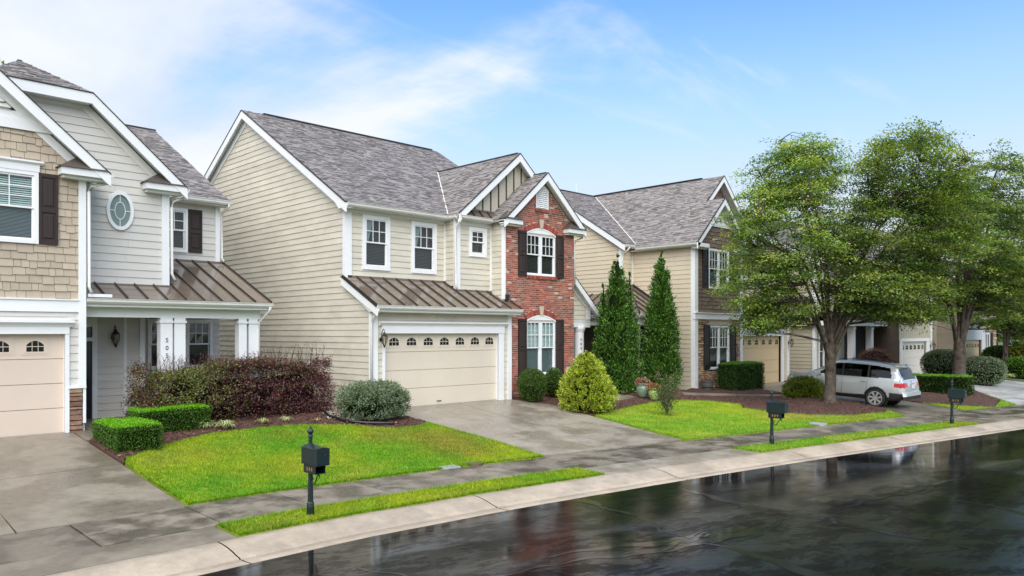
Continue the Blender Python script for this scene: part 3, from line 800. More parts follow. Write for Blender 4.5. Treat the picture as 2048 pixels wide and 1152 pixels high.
# kerb: rolled concrete kerb with its gutter pan, in cast lengths
kerb = bpy.data.objects.new('kerb', None); col.objects.link(kerb); ORG['kerb'] = (0, 0, 0); kerb['kind'] = 'structure'
KP = [(-.02, -.22), (-.02, -.098), (.16, -.108), (.28, -.106), (.30, -.122), (.315, -.096), (.42, -.080), (.55, -.050), (.72, -.018), (.90, 0.), (1.06, .004), (1.075, -.01), (1.075, -.22)]
joints = [-30, -20, -10, -5, 0.2, 5.05, 9.95, 14.9, 19.7, 24.5, 29.3, 34, 39, 44, 50, 58, 70, 90, 120]
for a, b in zip(joints, joints[1:]):
    xs = np.arange(a + .012, b - .012 + 1e-6, (b - a - .024) / max(2, round((b - a) / .7)))
    V = []; F = []; m_ = len(KP)
    for x in xs:
        sl = (float(yc(x + .1)) - float(yc(x - .1))) / .2; ln = math.hypot(1, sl)
        for o, z in KP: V.append((x - sl / ln * o, float(yc(x)) + o / ln * 1.0, z + .0015 * math.sin(x * 3 + o * 9)))
    for i in range(len(xs) - 1):
        for k in range(m_ - 1): F.append((i * m_ + k, (i + 1) * m_ + k, (i + 1) * m_ + k + 1, i * m_ + k + 1))
    for k in range(1, m_ - 2):
        F.append((0, k, k + 1, k + 1)); e = (len(xs) - 1) * m_; F.append((e, e + k + 1, e + k, e + k))
    Fq = [f for f in F if f[2] != f[3]]
    ob = np_mesh('kerb_segment', np.array(V), np.array(Fq), M['kerb'], parent=kerb)

# pavement slabs, driveway slabs
walk = bpy.data.objects.new('pavement', None); col.objects.link(walk); ORG['pavement'] = (0, 0, 0); walk['kind'] = 'structure'
xs = [-24, -20, -16, -12, -9, -6.5, -4.5, -2.2, -.2, 1.8, 3.68, 5.55, 7.28, 9.0, 10.75, 12.4, 14.15, 15.9, 17.6, 19.3, 21.1, 22.9, 24.7, 26.6, 28.5, 30.5, 32.4, 34.4, 36.6, 39, 42, 46, 50, 55, 62, 72]
for a, b in zip(xs, xs[1:]):
    drape('paving_slab', curve_strip(a + .014, b - .014, 1.965, 3.60, .9), R.uniform(-.004, .004), M['walk'], walk, step=2.)
def drive(name, slabs, m='drive'):
    d = bpy.data.objects.new(name, None); col.objects.link(d); ORG[d.name] = (0, 0, 0); d['kind'] = 'structure'
    for p in slabs: drape('concrete_slab', p, R.uniform(-.003, .003), M[m], d, step=1.)
    return d
gp_ = .012
def yk(x, o): return float(yc(x)) + o
drive('driveway', [
    [(-1.2, 13.98 + .05), (2.93, 14.03), (2.98, 15.3), (3.0, 17.60), (-1.2, 17.45)], [(2.96, 14.03), (5.60, 14.03), (5.66, 16.0), (5.70, 17.78), (3.03, 17.60)],
    [(-1.2, 17.48), (3.0, 17.63), (5.70, 17.81), (5.68, 19.2), (5.60, 21.2), (-1.2, 21.2)],
    curve_strip(-1.2, 2.25, 1.095, 1.95), curve_strip(2.28, 5.38, 1.095, 1.95)])
drive('driveway', [
    [(14.25, 13.33), (17.0, 12.78), (17.3, 15.5), (14.58, 16.0)], [(17.03, 12.78), (19.33, 12.42), (19.95, 14.95), (17.33, 15.5)],
    [(14.58, 16.03), (17.3, 15.53), (17.5, 20.3), (14.2, 20.3), (14.45, 18.5)], [(17.33, 15.53), (19.96, 14.98), (20.3, 16.55), (20.76, 18.45), (20.5, 19.4), (19.75, 20.3), (17.53, 20.3)],
    curve_strip(13.62, 16.2, 1.095, 1.95), curve_strip(16.23, 19.02, 1.095, 1.95)], 'drive2')
drive('driveway', [
    [(30.72, 9.95), (34.65, 9.02), (35.9, 11.0), (32.2, 11.7)], [(32.22, 11.73), (35.92, 11.03), (37.7, 14.6), (33.6, 15.2)],
    [(33.6, 15.23), (37.7, 14.63), (38.9, 18.8), (34.3, 18.8)], curve_strip(30.55, 35.6, 1.095, 1.95)])
drive('driveway', [[(39.2, 8.2), (46.5, 6.6), (53, 9.8), (45.2, 11.4)], [(45.2, 11.43), (53, 9.83), (57.5, 17.1), (51.7, 17.1)], curve_strip(39.2, 46.5, 1.095, 1.95)], 'walk4')
drive('driveway', [[(52, 5.6), (58, 3.9), (68, 12), (61, 13)], [(61, 13.03), (68, 12.03), (67, 16.3), (63, 16.3)]], 'walk4')
fp = bpy.data.objects.new('footpath', None); col.objects.link(fp); ORG[fp.name] = (0, 0, 0); fp['kind'] = 'structure'
for p in ([(20.8, 18.5), (22.9, 18.85), (23.0, 18.05), (20.6, 17.7)], [(22.93, 18.85), (25.4, 19.35), (25.3, 18.3), (23.03, 18.05)],
          [(28.2, 18.1), (30.2, 17.0), (29.6, 16.35), (27.5, 17.5)], [(30.22, 16.98), (33.5, 15.75), (33.4, 15.0), (29.63, 16.33)],
          [(5.66, 20.15), (6.6, 20.3), (6.6, 21.2), (5.64, 21.2)]):
    drape('path_slab', p, .012, M['drive'], fp, step=1.)

# mulch beds
def lumps(x, y): return .018 * math.sin(x * 5.1 + y * 2.3) * math.sin(y * 4.3 - x) + .012 * math.sin(x * 11 + 1) * math.sin(y * 13)
BED1 = [(5.74, 17.8), (5.86, 18.12), (6.94, 18.95), (8.43, 19.60), (9.8, 19.58), (10.91, 19.42), (12.15, 18.80), (12.55, 18.26), (13.05, 17.87), (13.95, 17.9), (14.44, 18.2), (14.18, 20.25), (13.85, 21.5), (13.85, 24), (11, 24), (10.9, 21.5), (6.65, 21.2), (6.6, 20.2), (5.72, 20.1)]
BED2 = [(20.32, 16.55), (20.56, 16.64), (22.1, 16.96), (24.63, 17.21), (26.31, 16.94), (27.29, 16.17), (27.75, 15.1), (27.0, 14.5), (27.1, 13.5), (27.7, 12.3), (28.9, 11.3), (30.7, 10.75), (31.7, 11.0), (32.15, 11.75), (33.3, 14.9), (29.6, 16.3), (27.4, 17.55), (28.2, 18.2), (28, 20), (25.5, 21), (25.35, 18.2), (23.0, 18.0), (20.62, 17.65)]
BED2B = [(20.2, 20.3), (20.55, 19.4), (20.8, 18.55), (22.9, 18.9), (25.3, 19.4), (25, 20.9), (20.1, 20.45)]
BED3 = [(28.25, 18.15), (30.25, 17.02), (33.5, 15.8), (34.25, 18.8), (29.8, 18.6)]
BED4 = [(36.1, 11.1), (36.4, 9.7), (37.0, 8.55), (38.2, 8.75), (40.7, 9.2), (45.1, 11.5), (50, 16.8), (38.9, 18.7)]
for bed in (BED1, BED2, BED2B, BED3, BED4):
    drape('mulch_bed', bed, .035, M['mulch'], step=.22, fn=lumps, kind='structure')

# ---- scatter helpers
def in_poly(px, py, poly):
    x = np.array([p[0] for p in poly]); y = np.array([p[1] for p in poly]); n = len(poly)
    inside = np.zeros(len(px), bool); j = n - 1
    for i in range(n):
        c = ((y[i] > py) != (y[j] > py)) & (px < (x[j] - x[i]) * (py - y[i]) / (y[j] - y[i] + 1e-12) + x[i])
        inside ^= c; j = i
    return inside
def scatter(poly, density):
    x0, x1 = min(p[0] for p in poly), max(p[0] for p in poly); y0, y1 = min(p[1] for p in poly), max(p[1] for p in poly)
    n = int((x1 - x0) * (y1 - y0) * density)
    px, py = rng.uniform(x0, x1, n), rng.uniform(y0, y1, n); k = in_poly(px, py, poly)
    return px[k], py[k]
def edge_dist(px, py, poly):
    d = np.full(len(px), 9.)
    for (ax, ay), (bx, by) in zip(poly, poly[1:] + poly[:1]):
        vx, vy = bx - ax, by - ay; t = np.clip(((px - ax) * vx + (py - ay) * vy) / (vx * vx + vy * vy + 1e-9), 0, 1)
        d = np.minimum(d, np.hypot(px - ax - t * vx, py - ay - t * vy))
    return d

def lawn(poly, density, patches=(), seed=1, tone=1., name='lawn'):
    drape('turf', poly, .012, M['soil'], step=.5, skirt=.1, kind='structure')
    px, py = scatter(poly, density); n = len(px)
    e = edge_dist(px, py, poly)
    ex = rng.uniform(0, 1, n)
    h = rng.uniform(.024, .060, n) + np.where(e < .14, rng.uniform(0, .028, n), 0) + .010 * snoise(px, py, 2.2, seed)
    w = rng.uniform(.005, .010, n)
    ang = rng.uniform(0, 2 * np.pi, n); lean = rng.uniform(.15, .8, n) * h; la = rng.uniform(0, 2 * np.pi, n)
    z = g(px, py) + .008
    B = np.stack([px, py, z], -1)
    t = np.stack([np.cos(ang), np.sin(ang), np.zeros(n)], -1) * w[:, None]
    tip = B + np.stack([np.cos(la) * lean, np.sin(la) * lean, h], -1)
    V = np.empty((n, 3, 3)); V[:, 0] = B - t; V[:, 1] = B + t; V[:, 2] = tip
    q = snoise(px, py, .9, seed + 1) * .9 + snoise(px, py, 3.1, seed + 2) * .7 + rng.normal(0, .28, n)
    q = np.clip(q * .95 + .40, 0, 1)[:, None]
    C = (1 - q) * np.array([.105, .315, .006]) + q * np.array([.345, .420, .014])
    for cx_, cy_, rx_, ry_, amt in patches:
        k = np.clip(amt * np.exp(-((px - cx_) / rx_) ** 2 - ((py - cy_) / ry_) ** 2) + rng.normal(0, .22, n) * (amt > 0), 0, 1) * np.where(np.exp(-((px - cx_) / rx_) ** 2 - ((py - cy_) / ry_) ** 2) > .05, 1, 0)
        C = C * (1 - k[:, None]) + k[:, None] * np.array([.30, .24, .045])
    dry = np.clip(snoise(px, py, 1.6, seed + 5) * 1.6 - .55, 0, .8)[:, None] * (rng.uniform(size=n) < .6)[:, None]
    C = C * (1 - dry) + dry * np.array([.50, .40, .10])
    C = C * rng.uniform(.55, 1.30, n)[:, None] * (1 + .22 * snoise(px, py, 7., seed + 7))[:, None] * tone
    # shaggy blades leaning over the edges
    EV = []; EC = []
    sg = 1 if sum((b[0] - a[0]) * (b[1] + a[1]) for a, b in zip(poly, poly[1:] + poly[:1])) < 0 else -1
    for (ax, ay), (bx, by) in zip(poly, poly[1:] + poly[:1]):
        ln = math.hypot(bx - ax, by - ay); m_ = int(ln * min(150, density * .06))
        if m_ < 1: continue
        tt = rng.uniform(0, 1, m_); nx_e, ny_e = (by - ay) / ln * sg, -(bx - ax) / ln * sg
        X = ax + (bx - ax) * tt - nx_e * rng.uniform(0, .05, m_); Y = ay + (by - ay) * tt - ny_e * rng.uniform(0, .05, m_)
        o_ = rng.uniform(.015, .075, m_) * (1 + .7 * snoise(X * 3, Y * 3, 1.5, seed + 9)); hh = rng.uniform(.015, .07, m_); s2_ = rng.normal(0, .02, m_)
        B_ = np.stack([X, Y, g(X, Y) + .012], -1); wv = np.stack([np.full(m_, (bx - ax) / ln), np.full(m_, (by - ay) / ln), np.zeros(m_)], -1) * rng.uniform(.006, .011, m_)[:, None]
        T_ = B_ + np.stack([nx_e * o_ + (bx - ax) / ln * s2_, ny_e * o_ + (by - ay) / ln * s2_, hh], -1)
        EV.append(np.stack([B_ - wv, B_ + wv, T_], 1)); EC.append(np.array([.13, .29, .008]) * rng.uniform(.5, 1.4, m_)[:, None])
    V = np.concatenate([V] + EV); C = np.concatenate([C] + EC); n = len(V)
    np_mesh(name, V.reshape(-1, 3), np.arange(3 * n).reshape(n, 3), M['grass'], colors=C, kind='stuff')

LAWN1 = curve_strip(5.63, 11.2, 3.60, 3.60)[:0] + [(x, yk(x, 3.62)) for x in np.arange(5.63, 14.2, .6)] + [(14.2, yk(14.2, 3.62)), (14.5, 15.1), (14.54, 16.2), (14.5, 17.3), (14.44, 18.16), (13.95, 17.87), (13.05, 17.84), (12.55, 18.23), (12.15, 18.77), (10.91, 19.38), (9.8, 19.54), (8.43, 19.56), (6.94, 18.90), (5.90, 18.10), (5.74, 17.7), (5.7, 16.0)]
lawn(LAWN1, 3000, [(13.5, 16.3, .9, 1.3, .85), (13.0, 15.2, .9, .8, .65), (12.2, 17.2, .8, .6, .6), (7.1, 17.9, .9, .5, .30), (10.2, 18.6, .9, .35, .35), (8.6, 15.6, .9, .5, .22), (12.9, 14.4, .45, .28, .6)], 3)
LAWN2 = [(x, yk(x, 3.62)) for x in np.arange(19.37, 30.6, .7)] + [(30.62, yk(30.62, 3.62)), (31.6, 10.9), (30.7, 10.72), (28.9, 11.25), (27.65, 12.25), (27.05, 13.5), (26.95, 14.55), (27.7, 15.1), (27.25, 16.12), (26.3, 16.9), (24.63, 17.17), (22.1, 16.92), (20.58, 16.6), (20.36, 16.5), (20.0, 14.9)]
lawn(LAWN2, 1150, [(26.9, 12.6, 1.3, .9, .75), (28.6, 10.9, 1.8, .6, .6)], 5, 1.08)
LAWN3 = [(34.75, yk(34.75, 3.64)), (36.5, yk(36.5, 3.64)), (38.9, yk(38.9, 3.64)), (41.5, 9.5), (43.5, 10.6), (40.7, 9.1), (38.2, 8.7), (36.95, 8.5), (36.35, 9.7), (36.1, 11.0), (35.9, 10.9)]
lawn(LAWN3, 500, [], 7)
lawn([(46.8, yk(46.8, 3.64)), (51.6, yk(51.6, 3.64)), (59, 12), (53.6, 9.9)], 220, [], 9)
lawn(curve_strip(5.42, 13.58, 1.10, 1.94), 3000, [(6.0, 11.6, .6, .5, .4), (9.8, 11.4, .8, .2, .3)], 11, .95, 'verge')
lawn(curve_strip(19.06, 30.5, 1.10, 1.94), 1200, [(29.8, 8.0, 1., .4, .45), (24, 9, 1.5, .3, .2)], 13, .98, 'verge')

# mulch chips
for bed, dn in ((BED1, 260), (BED2, 130), (BED3, 60), (BED2B, 130), (BED4, 30)):
    px, py = scatter(bed, dn); n = len(px)
    L_ = rng.uniform(.025, .075, n); W_ = rng.uniform(.006, .016, n); a = rng.uniform(0, 6.28, n); tl = rng.uniform(-.4, .4, n)
    c0 = np.stack([px, py, g(px, py) + .052 + rng.uniform(-.004, .014, n)], -1)
    d1 = np.stack([np.cos(a), np.sin(a), tl], -1) * L_[:, None] / 2; d2 = np.stack([-np.sin(a), np.cos(a), rng.uniform(-.6, .6, n)], -1) * W_[:, None]
    V = np.stack([c0 - d1 - d2, c0 + d1 - d2, c0 + d1 + d2, c0 - d1 + d2], 1)
    C = np.array([.105, .043, .030]) * rng.uniform(.35, 1.6, n)[:, None]
    pk = rng.uniform(0, 1, n) < .06; C[pk] = np.array([.30, .19, .12]) * rng.uniform(.6, 1.2, pk.sum())[:, None]
    np_mesh('mulch_chips', V.reshape(-1, 3), np.arange(4 * n).reshape(n, 4), M['chip'], colors=C, kind='stuff')
# river pebbles beside the corner bush
px, py = scatter([(11.9, 19.6), (12.6, 19.0), (13.6, 20.3), (13.7, 21.8), (12.7, 21.8)], 260); n = len(px)
ic = np.array([(1, 0, 0), (-1, 0, 0), (0, 1, 0), (0, -1, 0), (0, 0, 1), (0, 0, -1)], float)
icf = np.array([(0, 2, 4), (2, 1, 4), (1, 3, 4), (3, 0, 4), (2, 0, 5), (1, 2, 5), (3, 1, 5), (0, 3, 5)])
sz = rng.uniform(.018, .05, n); V = (ic[None] * sz[:, None, None] * np.array([1, .8, .6])) + np.stack([px, py, g(px, py) + .06], -1)[:, None, :]
F = (np.arange(n)[:, None, None] * 6 + icf[None]).reshape(-1, 3)
C = np.repeat(np.array([.30, .26, .21]) * rng.uniform(.5, 1.5, n)[:, None], 8, 0)
np_mesh('river_pebbles', V.reshape(-1, 3), F, M['pebble'], colors=C, kind='stuff')
# ------------------------------------------------------------------ houses
def wall_core(parent, polys):
    """the hidden body of a house: thin inner sheets behind the cladding; returns the 'wall' part"""
    mb = MB()
    for fr, poly in polys: mb.ext(fr, poly, -.34, -.30)
    return mb.build('wall', M['inner'], parent)
def trim(parent, fr, s0, s1, z0, z1, d=.045, name='corner_board', m='trim', back=-.02):
    return MB().rect(fr, s0, s1, z0, z1, back, d).build(name, M[m], parent)
def part(parent, name, mb, m, **k): return mb.build(name, M[m], parent, **k)

# ---------------- HOUSE 1 (left, porch with paired columns)
H1 = empty('house', (5, 22, .72), 'greige lap-sided house with khaki shakes, oval window and paired porch columns, far left', 'house', 'houses along the street')
F = FY(21.05); Z0 = .72
w1 = wall_core(H1, [(F, [(.1, .6), (5.8, .6), (5.8, 7.1), (3.0, 9.5), (.1, 7.1)]), (FY(22.1), [(5.6, 4.2), (8.2, 4.2), (8.2, 7.1), (5.5, 9.4)]), (FY(24.4), [(5.9, .6), (10.7, .6), (10.7, 7.3), (5.9, 7.3)]), (FR(10.8), [(24.4, .6), (36, .6), (36, 7.3), (30.7, 10.6), (24.4, 7.3)])])
part(w1, 'end_wall', MB().rect(FX(.1), 21.05, 36, .5, 7.1, -.05, .0).rect(FY(36), .1, 10.8, .5, 7.3, -.05, 0).rect(FR(5.9), 21.1, 22.2, .6, 7.1, -.05, 0).rect(FR(8.32), 22.15, 24.3, 4.4, 7.2, -.05, 0).rect(FR(10.8), 24.45, 36, .5, 7.4, -.05, 0), 'siding1')
# garage
garage_door(H1, F, .5, 5.44, .74, 3.16, 'gdoor1', 6, wz=(2.74, 3.0), ww=.38, first=4.83 - 4 * .72, pitch=.72)
trim(H1, F, 5.44, 5.53, .74, 3.30, .05, 'door_casing'); trim(H1, F, .3, .5, .74, 3.3, .05, 'door_casing')
part(H1, 'jamb', MB().box(5.44, 5.47, 21.05, 21.22, .74, 3.16).box(.47, .5, 21.05, 21.22, .74, 3.16).box(.5, 5.44, 21.05, 21.22, 3.16, 3.2), 'trim')
trim(H1, F, .3, 5.53, 3.165, 3.34, .065, 'door_header')
part(H1, 'crown_moulding', MB().sweep(F, [(0, 3.34), (.07, 3.34), (.09, 3.38), (.15, 3.43), (.17, 3.44), (.17, 3.50), (0, 3.50)], .2, 5.62), 'trim')
lap(w1, F, [(5.50, 1.87), (5.75, 1.87), (5.75, 3.7), (5.50, 3.7)], [], M['siding1'])
lap(w1, F, [(.1, 3.45), (5.62, 3.45), (5.62, 3.72), (.1, 3.72)], [], M['siding1'], exp=.14)
stones(w1, F, 5.52, 5.83, .70, 1.82, M['stone1'], hmin=.06, hmax=.14, wmin=.2, wmax=.4)
trim(H1, F, 5.50, 5.90, 1.82, 1.875, .075, 'stone_cap'); trim(H1, F, 5.835, 5.90, .95, 1.82, .05)
trim(H1, F, .1, 5.735, 3.705, 3.985, .055, 'band_board'); part(H1, 'band_cap', MB().rect(F, .1, 5.73, 3.985, 4.02, 0, .085), 'trim')
trim(H1, F, 5.735, 5.90, 1.88, 7.12, .06)
# shakes, gable band, louvres, window and shutters
o1 = window(H1, F, 3.22, 4.87, 5.32, 7.04, n=1, grid=(3, 3), cas=.09, up='blind', low='blindg', low_grid=(1, 1))
part(H1, 'window_head', MB().rect(F, 3.2, 4.89, 7.04, 7.20, 0, .06).sweep(F, [(0, 7.2), (.06, 7.2), (.12, 7.25), (.12, 7.29), (0, 7.30)], 3.12, 4.97), 'trim')
shutter(H1, F, 4.88, 5.28, 5.33, 7.03); shutter(H1, F, 2.81, 3.21, 5.33, 7.03)
shakes(w1, F, [(.1, 4.02), (5.735, 4.02), (5.735, 7.15), (4.95, 8.02), (1.05, 8.02), (.1, 7.1)], [o1, (2.8, 5.28, 7.04, 7.0)], M['shake1'])
trim(H1, F, .9, 5.3, 8.0, 8.24, .07, 'frieze_board')
part(H1, 'gable_board', MB().ext(F, [(1.0, 8.24), (5.0, 8.24), (3.0, 9.95)], -.05, .02), 'trim')
lv = part(H1, 'gable_louvre', MB().ext(F, [(1.8, 8.42), (4.42, 8.42), (3.0, 9.6)], 0, .03), 'trim')
for k in range(7):
    z = 8.47 + k * .12; hw = 1.32 * (1 - k * .12 / 1.2) - .1
    if hw > .1: MB().loft([F.p(3.08 - hw, z, .03), F.p(3.08 + hw, z, .03), F.p(3.08 + hw - .08, z + .1, .03), F.p(3.08 - hw + .08, z + .1, .03)], [F.p(3.08 - hw, z - .02, .085), F.p(3.08 + hw, z - .02, .085), F.p(3.08 + hw, z, .085), F.p(3.08 - hw, z, .085)]).build('louvre_slat', M['trim2'], lv)
# gable roof 1
rf = part(H1, 'roof', MB().box(2.95, 3.05, 20.72, 26, 10.06, 10.10), 'drip')
sl = .866; un = math.hypot(1, sl)
shingle_plane(rf, (6.36, 20.72, 7.18), (0, 1, 0), (-1, 0, sl), [(0, 0), (5.6, 0), (5.6, 3.36 * un), (0, 3.36 * un)])
shingle_plane(rf, (-.36, 20.72, 7.18), (0, 1, 0), (1, 0, sl), [(0, 0), (5.6, 0), (5.6, 3.36 * un), (0, 3.36 * un)])
FF = FY(20.72)
rake(rf, FF, (6.38, 7.15), (3.0, 10.07), .30, -.02, .045); rake(rf, FF, (3.0, 10.07), (-.38, 7.15), .30, -.02, .045)
part(rf, 'soffit', MB().ext(FF, [(6.3, 7.08), (3.0, 9.92), (3.0, 9.88), (6.3, 7.02)], -.33, -.02).ext(FF, [(-.3, 7.08), (3.0, 9.92), (3.0, 9.88), (-.3, 7.02)], -.33, -.02), 'trim')
part(rf, 'soffit_frieze', MB().ext(F, [(6.0, 7.22), (3.0, 9.80), (3.0, 9.55), (5.72, 7.2)], -.02, .03), 'trim')
eave_return(rf, FF, 5.28, 6.34, 7.04, -.33, .03)
gutter(rf, FR(6.36), 20.72, 21.9, 7.06, .0)
downspout(H1, [(6.42, 20.95, 7.06), (6.42, 20.95, 6.98), (6.0, 21.0, 6.86), (5.97, 21.02, 6.7), (5.97, 21.02, 4.35), (6.02, 20.95, 4.2)])
# gable 2: clipped gable over the oval window
F2 = FY(22.1)
ov = MB(); oc = (7.03, 6.48)
def ell(rx_, rz_, n=28): return [(oc[0] + rx_ * math.cos(2 * math.pi * i / n), oc[1] + rz_ * math.sin(2 * math.pi * i / n)) for i in range(n)]
def ring(mb, fr, A, B, d0, d1):
    n = len(A)
    for i in range(n):
        j = (i + 1) % n
        mb.add([fr.p(*A[i], d1), fr.p(*A[j], d1), fr.p(*B[j], d1), fr.p(*B[i], d1), fr.p(*A[i], d0), fr.p(*A[j], d0), fr.p(*B[j], d0), fr.p(*B[i], d0)], [[0, 1, 2, 3], [0, 4, 5, 1], [3, 2, 6, 7]])
    return mb
ovw = ring(ov, F2, ell(.345, .525), ell(.262, .43), 0, .075).build('oval_window', M['trim'], H1)
ring(MB(), F2, ell(.140, .240), ell(.122, .220), .02, .045).build('muntin', M['trim'], ovw)
for (dx, dz, a, b) in ((1, 0, .135, .27), (-1, 0, .135, .27), (0, 1, .225, .44), (0, -1, .225, .44)):
    t = .009; A_ = (oc[0] + dx * a, oc[1] + dz * a); B_ = (oc[0] + dx * b, oc[1] + dz * b)
    x0, x1 = sorted((A_[0], B_[0])); z0, z1 = sorted((A_[1], B_[1])); 
    MB().rect(F2, x0 - (t if dz else 0), x1 + (t if dz else 0), z0 - (t if dx else 0), z1 + (t if dx else 0), .02, .044).build('muntin', M['trim'], ovw)
MB().poly([F2.p(a, z, .034) for a, z in ell(.27, .44)]).build('pane', M['glass'], ovw)
MB().poly([F2.p(a, z, .026) for a, z in ell(.275, .445)]).build('screen', M['curtain'], ovw)
lap(w1, F2, [(5.9, 4.50), (8.15, 4.50), (8.15, 7.3), (6.2, 9.15), (4.6, 9.15), (4.6, 8.6), (5.9, 7.4)], [], M['siding1'])
trim(H1, F2, 8.12, 8.32, 4.50, 7.2, .06)
rf2 = part(H1, 'roof', MB().box(5.03, 5.13, 23.8, 31, 10.47, 10.5), 'drip')
s2 = .8875; u2 = math.hypot(1, s2)
shingle_plane(rf2, (8.68, 21.77, 7.28), (0, 1, 0), (-1, 0, s2), [(0, 0), (8, 0), (8, 3.58 * u2), (2.03, 3.58 * u2), (0, 2.42 * u2)])
shingle_plane(rf2, (6.28, 21.77, 9.425), (-1, 0, 0), (0, 1, .515), [(0, 0), (2.4, 0), (1.2, 2.03 * math.hypot(1, .515))])
shingle_plane(rf2, (1.48, 21.77, 7.28), (0, 1, 0), (1, 0, s2), [(0, 0), (8, 0), (8, 3.58 * u2), (2.03, 3.58 * u2), (0, 2.42 * u2)])
FF2 = FY(21.77)
rake(rf2, FF2, (8.70, 7.25), (6.27, 9.40), .30, -.02, .045); rake(rf2, FF2, (6.27, 9.40), (3.9, 9.40), .27, -.02, .045)
part(rf2, 'soffit', MB().ext(FF2, [(8.6, 7.2), (6.25, 9.27), (6.25, 9.22), (8.6, 7.14)], -.33, -.02).ext(FF2, [(6.25, 9.15), (4.0, 9.15), (4.0, 9.19), (6.25, 9.19)], -.33, -.02), 'trim')
part(rf2, 'soffit_frieze', MB().ext(F2, [(8.4, 7.25), (6.2, 9.22), (4.3, 9.22), (4.3, 9.05), (6.1, 9.05), (8.1, 7.25)], -.02, .03), 'trim2')
eave_return(rf2, FF2, 7.6, 8.66, 7.13, -.33, .03)
gutter(rf2, FR(8.66), 21.75, 24.2, 7.12)
downspout(H1, [(8.72, 22.0, 7.1), (8.70, 22.0, 7.02), (8.42, 22.05, 6.9), (8.39, 22.06, 6.7), (8.39, 22.06, 4.85), (8.46, 21.98, 4.68)])
# rear wing with its window
F3 = FY(24.4)
o3 = window(H1, F3, 8.95, 9.76, 5.72, 7.10, grid=(2, 2), cas=.08)
shutter(H1, F3, 9.78, 10.21, 5.74, 7.10)
lap(w1, F3, [(8.3, 5.45), (10.7, 5.45), (10.7, 7.35), (8.3, 7.35)], [o3], M['siding1'])
trim(H1, F3, 10.65, 10.80, 5.5, 7.4, .045)
rf3 = part(H1, 'roof', MB().box(4, 11.05, 30.62, 30.78, 10.98, 11.03), 'drip')
s3 = .535; u3 = math.hypot(1, s3)
shingle_plane(rf3, (4.6, 24.05, 7.44), (1, 0, 0), (0, 1, s3), [(0, 0), (6.42, 0), (6.42, 6.65 * u3), (0, 6.65 * u3)])
shingle_plane(rf3, (4.6, 37.35, 7.44), (1, 0, 0), (0, -1, s3), [(0, 0), (6.42, 0), (6.42, 6.65 * u3), (0, 6.65 * u3)])
part(rf3, 'soffit', MB().rect(FY(24.05), 8.3, 11.0, 7.27, 7.31, -.4, 0).rect(FY(24.05), 8.3, 11.02, 7.3, 7.42, -.02, .02), 'trim2')
gutter(rf3, FY(24.05), 8.6, 11.04, 7.31, .02)
downspout(H1, [(10.93, 23.95, 7.33), (10.93, 24.0, 7.25), (10.85, 24.3, 7.08), (10.84, 24.34, 6.95), (10.84, 24.34, 5.62), (10.86, 24.2, 5.5)])
# porch: metal roof, gutter, beam, columns, back wall
pr = part(H1, 'porch_roof', MB().rect(F3, 8.3, 10.9, 5.42, 5.50, 0, .05).rect(F2, 5.9, 8.45, 4.46, 4.52, 0, .06), 'metalroof')
sp = .42; up_ = math.hypot(1, sp)
metal_plane(pr, (5.9, 21.07, 4.08), (1, 0, 0), (0, 1, sp), lambda a: (0, (1.03 if a < 2.44 else 3.32) * up_), 0, 5.0, .5)
gutter(pr, FY(21.09), 5.92, 10.92, 3.93, .0)
part(pr, 'fascia', MB().rect(FY(21.12), 5.92, 10.88, 3.86, 4.05, -.03, .02), 'trim')
part(pr, 'porch_soffit', MB().box(5.92, 10.85, 21.16, 24.3, 3.84, 3.88), 'trim')
part(pr, 'beam', MB().box(5.95, 10.72, 21.42, 21.68, 3.60, 3.84), 'trim')
part(pr, 'return_fascia', MB().box(5.95, 6.5, 20.98, 21.06, 4.09, 4.17), 'trim')
downspout(H1, [(10.84, 21.02, 3.95), (10.84, 21.08, 3.84), (10.68, 21.42, 3.52), (10.67, 21.42, 3.3), (10.67, 21.42, .75)])
for x0, x1 in ((7.85, 8.17), (8.22, 8.52), (10.06, 10.30), (10.37, 10.64)):
    part(H1, 'porch_column', MB().box(x0, x1, 21.42, 21.68, .74, 3.60).box(x0 - .03, x1 + .03, 21.39, 21.71, 3.46, 3.52).box(x0 - .03, x1 + .03, 21.39, 21.71, .74, .95), 'trim')
text_mb('505', .17, (8.02, 21.42, 2.78), (1, 0, 0), (0, 0, 1), (0, -.004, 0), .21, True).build('house_number', M['ironb'], H1)
part(H1, 'porch_floor', MB().box(5.92, 10.75, 21.25, 24.4, .45, .80), 'drive')
FD = FY(23.4)
lap(w1, FD, [(6.85, .8), (8.1, .8), (8.1, 3.84), (6.85, 3.84)], [], M['siding1'])
dr = part(H1, 'front_door', MB().rect(FD, 5.92, 6.72, .82, 2.95, -.06, -.01), 'entry')
part(dr, 'door_handle', MB().box(6.60, 6.66, 23.32, 23.40, 1.80, 1.95), 'ironb')
part(H1, 'door_frame', MB().rect(FD, 6.72, 6.85, .8, 3.4, -.05, .05).rect(FD, 5.92, 6.72, 2.96, 3.06, -.05, .05).rect(FD, 5.92, 6.85, 3.36, 3.84, -.05, .045), 'trim')
part(H1, 'transom_pane', MB().rect(FD, 5.92, 6.72, 3.06, 3.36, -.05, -.02), 'dark')
trim(H1, FD, 7.98, 8.12, .8, 3.84, .05); trim(H1, FD, 7.55, 7.63, .8, 3.84, .03)
part(w1, 'porch_return', MB().rect(FR(8.12), 23.42, 24.4, .8, 3.84, -.03, 0), 'siding1')
o4 = window(H1, F3, 9.70, 10.55, 2.05, 3.62, grid=(3, 2), cas=.08); o5 = window(H1, F3, 8.55, 9.2, 2.05, 3.62, grid=(2, 2), cas=.08)
lap(w1, F3, [(8.1, .8), (10.8, .8), (10.8, 3.84), (8.1, 3.84)], [o4, o5], M['siding1'])
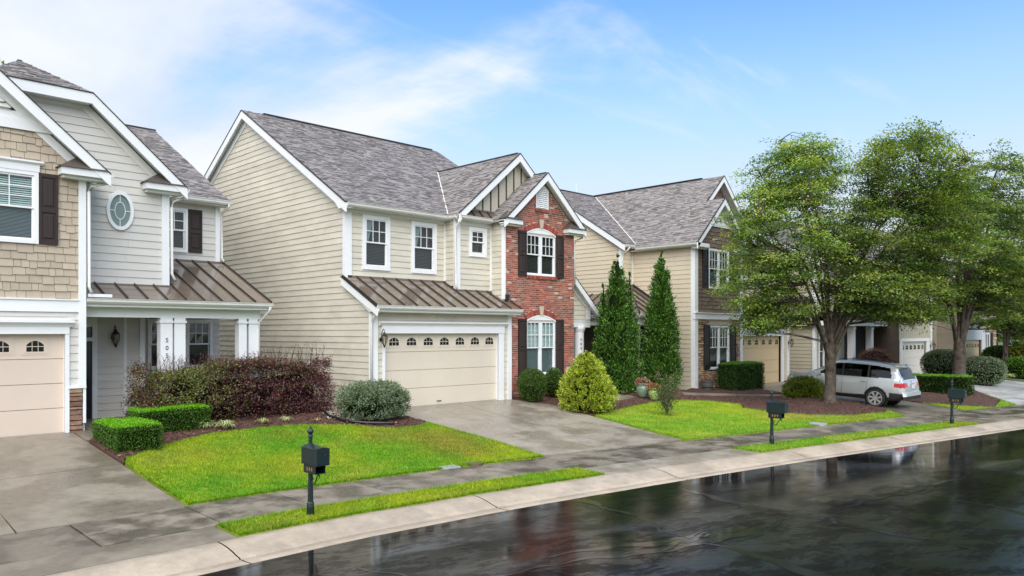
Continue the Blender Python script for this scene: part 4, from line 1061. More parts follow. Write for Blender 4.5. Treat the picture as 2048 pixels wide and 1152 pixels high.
lantern(H1, 7.27, 23.37, 3.05, 1.15)

# ---------------- HOUSE 2 (middle, red brick bay)
H2 = empty('house', (18.5, 24, .72), 'cream lap-sided house with red brick gabled bay and wide cream garage door', 'house', 'houses along the street')
XS, GY_, Y2, YB, YR = 13.85, 20.2, 21.72, 21.12, 20.40
XB1, XBR, XR2 = 18.11, 19.87, 23.83
FL, FG, FM, FB, FBR = FX(XS), FY(GY_), FY(Y2), FY(YB), FY(YR)
side = [(20.2, .62), (35.78, .62), (35.78, 7.3), (28.75, 11.72), (21.72, 7.3), (21.72, 5.02), (20.2, 4.16)]
w2 = wall_core(H2, [(FL, [(20.4, .62), (35.7, .62), (35.7, 7.2), (28.75, 11.5), (21.9, 7.2), (21.9, 4.9), (20.4, 4.0)]), (FG, [(13.9, .6), (19.9, .6), (19.9, 4.1), (13.9, 4.1)]), (FM, [(13.9, 4.6), (19, 4.6), (19, 7.25), (13.9, 7.25)]), (FB, [(18.2, 4.6), (20.5, 4.6), (20.5, 9.4), (18.2, 7.4)])])
part(w2, 'end_wall', MB().rect(FY(35.78), XS, 23.4, .5, 7.3, -.05, 0).ext(FR(23.4), [(21.8, .5), (35.78, .5), (35.78, 7.3), (28.75, 11.7), (21.8, 7.3)], -.05, 0).rect(FR(XR2), 20.5, 23, .5, 7.3, -.06, 0), 'siding2')
lap(w2, FL, side, [], M['siding2'], z0=.62)
# garage front
garage_door(H2, FG, 14.32, 19.35, .74, 3.17, 'gdoor2', 7, wz=(2.775, 3.03), ww=.40, first=14.77, pitch=.705)
part(H2, 'door_handle', MB().box(16.55, 16.75, 20.29, 20.325, .86, .88), 'ironb')
part(H2, 'jamb', MB().box(14.29, 14.32, 20.2, 20.37, .74, 3.17).box(19.35, 19.38, 20.2, 20.37, .74, 3.17).box(14.3, 19.37, 20.2, 20.37, 3.17, 3.2), 'trim')
trim(H2, FG, 14.23, 14.32, .70, 3.17, .045, 'door_casing'); trim(H2, FG, 19.35, 19.60, .70, 3.17, .05, 'door_casing')
trim(H2, FG, 14.20, 19.62, 3.172, 3.42, .065, 'door_header')
part(H2, 'crown_moulding', MB().sweep(FG, [(0, 3.42), (.07, 3.42), (.10, 3.47), (.16, 3.50), (.17, 3.51), (.17, 3.55), (0, 3.56)], 14.08, 19.72), 'trim')
lap(w2, FG, [(13.98, .70), (14.26, .70), (14.26, 3.4), (13.98, 3.4)], [], M['siding2']); lap(w2, FG, [(19.57, .70), (19.85, .70), (19.85, 3.4), (19.57, 3.4)], [], M['siding2'])
lap(w2, FG, [(13.98, 3.40), (19.85, 3.40), (19.85, 4.02), (13.98, 4.02)], [], M['siding2'])
trim(H2, FG, 13.796, 14.04, .66, 4.02, .05); trim(H2, FL, 20.155, 20.31, .66, 4.18, .05); trim(H2, FG, 19.80, 20.0, .62, 3.95, .05)
lantern(H2, 14.15, 20.15, 2.98, 1.1)
# shed roof over the garage
pr = part(H2, 'garage_roof', MB().rect(FM, 13.9, 18.12, 5.02, 5.09, 0, .05).rect(FB, 18.1, 19.9, 4.70, 4.77, 0, .06), 'metalroof')
s4 = .515; u4 = math.hypot(1, s4)
def glen(a):
    x = 13.72 + a
    return (0, ((Y2 - 19.78) if x < XB1 + .02 else (YB - 19.78) if x < XBR else (YR - 19.78 - .02)) * u4)
metal_plane(pr, (13.72, 19.78, 4.06), (1, 0, 0), (0, 1, s4), glen, 0, 6.42, .535)
gutter(pr, FY(19.80), 13.70, 20.16, 3.92, .0)
part(pr, 'fascia', MB().rect(FY(19.82), 13.72, 20.12, 3.86, 4.03, -.03, .02), 'trim')
part(pr, 'garage_soffit', MB().box(13.72, 20.12, 19.82, 20.19, 3.84, 3.88), 'trim2')
rake(pr, FX(13.72), (19.72, 3.98), (21.76, 5.03), .26, -.02, .03)
part(pr, 'rake_soffit', MB().ext(FX(13.72), [(19.8, 3.84), (20.2, 3.84), (21.74, 4.80), (21.74, 4.84), (19.8, 3.90)], -.13, -.02), 'trim')
downspout(H2, [(13.78, 19.74, 3.94), (13.78, 19.78, 3.84), (13.79, 20.1, 3.62), (13.79, 20.13, 3.5), (13.79, 20.13, .8)])
part(pr, 'flashing', MB().box(19.86, 20.02, 20.30, 20.40, 4.40, 4.62), 'drip')
# upper storey
oa = window(H2, FM, 14.49, 15.61, 5.32, 7.17, grid=(3, 2), cas=.13, up='curtain', low='blindd')
ob_ = window(H2, FM, 16.53, 17.67, 5.31, 7.15, grid=(3, 2), cas=.13, up='curtain', low='blindd')
oc_ = window(H2, FB, 18.72, 19.60, 6.01, 7.10, grid=(2, 2), cas=.13, up='blindd', low='blindd')
lap(w2, FM, [(13.98, 5.06), (XB1, 5.06), (XB1, 7.32), (13.98, 7.32)], [oa, ob_], M['siding2'])
lap(w2, FB, [(XB1, 4.74), (XBR, 4.74), (XBR, 7.32), (XB1, 7.32)], [oc_], M['siding2'])
lap(w2, FX(XB1), [(YB, 4.90), (Y2, 4.90), (Y2, 7.32), (YB, 7.32)], [], M['siding2']); lap(w2, FX(XBR), [(YR, 4.4), (YB, 4.4), (YB, 7.4), (YR, 7.4)], [], M['siding2'])
trim(H2, FM, 13.796, 14.06, 5.04, 7.34, .05); trim(H2, FL, 21.675, 21.83, 5.0, 7.36, .05); trim(H2, FM, 18.02, 18.11, 5.06, 7.33, .035)
trim(H2, FB, 18.056, 18.28, 4.76, 7.33, .05); trim(H2, FX(XB1), 21.075, 21.2, 4.76, 7.33, .05); trim(H2, FB, 19.78, 19.87, 4.76, 7.33, .035)
trim(H2, FX(XBR), 20.36, 20.52, 4.44, 7.40, .05)
part(H2, 'frieze_board', MB().rect(FM, 14.06, 18.02, 7.18, 7.34, 0, .04).rect(FB, 18.28, 19.78, 7.14, 7.34, 0, .04), 'trim')
# main roof
mr_ = part(H2, 'roof', MB().box(14.5, 23.1, 28.66, 28.84, 11.90, 11.97), 'drip')
s5 = (11.93 - 7.46) / (28.75 - 21.37); u5 = math.hypot(1, s5)
shingle_plane(mr_, (13.63, 21.37, 7.46), (1, 0, 0), (0, 1, s5), [(0, 0), (9.77, 0), (9.77, 7.38 * u5), (0, 7.38 * u5)])
shingle_plane(mr_, (13.63, 36.13, 7.46), (1, 0, 0), (0, -1, s5), [(0, 0), (9.77, 0), (9.77, 7.38 * u5), (0, 7.38 * u5)])
FLo = FX(13.63)
rake(mr_, FLo, (21.34, 7.41), (28.75, 11.90), .30, -.02, .03); rake(mr_, FLo, (28.75, 11.90), (36.16, 7.41), .30, -.02, .03)
part(mr_, 'rake_frieze', MB().ext(FL, [(21.7, 7.42), (28.75, 11.72), (28.75, 11.42), (21.8, 7.2)], 0, .045).ext(FL, [(35.8, 7.42), (28.75, 11.72), (28.75, 11.42), (35.7, 7.2)], 0, .045), 'trim')
part(mr_, 'rake_soffit', MB().ext(FLo, [(21.4, 7.36), (28.75, 11.76), (28.75, 11.72), (21.4, 7.30)], -.22, -.02).ext(FLo, [(36.1, 7.36), (28.75, 11.76), (28.75, 11.72), (36.1, 7.30)], -.22, -.02), 'trim')
part(mr_, 'corner_box', MB().ext(FLo, [(21.34, 7.26), (21.75, 7.26), (21.98, 7.50), (21.40, 7.44)], -.24, .032), 'trim')
rake(mr_, FR(23.42), (21.34, 7.41), (28.75, 11.90), .26, -.02, .03)
part(mr_, 'valley_sheen', MB().tube([(18.02, 21.47, 7.52), (21.08, 25.80, 10.15)], .028, 5), 'trim2')  # off-white strip added as the wet sheen along the valley
gutter(mr_, FY(21.37), 13.66, 18.05, 7.30, .0)
part(mr_, 'soffit', MB().box(13.65, 18.1, 21.39, 21.71, 7.28, 7.31).box(13.66, 18.1, 21.36, 21.39, 7.28, 7.43), 'trim2')
# cross gable with board and batten
s6 = .854; u6 = math.hypot(1, s6)
cg = part(H2, 'cross_roof', MB().box(21.04, 21.20, 20.9, 27.2, 10.13, 10.18), 'drip')
shingle_plane(cg, (17.95, 20.84, 7.46), (0, 1, 0), (1, 0, s6), [(0, 0), (6.3, 0), (6.3, 3.17 * u6), (0, 3.17 * u6)])
shingle_plane(cg, (24.29, 20.84, 7.46), (0, 1, 0), (-1, 0, s6), [(0, 0), (6.3, 0), (6.3, 3.17 * u6), (0, 3.17 * u6)])
FC = FY(20.84)
rake(cg, FC, (17.98, 7.46), (21.12, 10.13), .30, -.02, .035); rake(cg, FC, (21.12, 10.13), (24.26, 7.46), .30, -.02, .035)
part(cg, 'soffit', MB().ext(FC, [(18.0, 7.42), (21.12, 10.0), (21.12, 9.95), (18.0, 7.36)], -.28, -.02).ext(FC, [(24.2, 7.42), (21.12, 10.0), (21.12, 9.95), (24.2, 7.36)], -.28, -.02).box(17.98, 19.65, 20.86, 21.11, 7.28, 7.31).box(17.98, 19.65, 20.82, 20.86, 7.28, 7.44), 'trim2')
part(cg, 'gable_panel', MB().ext(FB, [(18.2, 7.40), (24, 7.4), (21.12, 9.95)], -.04, .0), 'batten')
for k in range(12):
    x = 18.6 + k * .41; zt = 9.93 - abs(x - 21.12) * s6
    if zt > 7.5: part(cg, 'batten', MB().rect(FB, x - .022, x + .022, 7.42, zt, 0, .028), 'seam' if False else 'shutter')
gutter(cg, FY(20.84), 18.0, 19.66, 7.30, .0); gutter(cg, FX(17.97), 20.86, 21.35, 7.30, .0)
pm = part(cg, 'pent_roof', MB().rect(FB, 18.4, 20.0, 7.72, 7.78, 0, .04), 'metalroof')
metal_plane(pm, (18.35, 20.86, 7.47), (1, 0, 0), (0, 1, 1.0), lambda a: (0, min(.36, .02 + a * .9)), 0, 1.7, .42)
downspout(H2, [(18.04, 20.76, 7.32), (18.04, 20.8, 7.2), (18.04, 21.02, 7.05), (18.02, 21.04, 6.9), (18.02, 21.04, 4.95), (18.02, 20.98, 4.78)])
# brick bay
def arc(c, hw, z0, rise, n=10): return [(c - hw + 2 * hw * i / n, z0 + rise * (1 - ((2 * i / n) - 1) ** 2)) for i in range(n + 1)]
bp = [(XBR, .55), (XR2, .55), (XR2, 7.45), (21.86, 9.18), (XBR, 7.45)]
WINS = [(21.02, 22.70, 5.41, 7.02, .24), (21.02, 22.70, 1.55, 3.66, .22)]
bw = part(H2, 'brick_wall', MB(), 'mortar')
# mortar bed: strips around the openings
def mort(poly): return MB().ext(FBR, poly, -.06, -.009)
mm = MB()
for poly in ([(XBR, .55), (21.0, .55), (21.0, 8.43), (XBR, 7.45)], [(22.72, .55), (XR2, .55), (XR2, 7.45), (22.72, 8.43)], [(21.0, .55), (22.72, .55), (22.72, 1.5), (21.0, 1.5)],
             [(21.0, 3.64)] + [(22.72, 3.64), (22.72, 5.38), (21.0, 5.38)], [(21.0, 7.0), (22.72, 7.0), (22.72, 8.43), (21.86, 9.18), (21.0, 8.43)]):
    mm.ext(FBR, poly, -.06, -.009)
bpy.data.objects.remove(bw); bw = part(H2, 'brick_wall', mm, 'mortar')
BC = [(.36, .100, .062), (.31, .085, .055), (.40, .130, .082), (.26, .078, .055), (.21, .082, .062), (.10, .062, .055), (.20, .125, .10), (.42, .17, .115), (.52, .40, .33)]
BWT = [5, 5, 4, 4, 2.4, 1.8, 1.8, 2.2, 1.1]
bl, bh, jt = .24, .0785, .017
bricks = []
def arched(x, z, infl=0):
    for a, b, z0, z1, rise in WINS:
        if a - infl < x < b + infl and z > z0 - .05 - infl:
            c = (a + b) / 2; hw = (b - a) / 2
            if z < z1 + rise * (1 - ((x - c) / hw) ** 2) + infl * 1.0: return True
    return False
row = 0; z = .56
while z < 9.15:
    A_, B_ = span(bp, z + .005), span(bp, min(z + bh, 9.17))
    if A_ and B_:
        l_, r_ = max(A_[0], B_[0]), min(A_[1], B_[1]); x = l_ - (bl / 2 if row % 2 else 0)
        while x < r_:
            a, b = max(x, l_), min(x + bl, r_); x += bl
            if b - a < .05: continue
            # trim bricks against the openings (with the soldier course above them)
            pieces = [(a, b)]
            for wa, wb, z0, z1, rise in WINS:
                c = (wa + wb) / 2; zz = z + bh / 2
                if z0 - .10 < zz < z1 + rise + .25:
                    if zz < z1 + .02: h0, h1 = (wa - .01, wb + .01)
                    else:
                        q = 1 - (zz - .225 - z1) / rise; 
                        if q <= 0: continue
                        hw = (wb - wa) / 2 * math.sqrt(min(q, 1.)) + (.10 if q >= 1 else .04); h0, h1 = c - hw - .02, c + hw + .02
                    np_ = []
                    for p, q_ in pieces:
                        if q_ <= h0 or p >= h1: np_.append((p, q_)); continue
                        if p < h0 - .03: np_.append((p, h0))
                        if q_ > h1 + .03: np_.append((h1, q_))
                    pieces = np_
            for p, q_ in pieces:
                if q_ - p > .03: bricks.append((p, q_, z))
    z += bh; row += 1
R2 = random.Random(5)
bricks.sort(key=lambda b: b[0] + abs(b[2] - 5) * .3)
def brick_geo(mb, p, q, z, c):
    t = R2.uniform(-.002, .004)
    mb.loft([FBR.p(p + jt / 2, z + jt / 2, -.05), FBR.p(q - jt / 2, z + jt / 2, -.05), FBR.p(q - jt / 2, z + bh - jt / 2, -.05), FBR.p(p + jt / 2, z + bh - jt / 2, -.05)],
            [FBR.p(p + jt / 2, z + jt / 2, t), FBR.p(q - jt / 2, z + jt / 2, t), FBR.p(q - jt / 2, z + bh - jt / 2, t), FBR.p(p + jt / 2, z + bh - jt / 2, t)], c)
stuff = MB()
for i, (p, q, z) in enumerate(bricks):
    c = R2.choices(BC, BWT)[0]; k = R2.uniform(.85, 1.15); c = tuple(v * k for v in c)
    if i < 300:
        mb = MB(); brick_geo(mb, p, q, z, c); mb.build('brick', M['brick'], bw, fix=False)
    else: brick_geo(stuff, p, q, z, c)
stuff.build('brickwork', M['brick'], bw, fix=False, kind='stuff')
# arches of soldier bricks, keystones, sills, windows, shutters
for (a, b, z0, z1, rise), (upk, lowk) in zip(WINS, (('blindd', 'blindd'), ('blindw', 'blindg'))):
    c, hw = (a + b) / 2, (b - a) / 2; n = 19
    for k in range(n):
        t0, t1 = -1.04 + 2.08 * k / n, -1.04 + 2.08 * (k + 1) / n
        if abs((t0 + t1) / 2) < .09: continue
        def pt(t, up_):
            x = c + hw * t; zz = z1 + rise * (1 - min(t * t, 1.08)); sl_ = -2 * rise * t / hw; ln = math.hypot(1, sl_)
            return (x - sl_ / ln * up_, zz + up_ / ln)
        e = .004
        MB().ext(FBR, [pt(t0 + e, .012), pt(t1 - e, .012), pt(t1 - e, .215), pt(t0 + e, .215)], -.05, .012).build('soldier_brick', M['brickw'], bw)
    zk = z1 + rise
    MB().ext(FBR, [(c - .075, zk + .0), (c + .075, zk + .0), (c + .125, zk + .34), (c - .125, zk + .34)], -.04, .045).build('keystone', M['limestone'], bw)
    for k in range(16):
        x0 = a - .06 + (b - a + .12) * k / 16; x1 = a - .06 + (b - a + .12) * (k + 1) / 16
        MB().rect(FBR, x0 + .004, x1 - .004, z0 - .13, z0 - .01, -.05, .05).build('sill_brick', M['brickw'], bw)
    wn_ = window(H2, FY(YR + .05), a + .0, b - .0, z0, z1 + .02, n=2, grid=(3, 2), cas=.06, up=upk, low=lowk, mull=.10, proud=.03, casing_bottom=.05)
    top = arc(c, hw, z1, rise)
    part(H2, 'arch_panel', MB().ext(FY(YR + .05), [(a, z1 + .02)] + [(x, max(q, z1 + .021)) for x, q in top] + [(b, z1 + .02)], -.05, .058), 'trim')
    part(H2, 'arch_moulding', MB().ext(FY(YR + .05), top + [(x, q - .05) for x, q in top[::-1]], -.02, .070), 'trim')
    zs0, zs1 = z0 + .0, z1 + .06
    shutter(H2, FBR, a - .44, a - .02, zs0 - .05, zs1); shutter(H2, FBR, b + .02, b + .44, zs0 - .05, zs1)
vt = part(H2, 'gable_vent', MB().rect(FBR, 21.55, 22.22, 8.02, 8.72, 0, .03).ext(FBR, [(21.55, 8.72), (22.22, 8.72), (22.22, 8.80), (21.885, 9.08), (21.55, 8.80)], 0, .03).rect(FBR, 21.53, 21.60, 8.02, 8.78, .03, .05).rect(FBR, 22.17, 22.24, 8.02, 8.78, .03, .05), 'trim')
for k in range(11):
    z = 8.05 + k * .075; hw = .28 if z < 8.72 else .28 - (z - 8.72) * .9
    MB().loft([FBR.p(21.885 - hw, z + .045, .03), FBR.p(21.885 + hw, z + .045, .03), FBR.p(21.885 + hw, z + .06, .03), FBR.p(21.885 - hw, z + .06, .03)],
              [FBR.p(21.885 - hw, z, .062), FBR.p(21.885 + hw, z, .062), FBR.p(21.885 + hw, z + .015, .062), FBR.p(21.885 - hw, z + .015, .062)]).build('vent_slat', M['trim'], vt)
for k in range(8): MB().rect(FBR, 21.5 + k * .095, 21.587 + k * .095, 7.90, 8.01, -.02, .04).build('sill_brick', M['brickw'], bw)
s7 = .877; u7 = math.hypot(1, s7)
bg_ = part(H2, 'bay_roof', MB().box(21.84, 21.96, 20.15, 23.6, 9.39, 9.43), 'drip')
shingle_plane(bg_, (19.58, 20.10, 7.38), (0, 1, 0), (1, 0, s7), [(0, 0), (3.6, 0), (3.6, 2.32 * u7), (0, 2.32 * u7)])
shingle_plane(bg_, (24.22, 20.10, 7.38), (0, 1, 0), (-1, 0, s7), [(0, 0), (3.6, 0), (3.6, 2.32 * u7), (0, 2.32 * u7)])
FC2 = FY(20.10)
rake(bg_, FC2, (19.58, 7.36), (21.90, 9.39), .29, -.02, .035); rake(bg_, FC2, (21.90, 9.39), (24.22, 7.36), .29, -.02, .035)
part(bg_, 'soffit', MB().ext(FC2, [(19.6, 7.33), (21.9, 9.28), (21.9, 9.23), (19.6, 7.27)], -.30, -.02).ext(FC2, [(24.2, 7.33), (21.9, 9.28), (21.9, 9.23), (24.2, 7.27)], -.30, -.02), 'trim')
eave_return(bg_, FC2, 19.6, 20.52, 7.24, -.30, .03); eave_return(bg_, FC2, 23.16, 24.20, 7.20, -.30, .03)
gutter(bg_, FR(24.20), 20.15, 22.5, 7.22)
downspout(H2, [(24.27, 20.3, 7.24), (24.25, 20.3, 7.1), (23.95, 20.42, 6.95), (23.92, 20.44, 6.8), (23.92, 20.44, 5.2)])
# entry porch to the right of the bay
FP = FY(21.0)
part(H2, 'porch_gable', MB().ext(FP, [(23.83, 3.72), (25.35, 3.72), (25.35, 4.3), (23.83, 5.6)], -.1, 0), 'siding2')
for k in range(6): part(H2, 'porch_board', MB().loft([FP.p(23.84, 3.74 + k * .205, 0), FP.p(23.84, 3.74 + k * .205, .025), FP.p(23.84, 3.95 + k * .205, .004), FP.p(23.84, 3.95 + k * .205, 0)], [FP.p(min(25.33, 25.33 - max(0, (k - 2) * .235)), 3.74 + k * .205, 0), FP.p(min(25.33, 25.33 - max(0, (k - 2) * .235)), 3.74 + k * .205, .025), FP.p(25.33 - max(0, (k - 1) * .235), 3.95 + k * .205, .004), FP.p(25.33 - max(0, (k - 1) * .235), 3.95 + k * .205, 0)]), 'siding2')
pg = part(H2, 'porch_roof', MB().box(23.85, 25.6, 20.98, 24, 3.66, 3.72), 'trim')
shingle_plane(pg, (25.98, 20.72, 4.02), (0, 1, 0), (-1, 0, .88), [(0, 0), (3.4, 0), (3.4, 2.15 * math.hypot(1, .88)), (0, 2.15 * math.hypot(1, .88))])
rake(pg, FY(20.72), (25.98, 3.98), (23.84, 5.86), .28, -.02, .03)
part(pg, 'soffit', MB().ext(FY(20.72), [(25.95, 3.9), (23.84, 5.74), (23.84, 5.69), (25.95, 3.84)], -.28, -.02), 'trim')
part(pg, 'porch_frieze', MB().ext(FP, [(25.6, 4.2), (23.84, 5.70), (23.84, 5.46), (25.35, 4.2)], 0, .04).rect(FP, 25.33, 25.58, 3.75, 4.3, -.05, .03), 'trim')
part(pg, 'beam', MB().box(23.86, 25.6, 21.0, 21.28, 3.42, 3.70), 'trim')
MB().lathe(25.02, 21.15, [(.27, .74), (.27, .84), (.22, .88), (.215, 3.2), (.25, 3.3), (.27, 3.36), (.27, 3.44)], 16).build('porch_column', M['trim'], H2, smooth=False)
text_mb('509', .15, (24.92, 20.945, 2.72), (.97, -.22, 0), (0, 0, 1), (0, -.012, 0), .19, True).build('house_number', M['ironb'], H2)
part(H2, 'porch_back', MB().box(23.5, 25.9, 23.2, 23.3, .7, 4.2), 'shadewall'); part(H2, 'porch_floor', MB().box(23.83, 25.9, 20.9, 23.2, .4, .80), 'drive')
# ---------------- HOUSE 3 (right of the brick bay: tan siding, stone base, brown shakes)
H3 = empty('house', (34, 22, .6), 'tan lap-sided house with stone base, brown shakes and tan garage, behind the first street tree', 'house', 'houses along the street')
XM, YM, XW, YW = 28.89, 21.82, 29.79, 18.46
F3L, F3M, F3W, F3F = FX(XM), FY(YM), FX(XW), FY(YW)
w3 = wall_core(H3, [(F3L, [(22, .5), (32, .5), (32, 7.2), (27, 10.4), (22, 7.2)]), (F3W, [(18.6, .5), (21.9, .5), (21.9, 7.1), (18.6, 7.1)]), (F3F, [(29.9, .5), (33.9, .5), (33.9, 7.1), (31.83, 8.9), (29.9, 7.1)]), (FY(20.3), [(33.9, 4.6), (39.5, 4.6), (39.5, 7.2), (33.9, 7.2)]), (FY(18.75), [(34, .4), (39.5, .4), (39.5, 3.9), (34, 3.9)])])
part(w3, 'end_wall', MB().rect(FY(32.2), XM, 39.6, .5, 7.2, -.05, 0).ext(FR(39.6), [(18.8, .4), (32.2, .4), (32.2, 7.2), (27, 10.5), (20.3, 7.2), (20.3, 4.9), (18.8, 4.0)], -.05, 0), 'siding3')
lap(w3, F3L, [(YM, .62), (32.2, .62), (32.2, 7.25), (27.0, 10.5), (YM, 7.25)], [], M['siding3'], exp=.208)
lap(w3, F3M, [(XM, .62), (XW, .62), (XW, 7.2), (XM, 7.2)], [], M['siding3'], exp=.208)
lap(w3, F3W, [(YW, .62), (YM, .62), (YM, 7.1), (YW, 7.1)], [], M['siding3'], exp=.208)
trim(H3, F3M, 28.846, 29.0, .62, 7.2, .04); trim(H3, F3L, 21.785, 21.95, .62, 7.25, .04); trim(H3, F3M, 29.70, 29.79, 4.9, 7.2, .03)
trim(H3, F3F, 29.736, 30.0, .55, 7.12, .06); trim(H3, F3W, 18.405, 18.62, .55, 7.12, .05); trim(H3, F3F, 33.80, 34.02, .55, 7.12, .06)
ol = window(H3, F3F, 30.97, 32.76, 1.50, 3.52, n=2, grid=(3, 2), cas=.07, up='none', low='none', mull=.1)
ou = window(H3, F3F, 30.92, 32.74, 5.22, 7.04, n=2, grid=(3, 2), cas=.08, up='curtain', low='blindg', mull=.1)
for a, b in ((30.46, 30.93), (32.82, 33.28)): shutter(H3, FY(YW - .055), a, b, 1.55, 3.54, 'shutterb')
for a, b in ((30.41, 30.88), (32.78, 33.2)): shutter(H3, F3F, a, b, 5.24, 7.02, 'shutterb')
stones(w3, F3F, 29.98, 33.82, .5, 3.82, M['stone3'], holes=[(30.95, 32.78, 1.45, 3.80)], hmin=.07, hmax=.13, wmin=.18, wmax=.45)
for k in range(4): MB().rect(F3F, 30.75 + k * .565, 31.305 + k * .565, 3.55, 3.80, -.03, .035).build('lintel_stone', M['limestone'], w3)
trim(H3, F3F, 29.70, 34.06, 3.80, 4.06, .09, 'band_board'); part(H3, 'band_cap', MB().rect(F3F, 29.68, 34.08, 4.062, 4.10, 0, .13), 'trim')
shakes(w3, F3F, [(30.0, 4.10), (33.82, 4.10), (33.82, 7.2), (33.0, 8.1), (30.8, 8.1), (30.0, 7.2)], [ou], M['shake3'], exp=.178, wmin=.12, wmax=.3, stag=.02)
trim(H3, F3F, 30.6, 33.1, 8.08, 8.30, .06, 'frieze_board')
part(H3, 'gable_louvre', MB().ext(F3F, [(30.8, 8.3), (32.9, 8.3), (31.83, 9.25)], -.04, .02), 'trim')
for k in range(5): part(H3, 'louvre_slat', MB().rect(F3F, 31.0 + k * .17, 32.66 - k * .17, 8.36 + k * .15, 8.46 + k * .15, .02, .06), 'trim2')
# roofs
r3 = part(H3, 'roof', MB().box(28.9, 39.6, 26.92, 27.08, 10.74, 10.79).box(33.22, 33.38, 20.2, 27, 10.78, 10.83), 'drip')
s8 = (10.75 - 7.33) / (27 - 21.5); u8 = math.hypot(1, s8)
shingle_plane(r3, (28.68, 21.5, 7.33), (1, 0, 0), (0, 1, s8), [(0, 0), (11.2, 0), (11.2, 5.5 * u8), (0, 5.5 * u8)])
shingle_plane(r3, (28.68, 32.5, 7.33), (1, 0, 0), (0, -1, s8), [(0, 0), (11.2, 0), (11.2, 5.5 * u8), (0, 5.5 * u8)])
rake(r3, FX(28.68), (21.47, 7.29), (27, 10.72), .30, -.02, .03); rake(r3, FX(28.68), (27, 10.72), (32.5, 7.29), .30, -.02, .03)
part(r3, 'rake_soffit', MB().ext(FX(28.68), [(21.5, 7.2), (27, 10.6), (27, 10.55), (21.5, 7.14)], -.21, -.02), 'trim')
s9 = .93; u9 = math.hypot(1, s9)
shingle_plane(r3, (29.46, 18.12, 7.20), (0, 1, 0), (1, 0, s9), [(0, 0), (9.5, 0), (9.5, 2.37 * u9), (0, 2.37 * u9)])
shingle_plane(r3, (29.46, 18.12, 7.20), (0, 1, 0), (1, 0, s9), [(.90, 2.37 * u9), (9.5, 2.37 * u9), (9.5, 3.85 * u9), (.90, 3.85 * u9)])
shingle_plane(r3, (34.22, 18.12, 7.20), (0, 1, 0), (-1, 0, s9), [(0, 0), (2.4, 0), (2.4, 2.37 * u9), (0, 2.37 * u9)])
shingle_plane(r3, (37.16, 19.02, 7.20), (0, 1, 0), (-1, 0, s9), [(0, 0), (9, 0), (9, 3.85 * u9), (0, 3.85 * u9)])
Fa, Fb = FY(18.12), FY(19.02)
rake(r3, Fa, (29.46, 7.17), (31.83, 9.38), .28, -.02, .03); rake(r3, Fa, (31.83, 9.38), (34.2, 7.17), .28, -.02, .03)
rake(r3, Fb, (31.55, 9.13), (33.31, 10.76), .28, -.02, .03); rake(r3, Fb, (33.31, 10.76), (37.16, 7.17), .28, -.02, .03)
part(r3, 'soffit', MB().ext(Fa, [(29.5, 7.12), (31.83, 9.27), (31.83, 9.22), (29.5, 7.06)], -.34, -.02).ext(Fa, [(34.2, 7.12), (31.83, 9.27), (31.83, 9.22), (34.2, 7.06)], -.34, -.02).ext(Fb, [(37.1, 7.1), (33.31, 10.62), (33.31, 10.57), (37.1, 7.04)], -.4, -.02), 'trim')
shakes(w3, FY(19.4), [(31.6, 9.0), (34.9, 9.0), (33.31, 10.48)], [], M['shake3'], exp=.178)
part(w3, 'upper_gable', MB().ext(FY(19.4), [(31.4, 8.6), (36.9, 7.2), (33.31, 10.55)], -.1, -.02), 'shake3')
eave_return(r3, Fa, 29.5, 30.45, 7.0, -.34, .03, roof=False); eave_return(r3, Fa, 33.2, 34.2, 7.0, -.34, .03, roof=False)
part(r3, 'valley_sheen', MB().tube([(29.62, 21.52, 7.36), (33.2, 26.85, 10.69)], .024, 5), 'trim2')  # pale strip standing for the valley's wet highlight
gutter(r3, FX(29.47), 18.12, 21.4, 7.05); gutter(r3, FY(21.5), 28.72, 29.4, 7.17)
part(r3, 'side_soffit', MB().box(29.48, 29.78, 18.15, 21.8, 7.02, 7.06), 'trim2')
part(r3, 'vent_pipe', MB().tube([(32.2, 27.4, 10.4), (32.2, 27.4, 11.4)], .02, 6), 'trim2')
downspout(H3, [(29.0, 21.42, 7.18), (28.95, 21.5, 7.05), (28.9, 21.72, 6.9), (28.88, 21.74, 6.7), (28.88, 21.74, 5.2)])
# garage wing
FG3 = FY(18.75)
garage_door(H3, FG3, 34.30, 38.74, .5, 3.02, 'gdoor3', 6, wz=(2.58, 2.84), ww=.36, first=34.80, pitch=.73)
trim(H3, FG3, 38.74, 38.98, .45, 3.02, .05, 'door_casing'); trim(H3, FG3, 34.1, 34.3, .45, 3.02, .05, 'door_casing'); trim(H3, FG3, 34.1, 39.0, 3.022, 3.34, .065, 'door_header')
lap(w3, FG3, [(34.05, 3.34), (39.4, 3.34), (39.4, 3.9), (34.05, 3.9)], [], M['siding3']); lap(w3, FG3, [(38.98, .5), (39.4, .5), (39.4, 3.34), (38.98, 3.34)], [], M['siding3'])
trim(H3, FG3, 39.36, 39.62, .45, 3.9, .05)
p3 = part(H3, 'garage_roof', MB().rect(FY(20.3), 34.0, 39.6, 4.88, 4.95, 0, .05), 'metalroof')
metal_plane(p3, (34.03, 18.35, 3.95), (1, 0, 0), (0, 1, .50), lambda a: (0, 1.95 * math.hypot(1, .5)), 0, 5.75, .48)
gutter(p3, FY(18.37), 34.04, 39.8, 3.80); part(p3, 'fascia', MB().rect(FY(18.4), 34.05, 39.78, 3.72, 3.92, -.03, .02), 'trim')
lantern(H3, 39.5, 18.7, 2.66, 1.1)
oz = window(H3, FY(20.3), 34.6, 35.7, 5.2, 6.95, grid=(3, 2), cas=.12)
lap(w3, FY(20.3), [(33.95, 4.92), (39.5, 4.92), (39.5, 7.25), (33.95, 7.25)], [oz], M['siding3'])
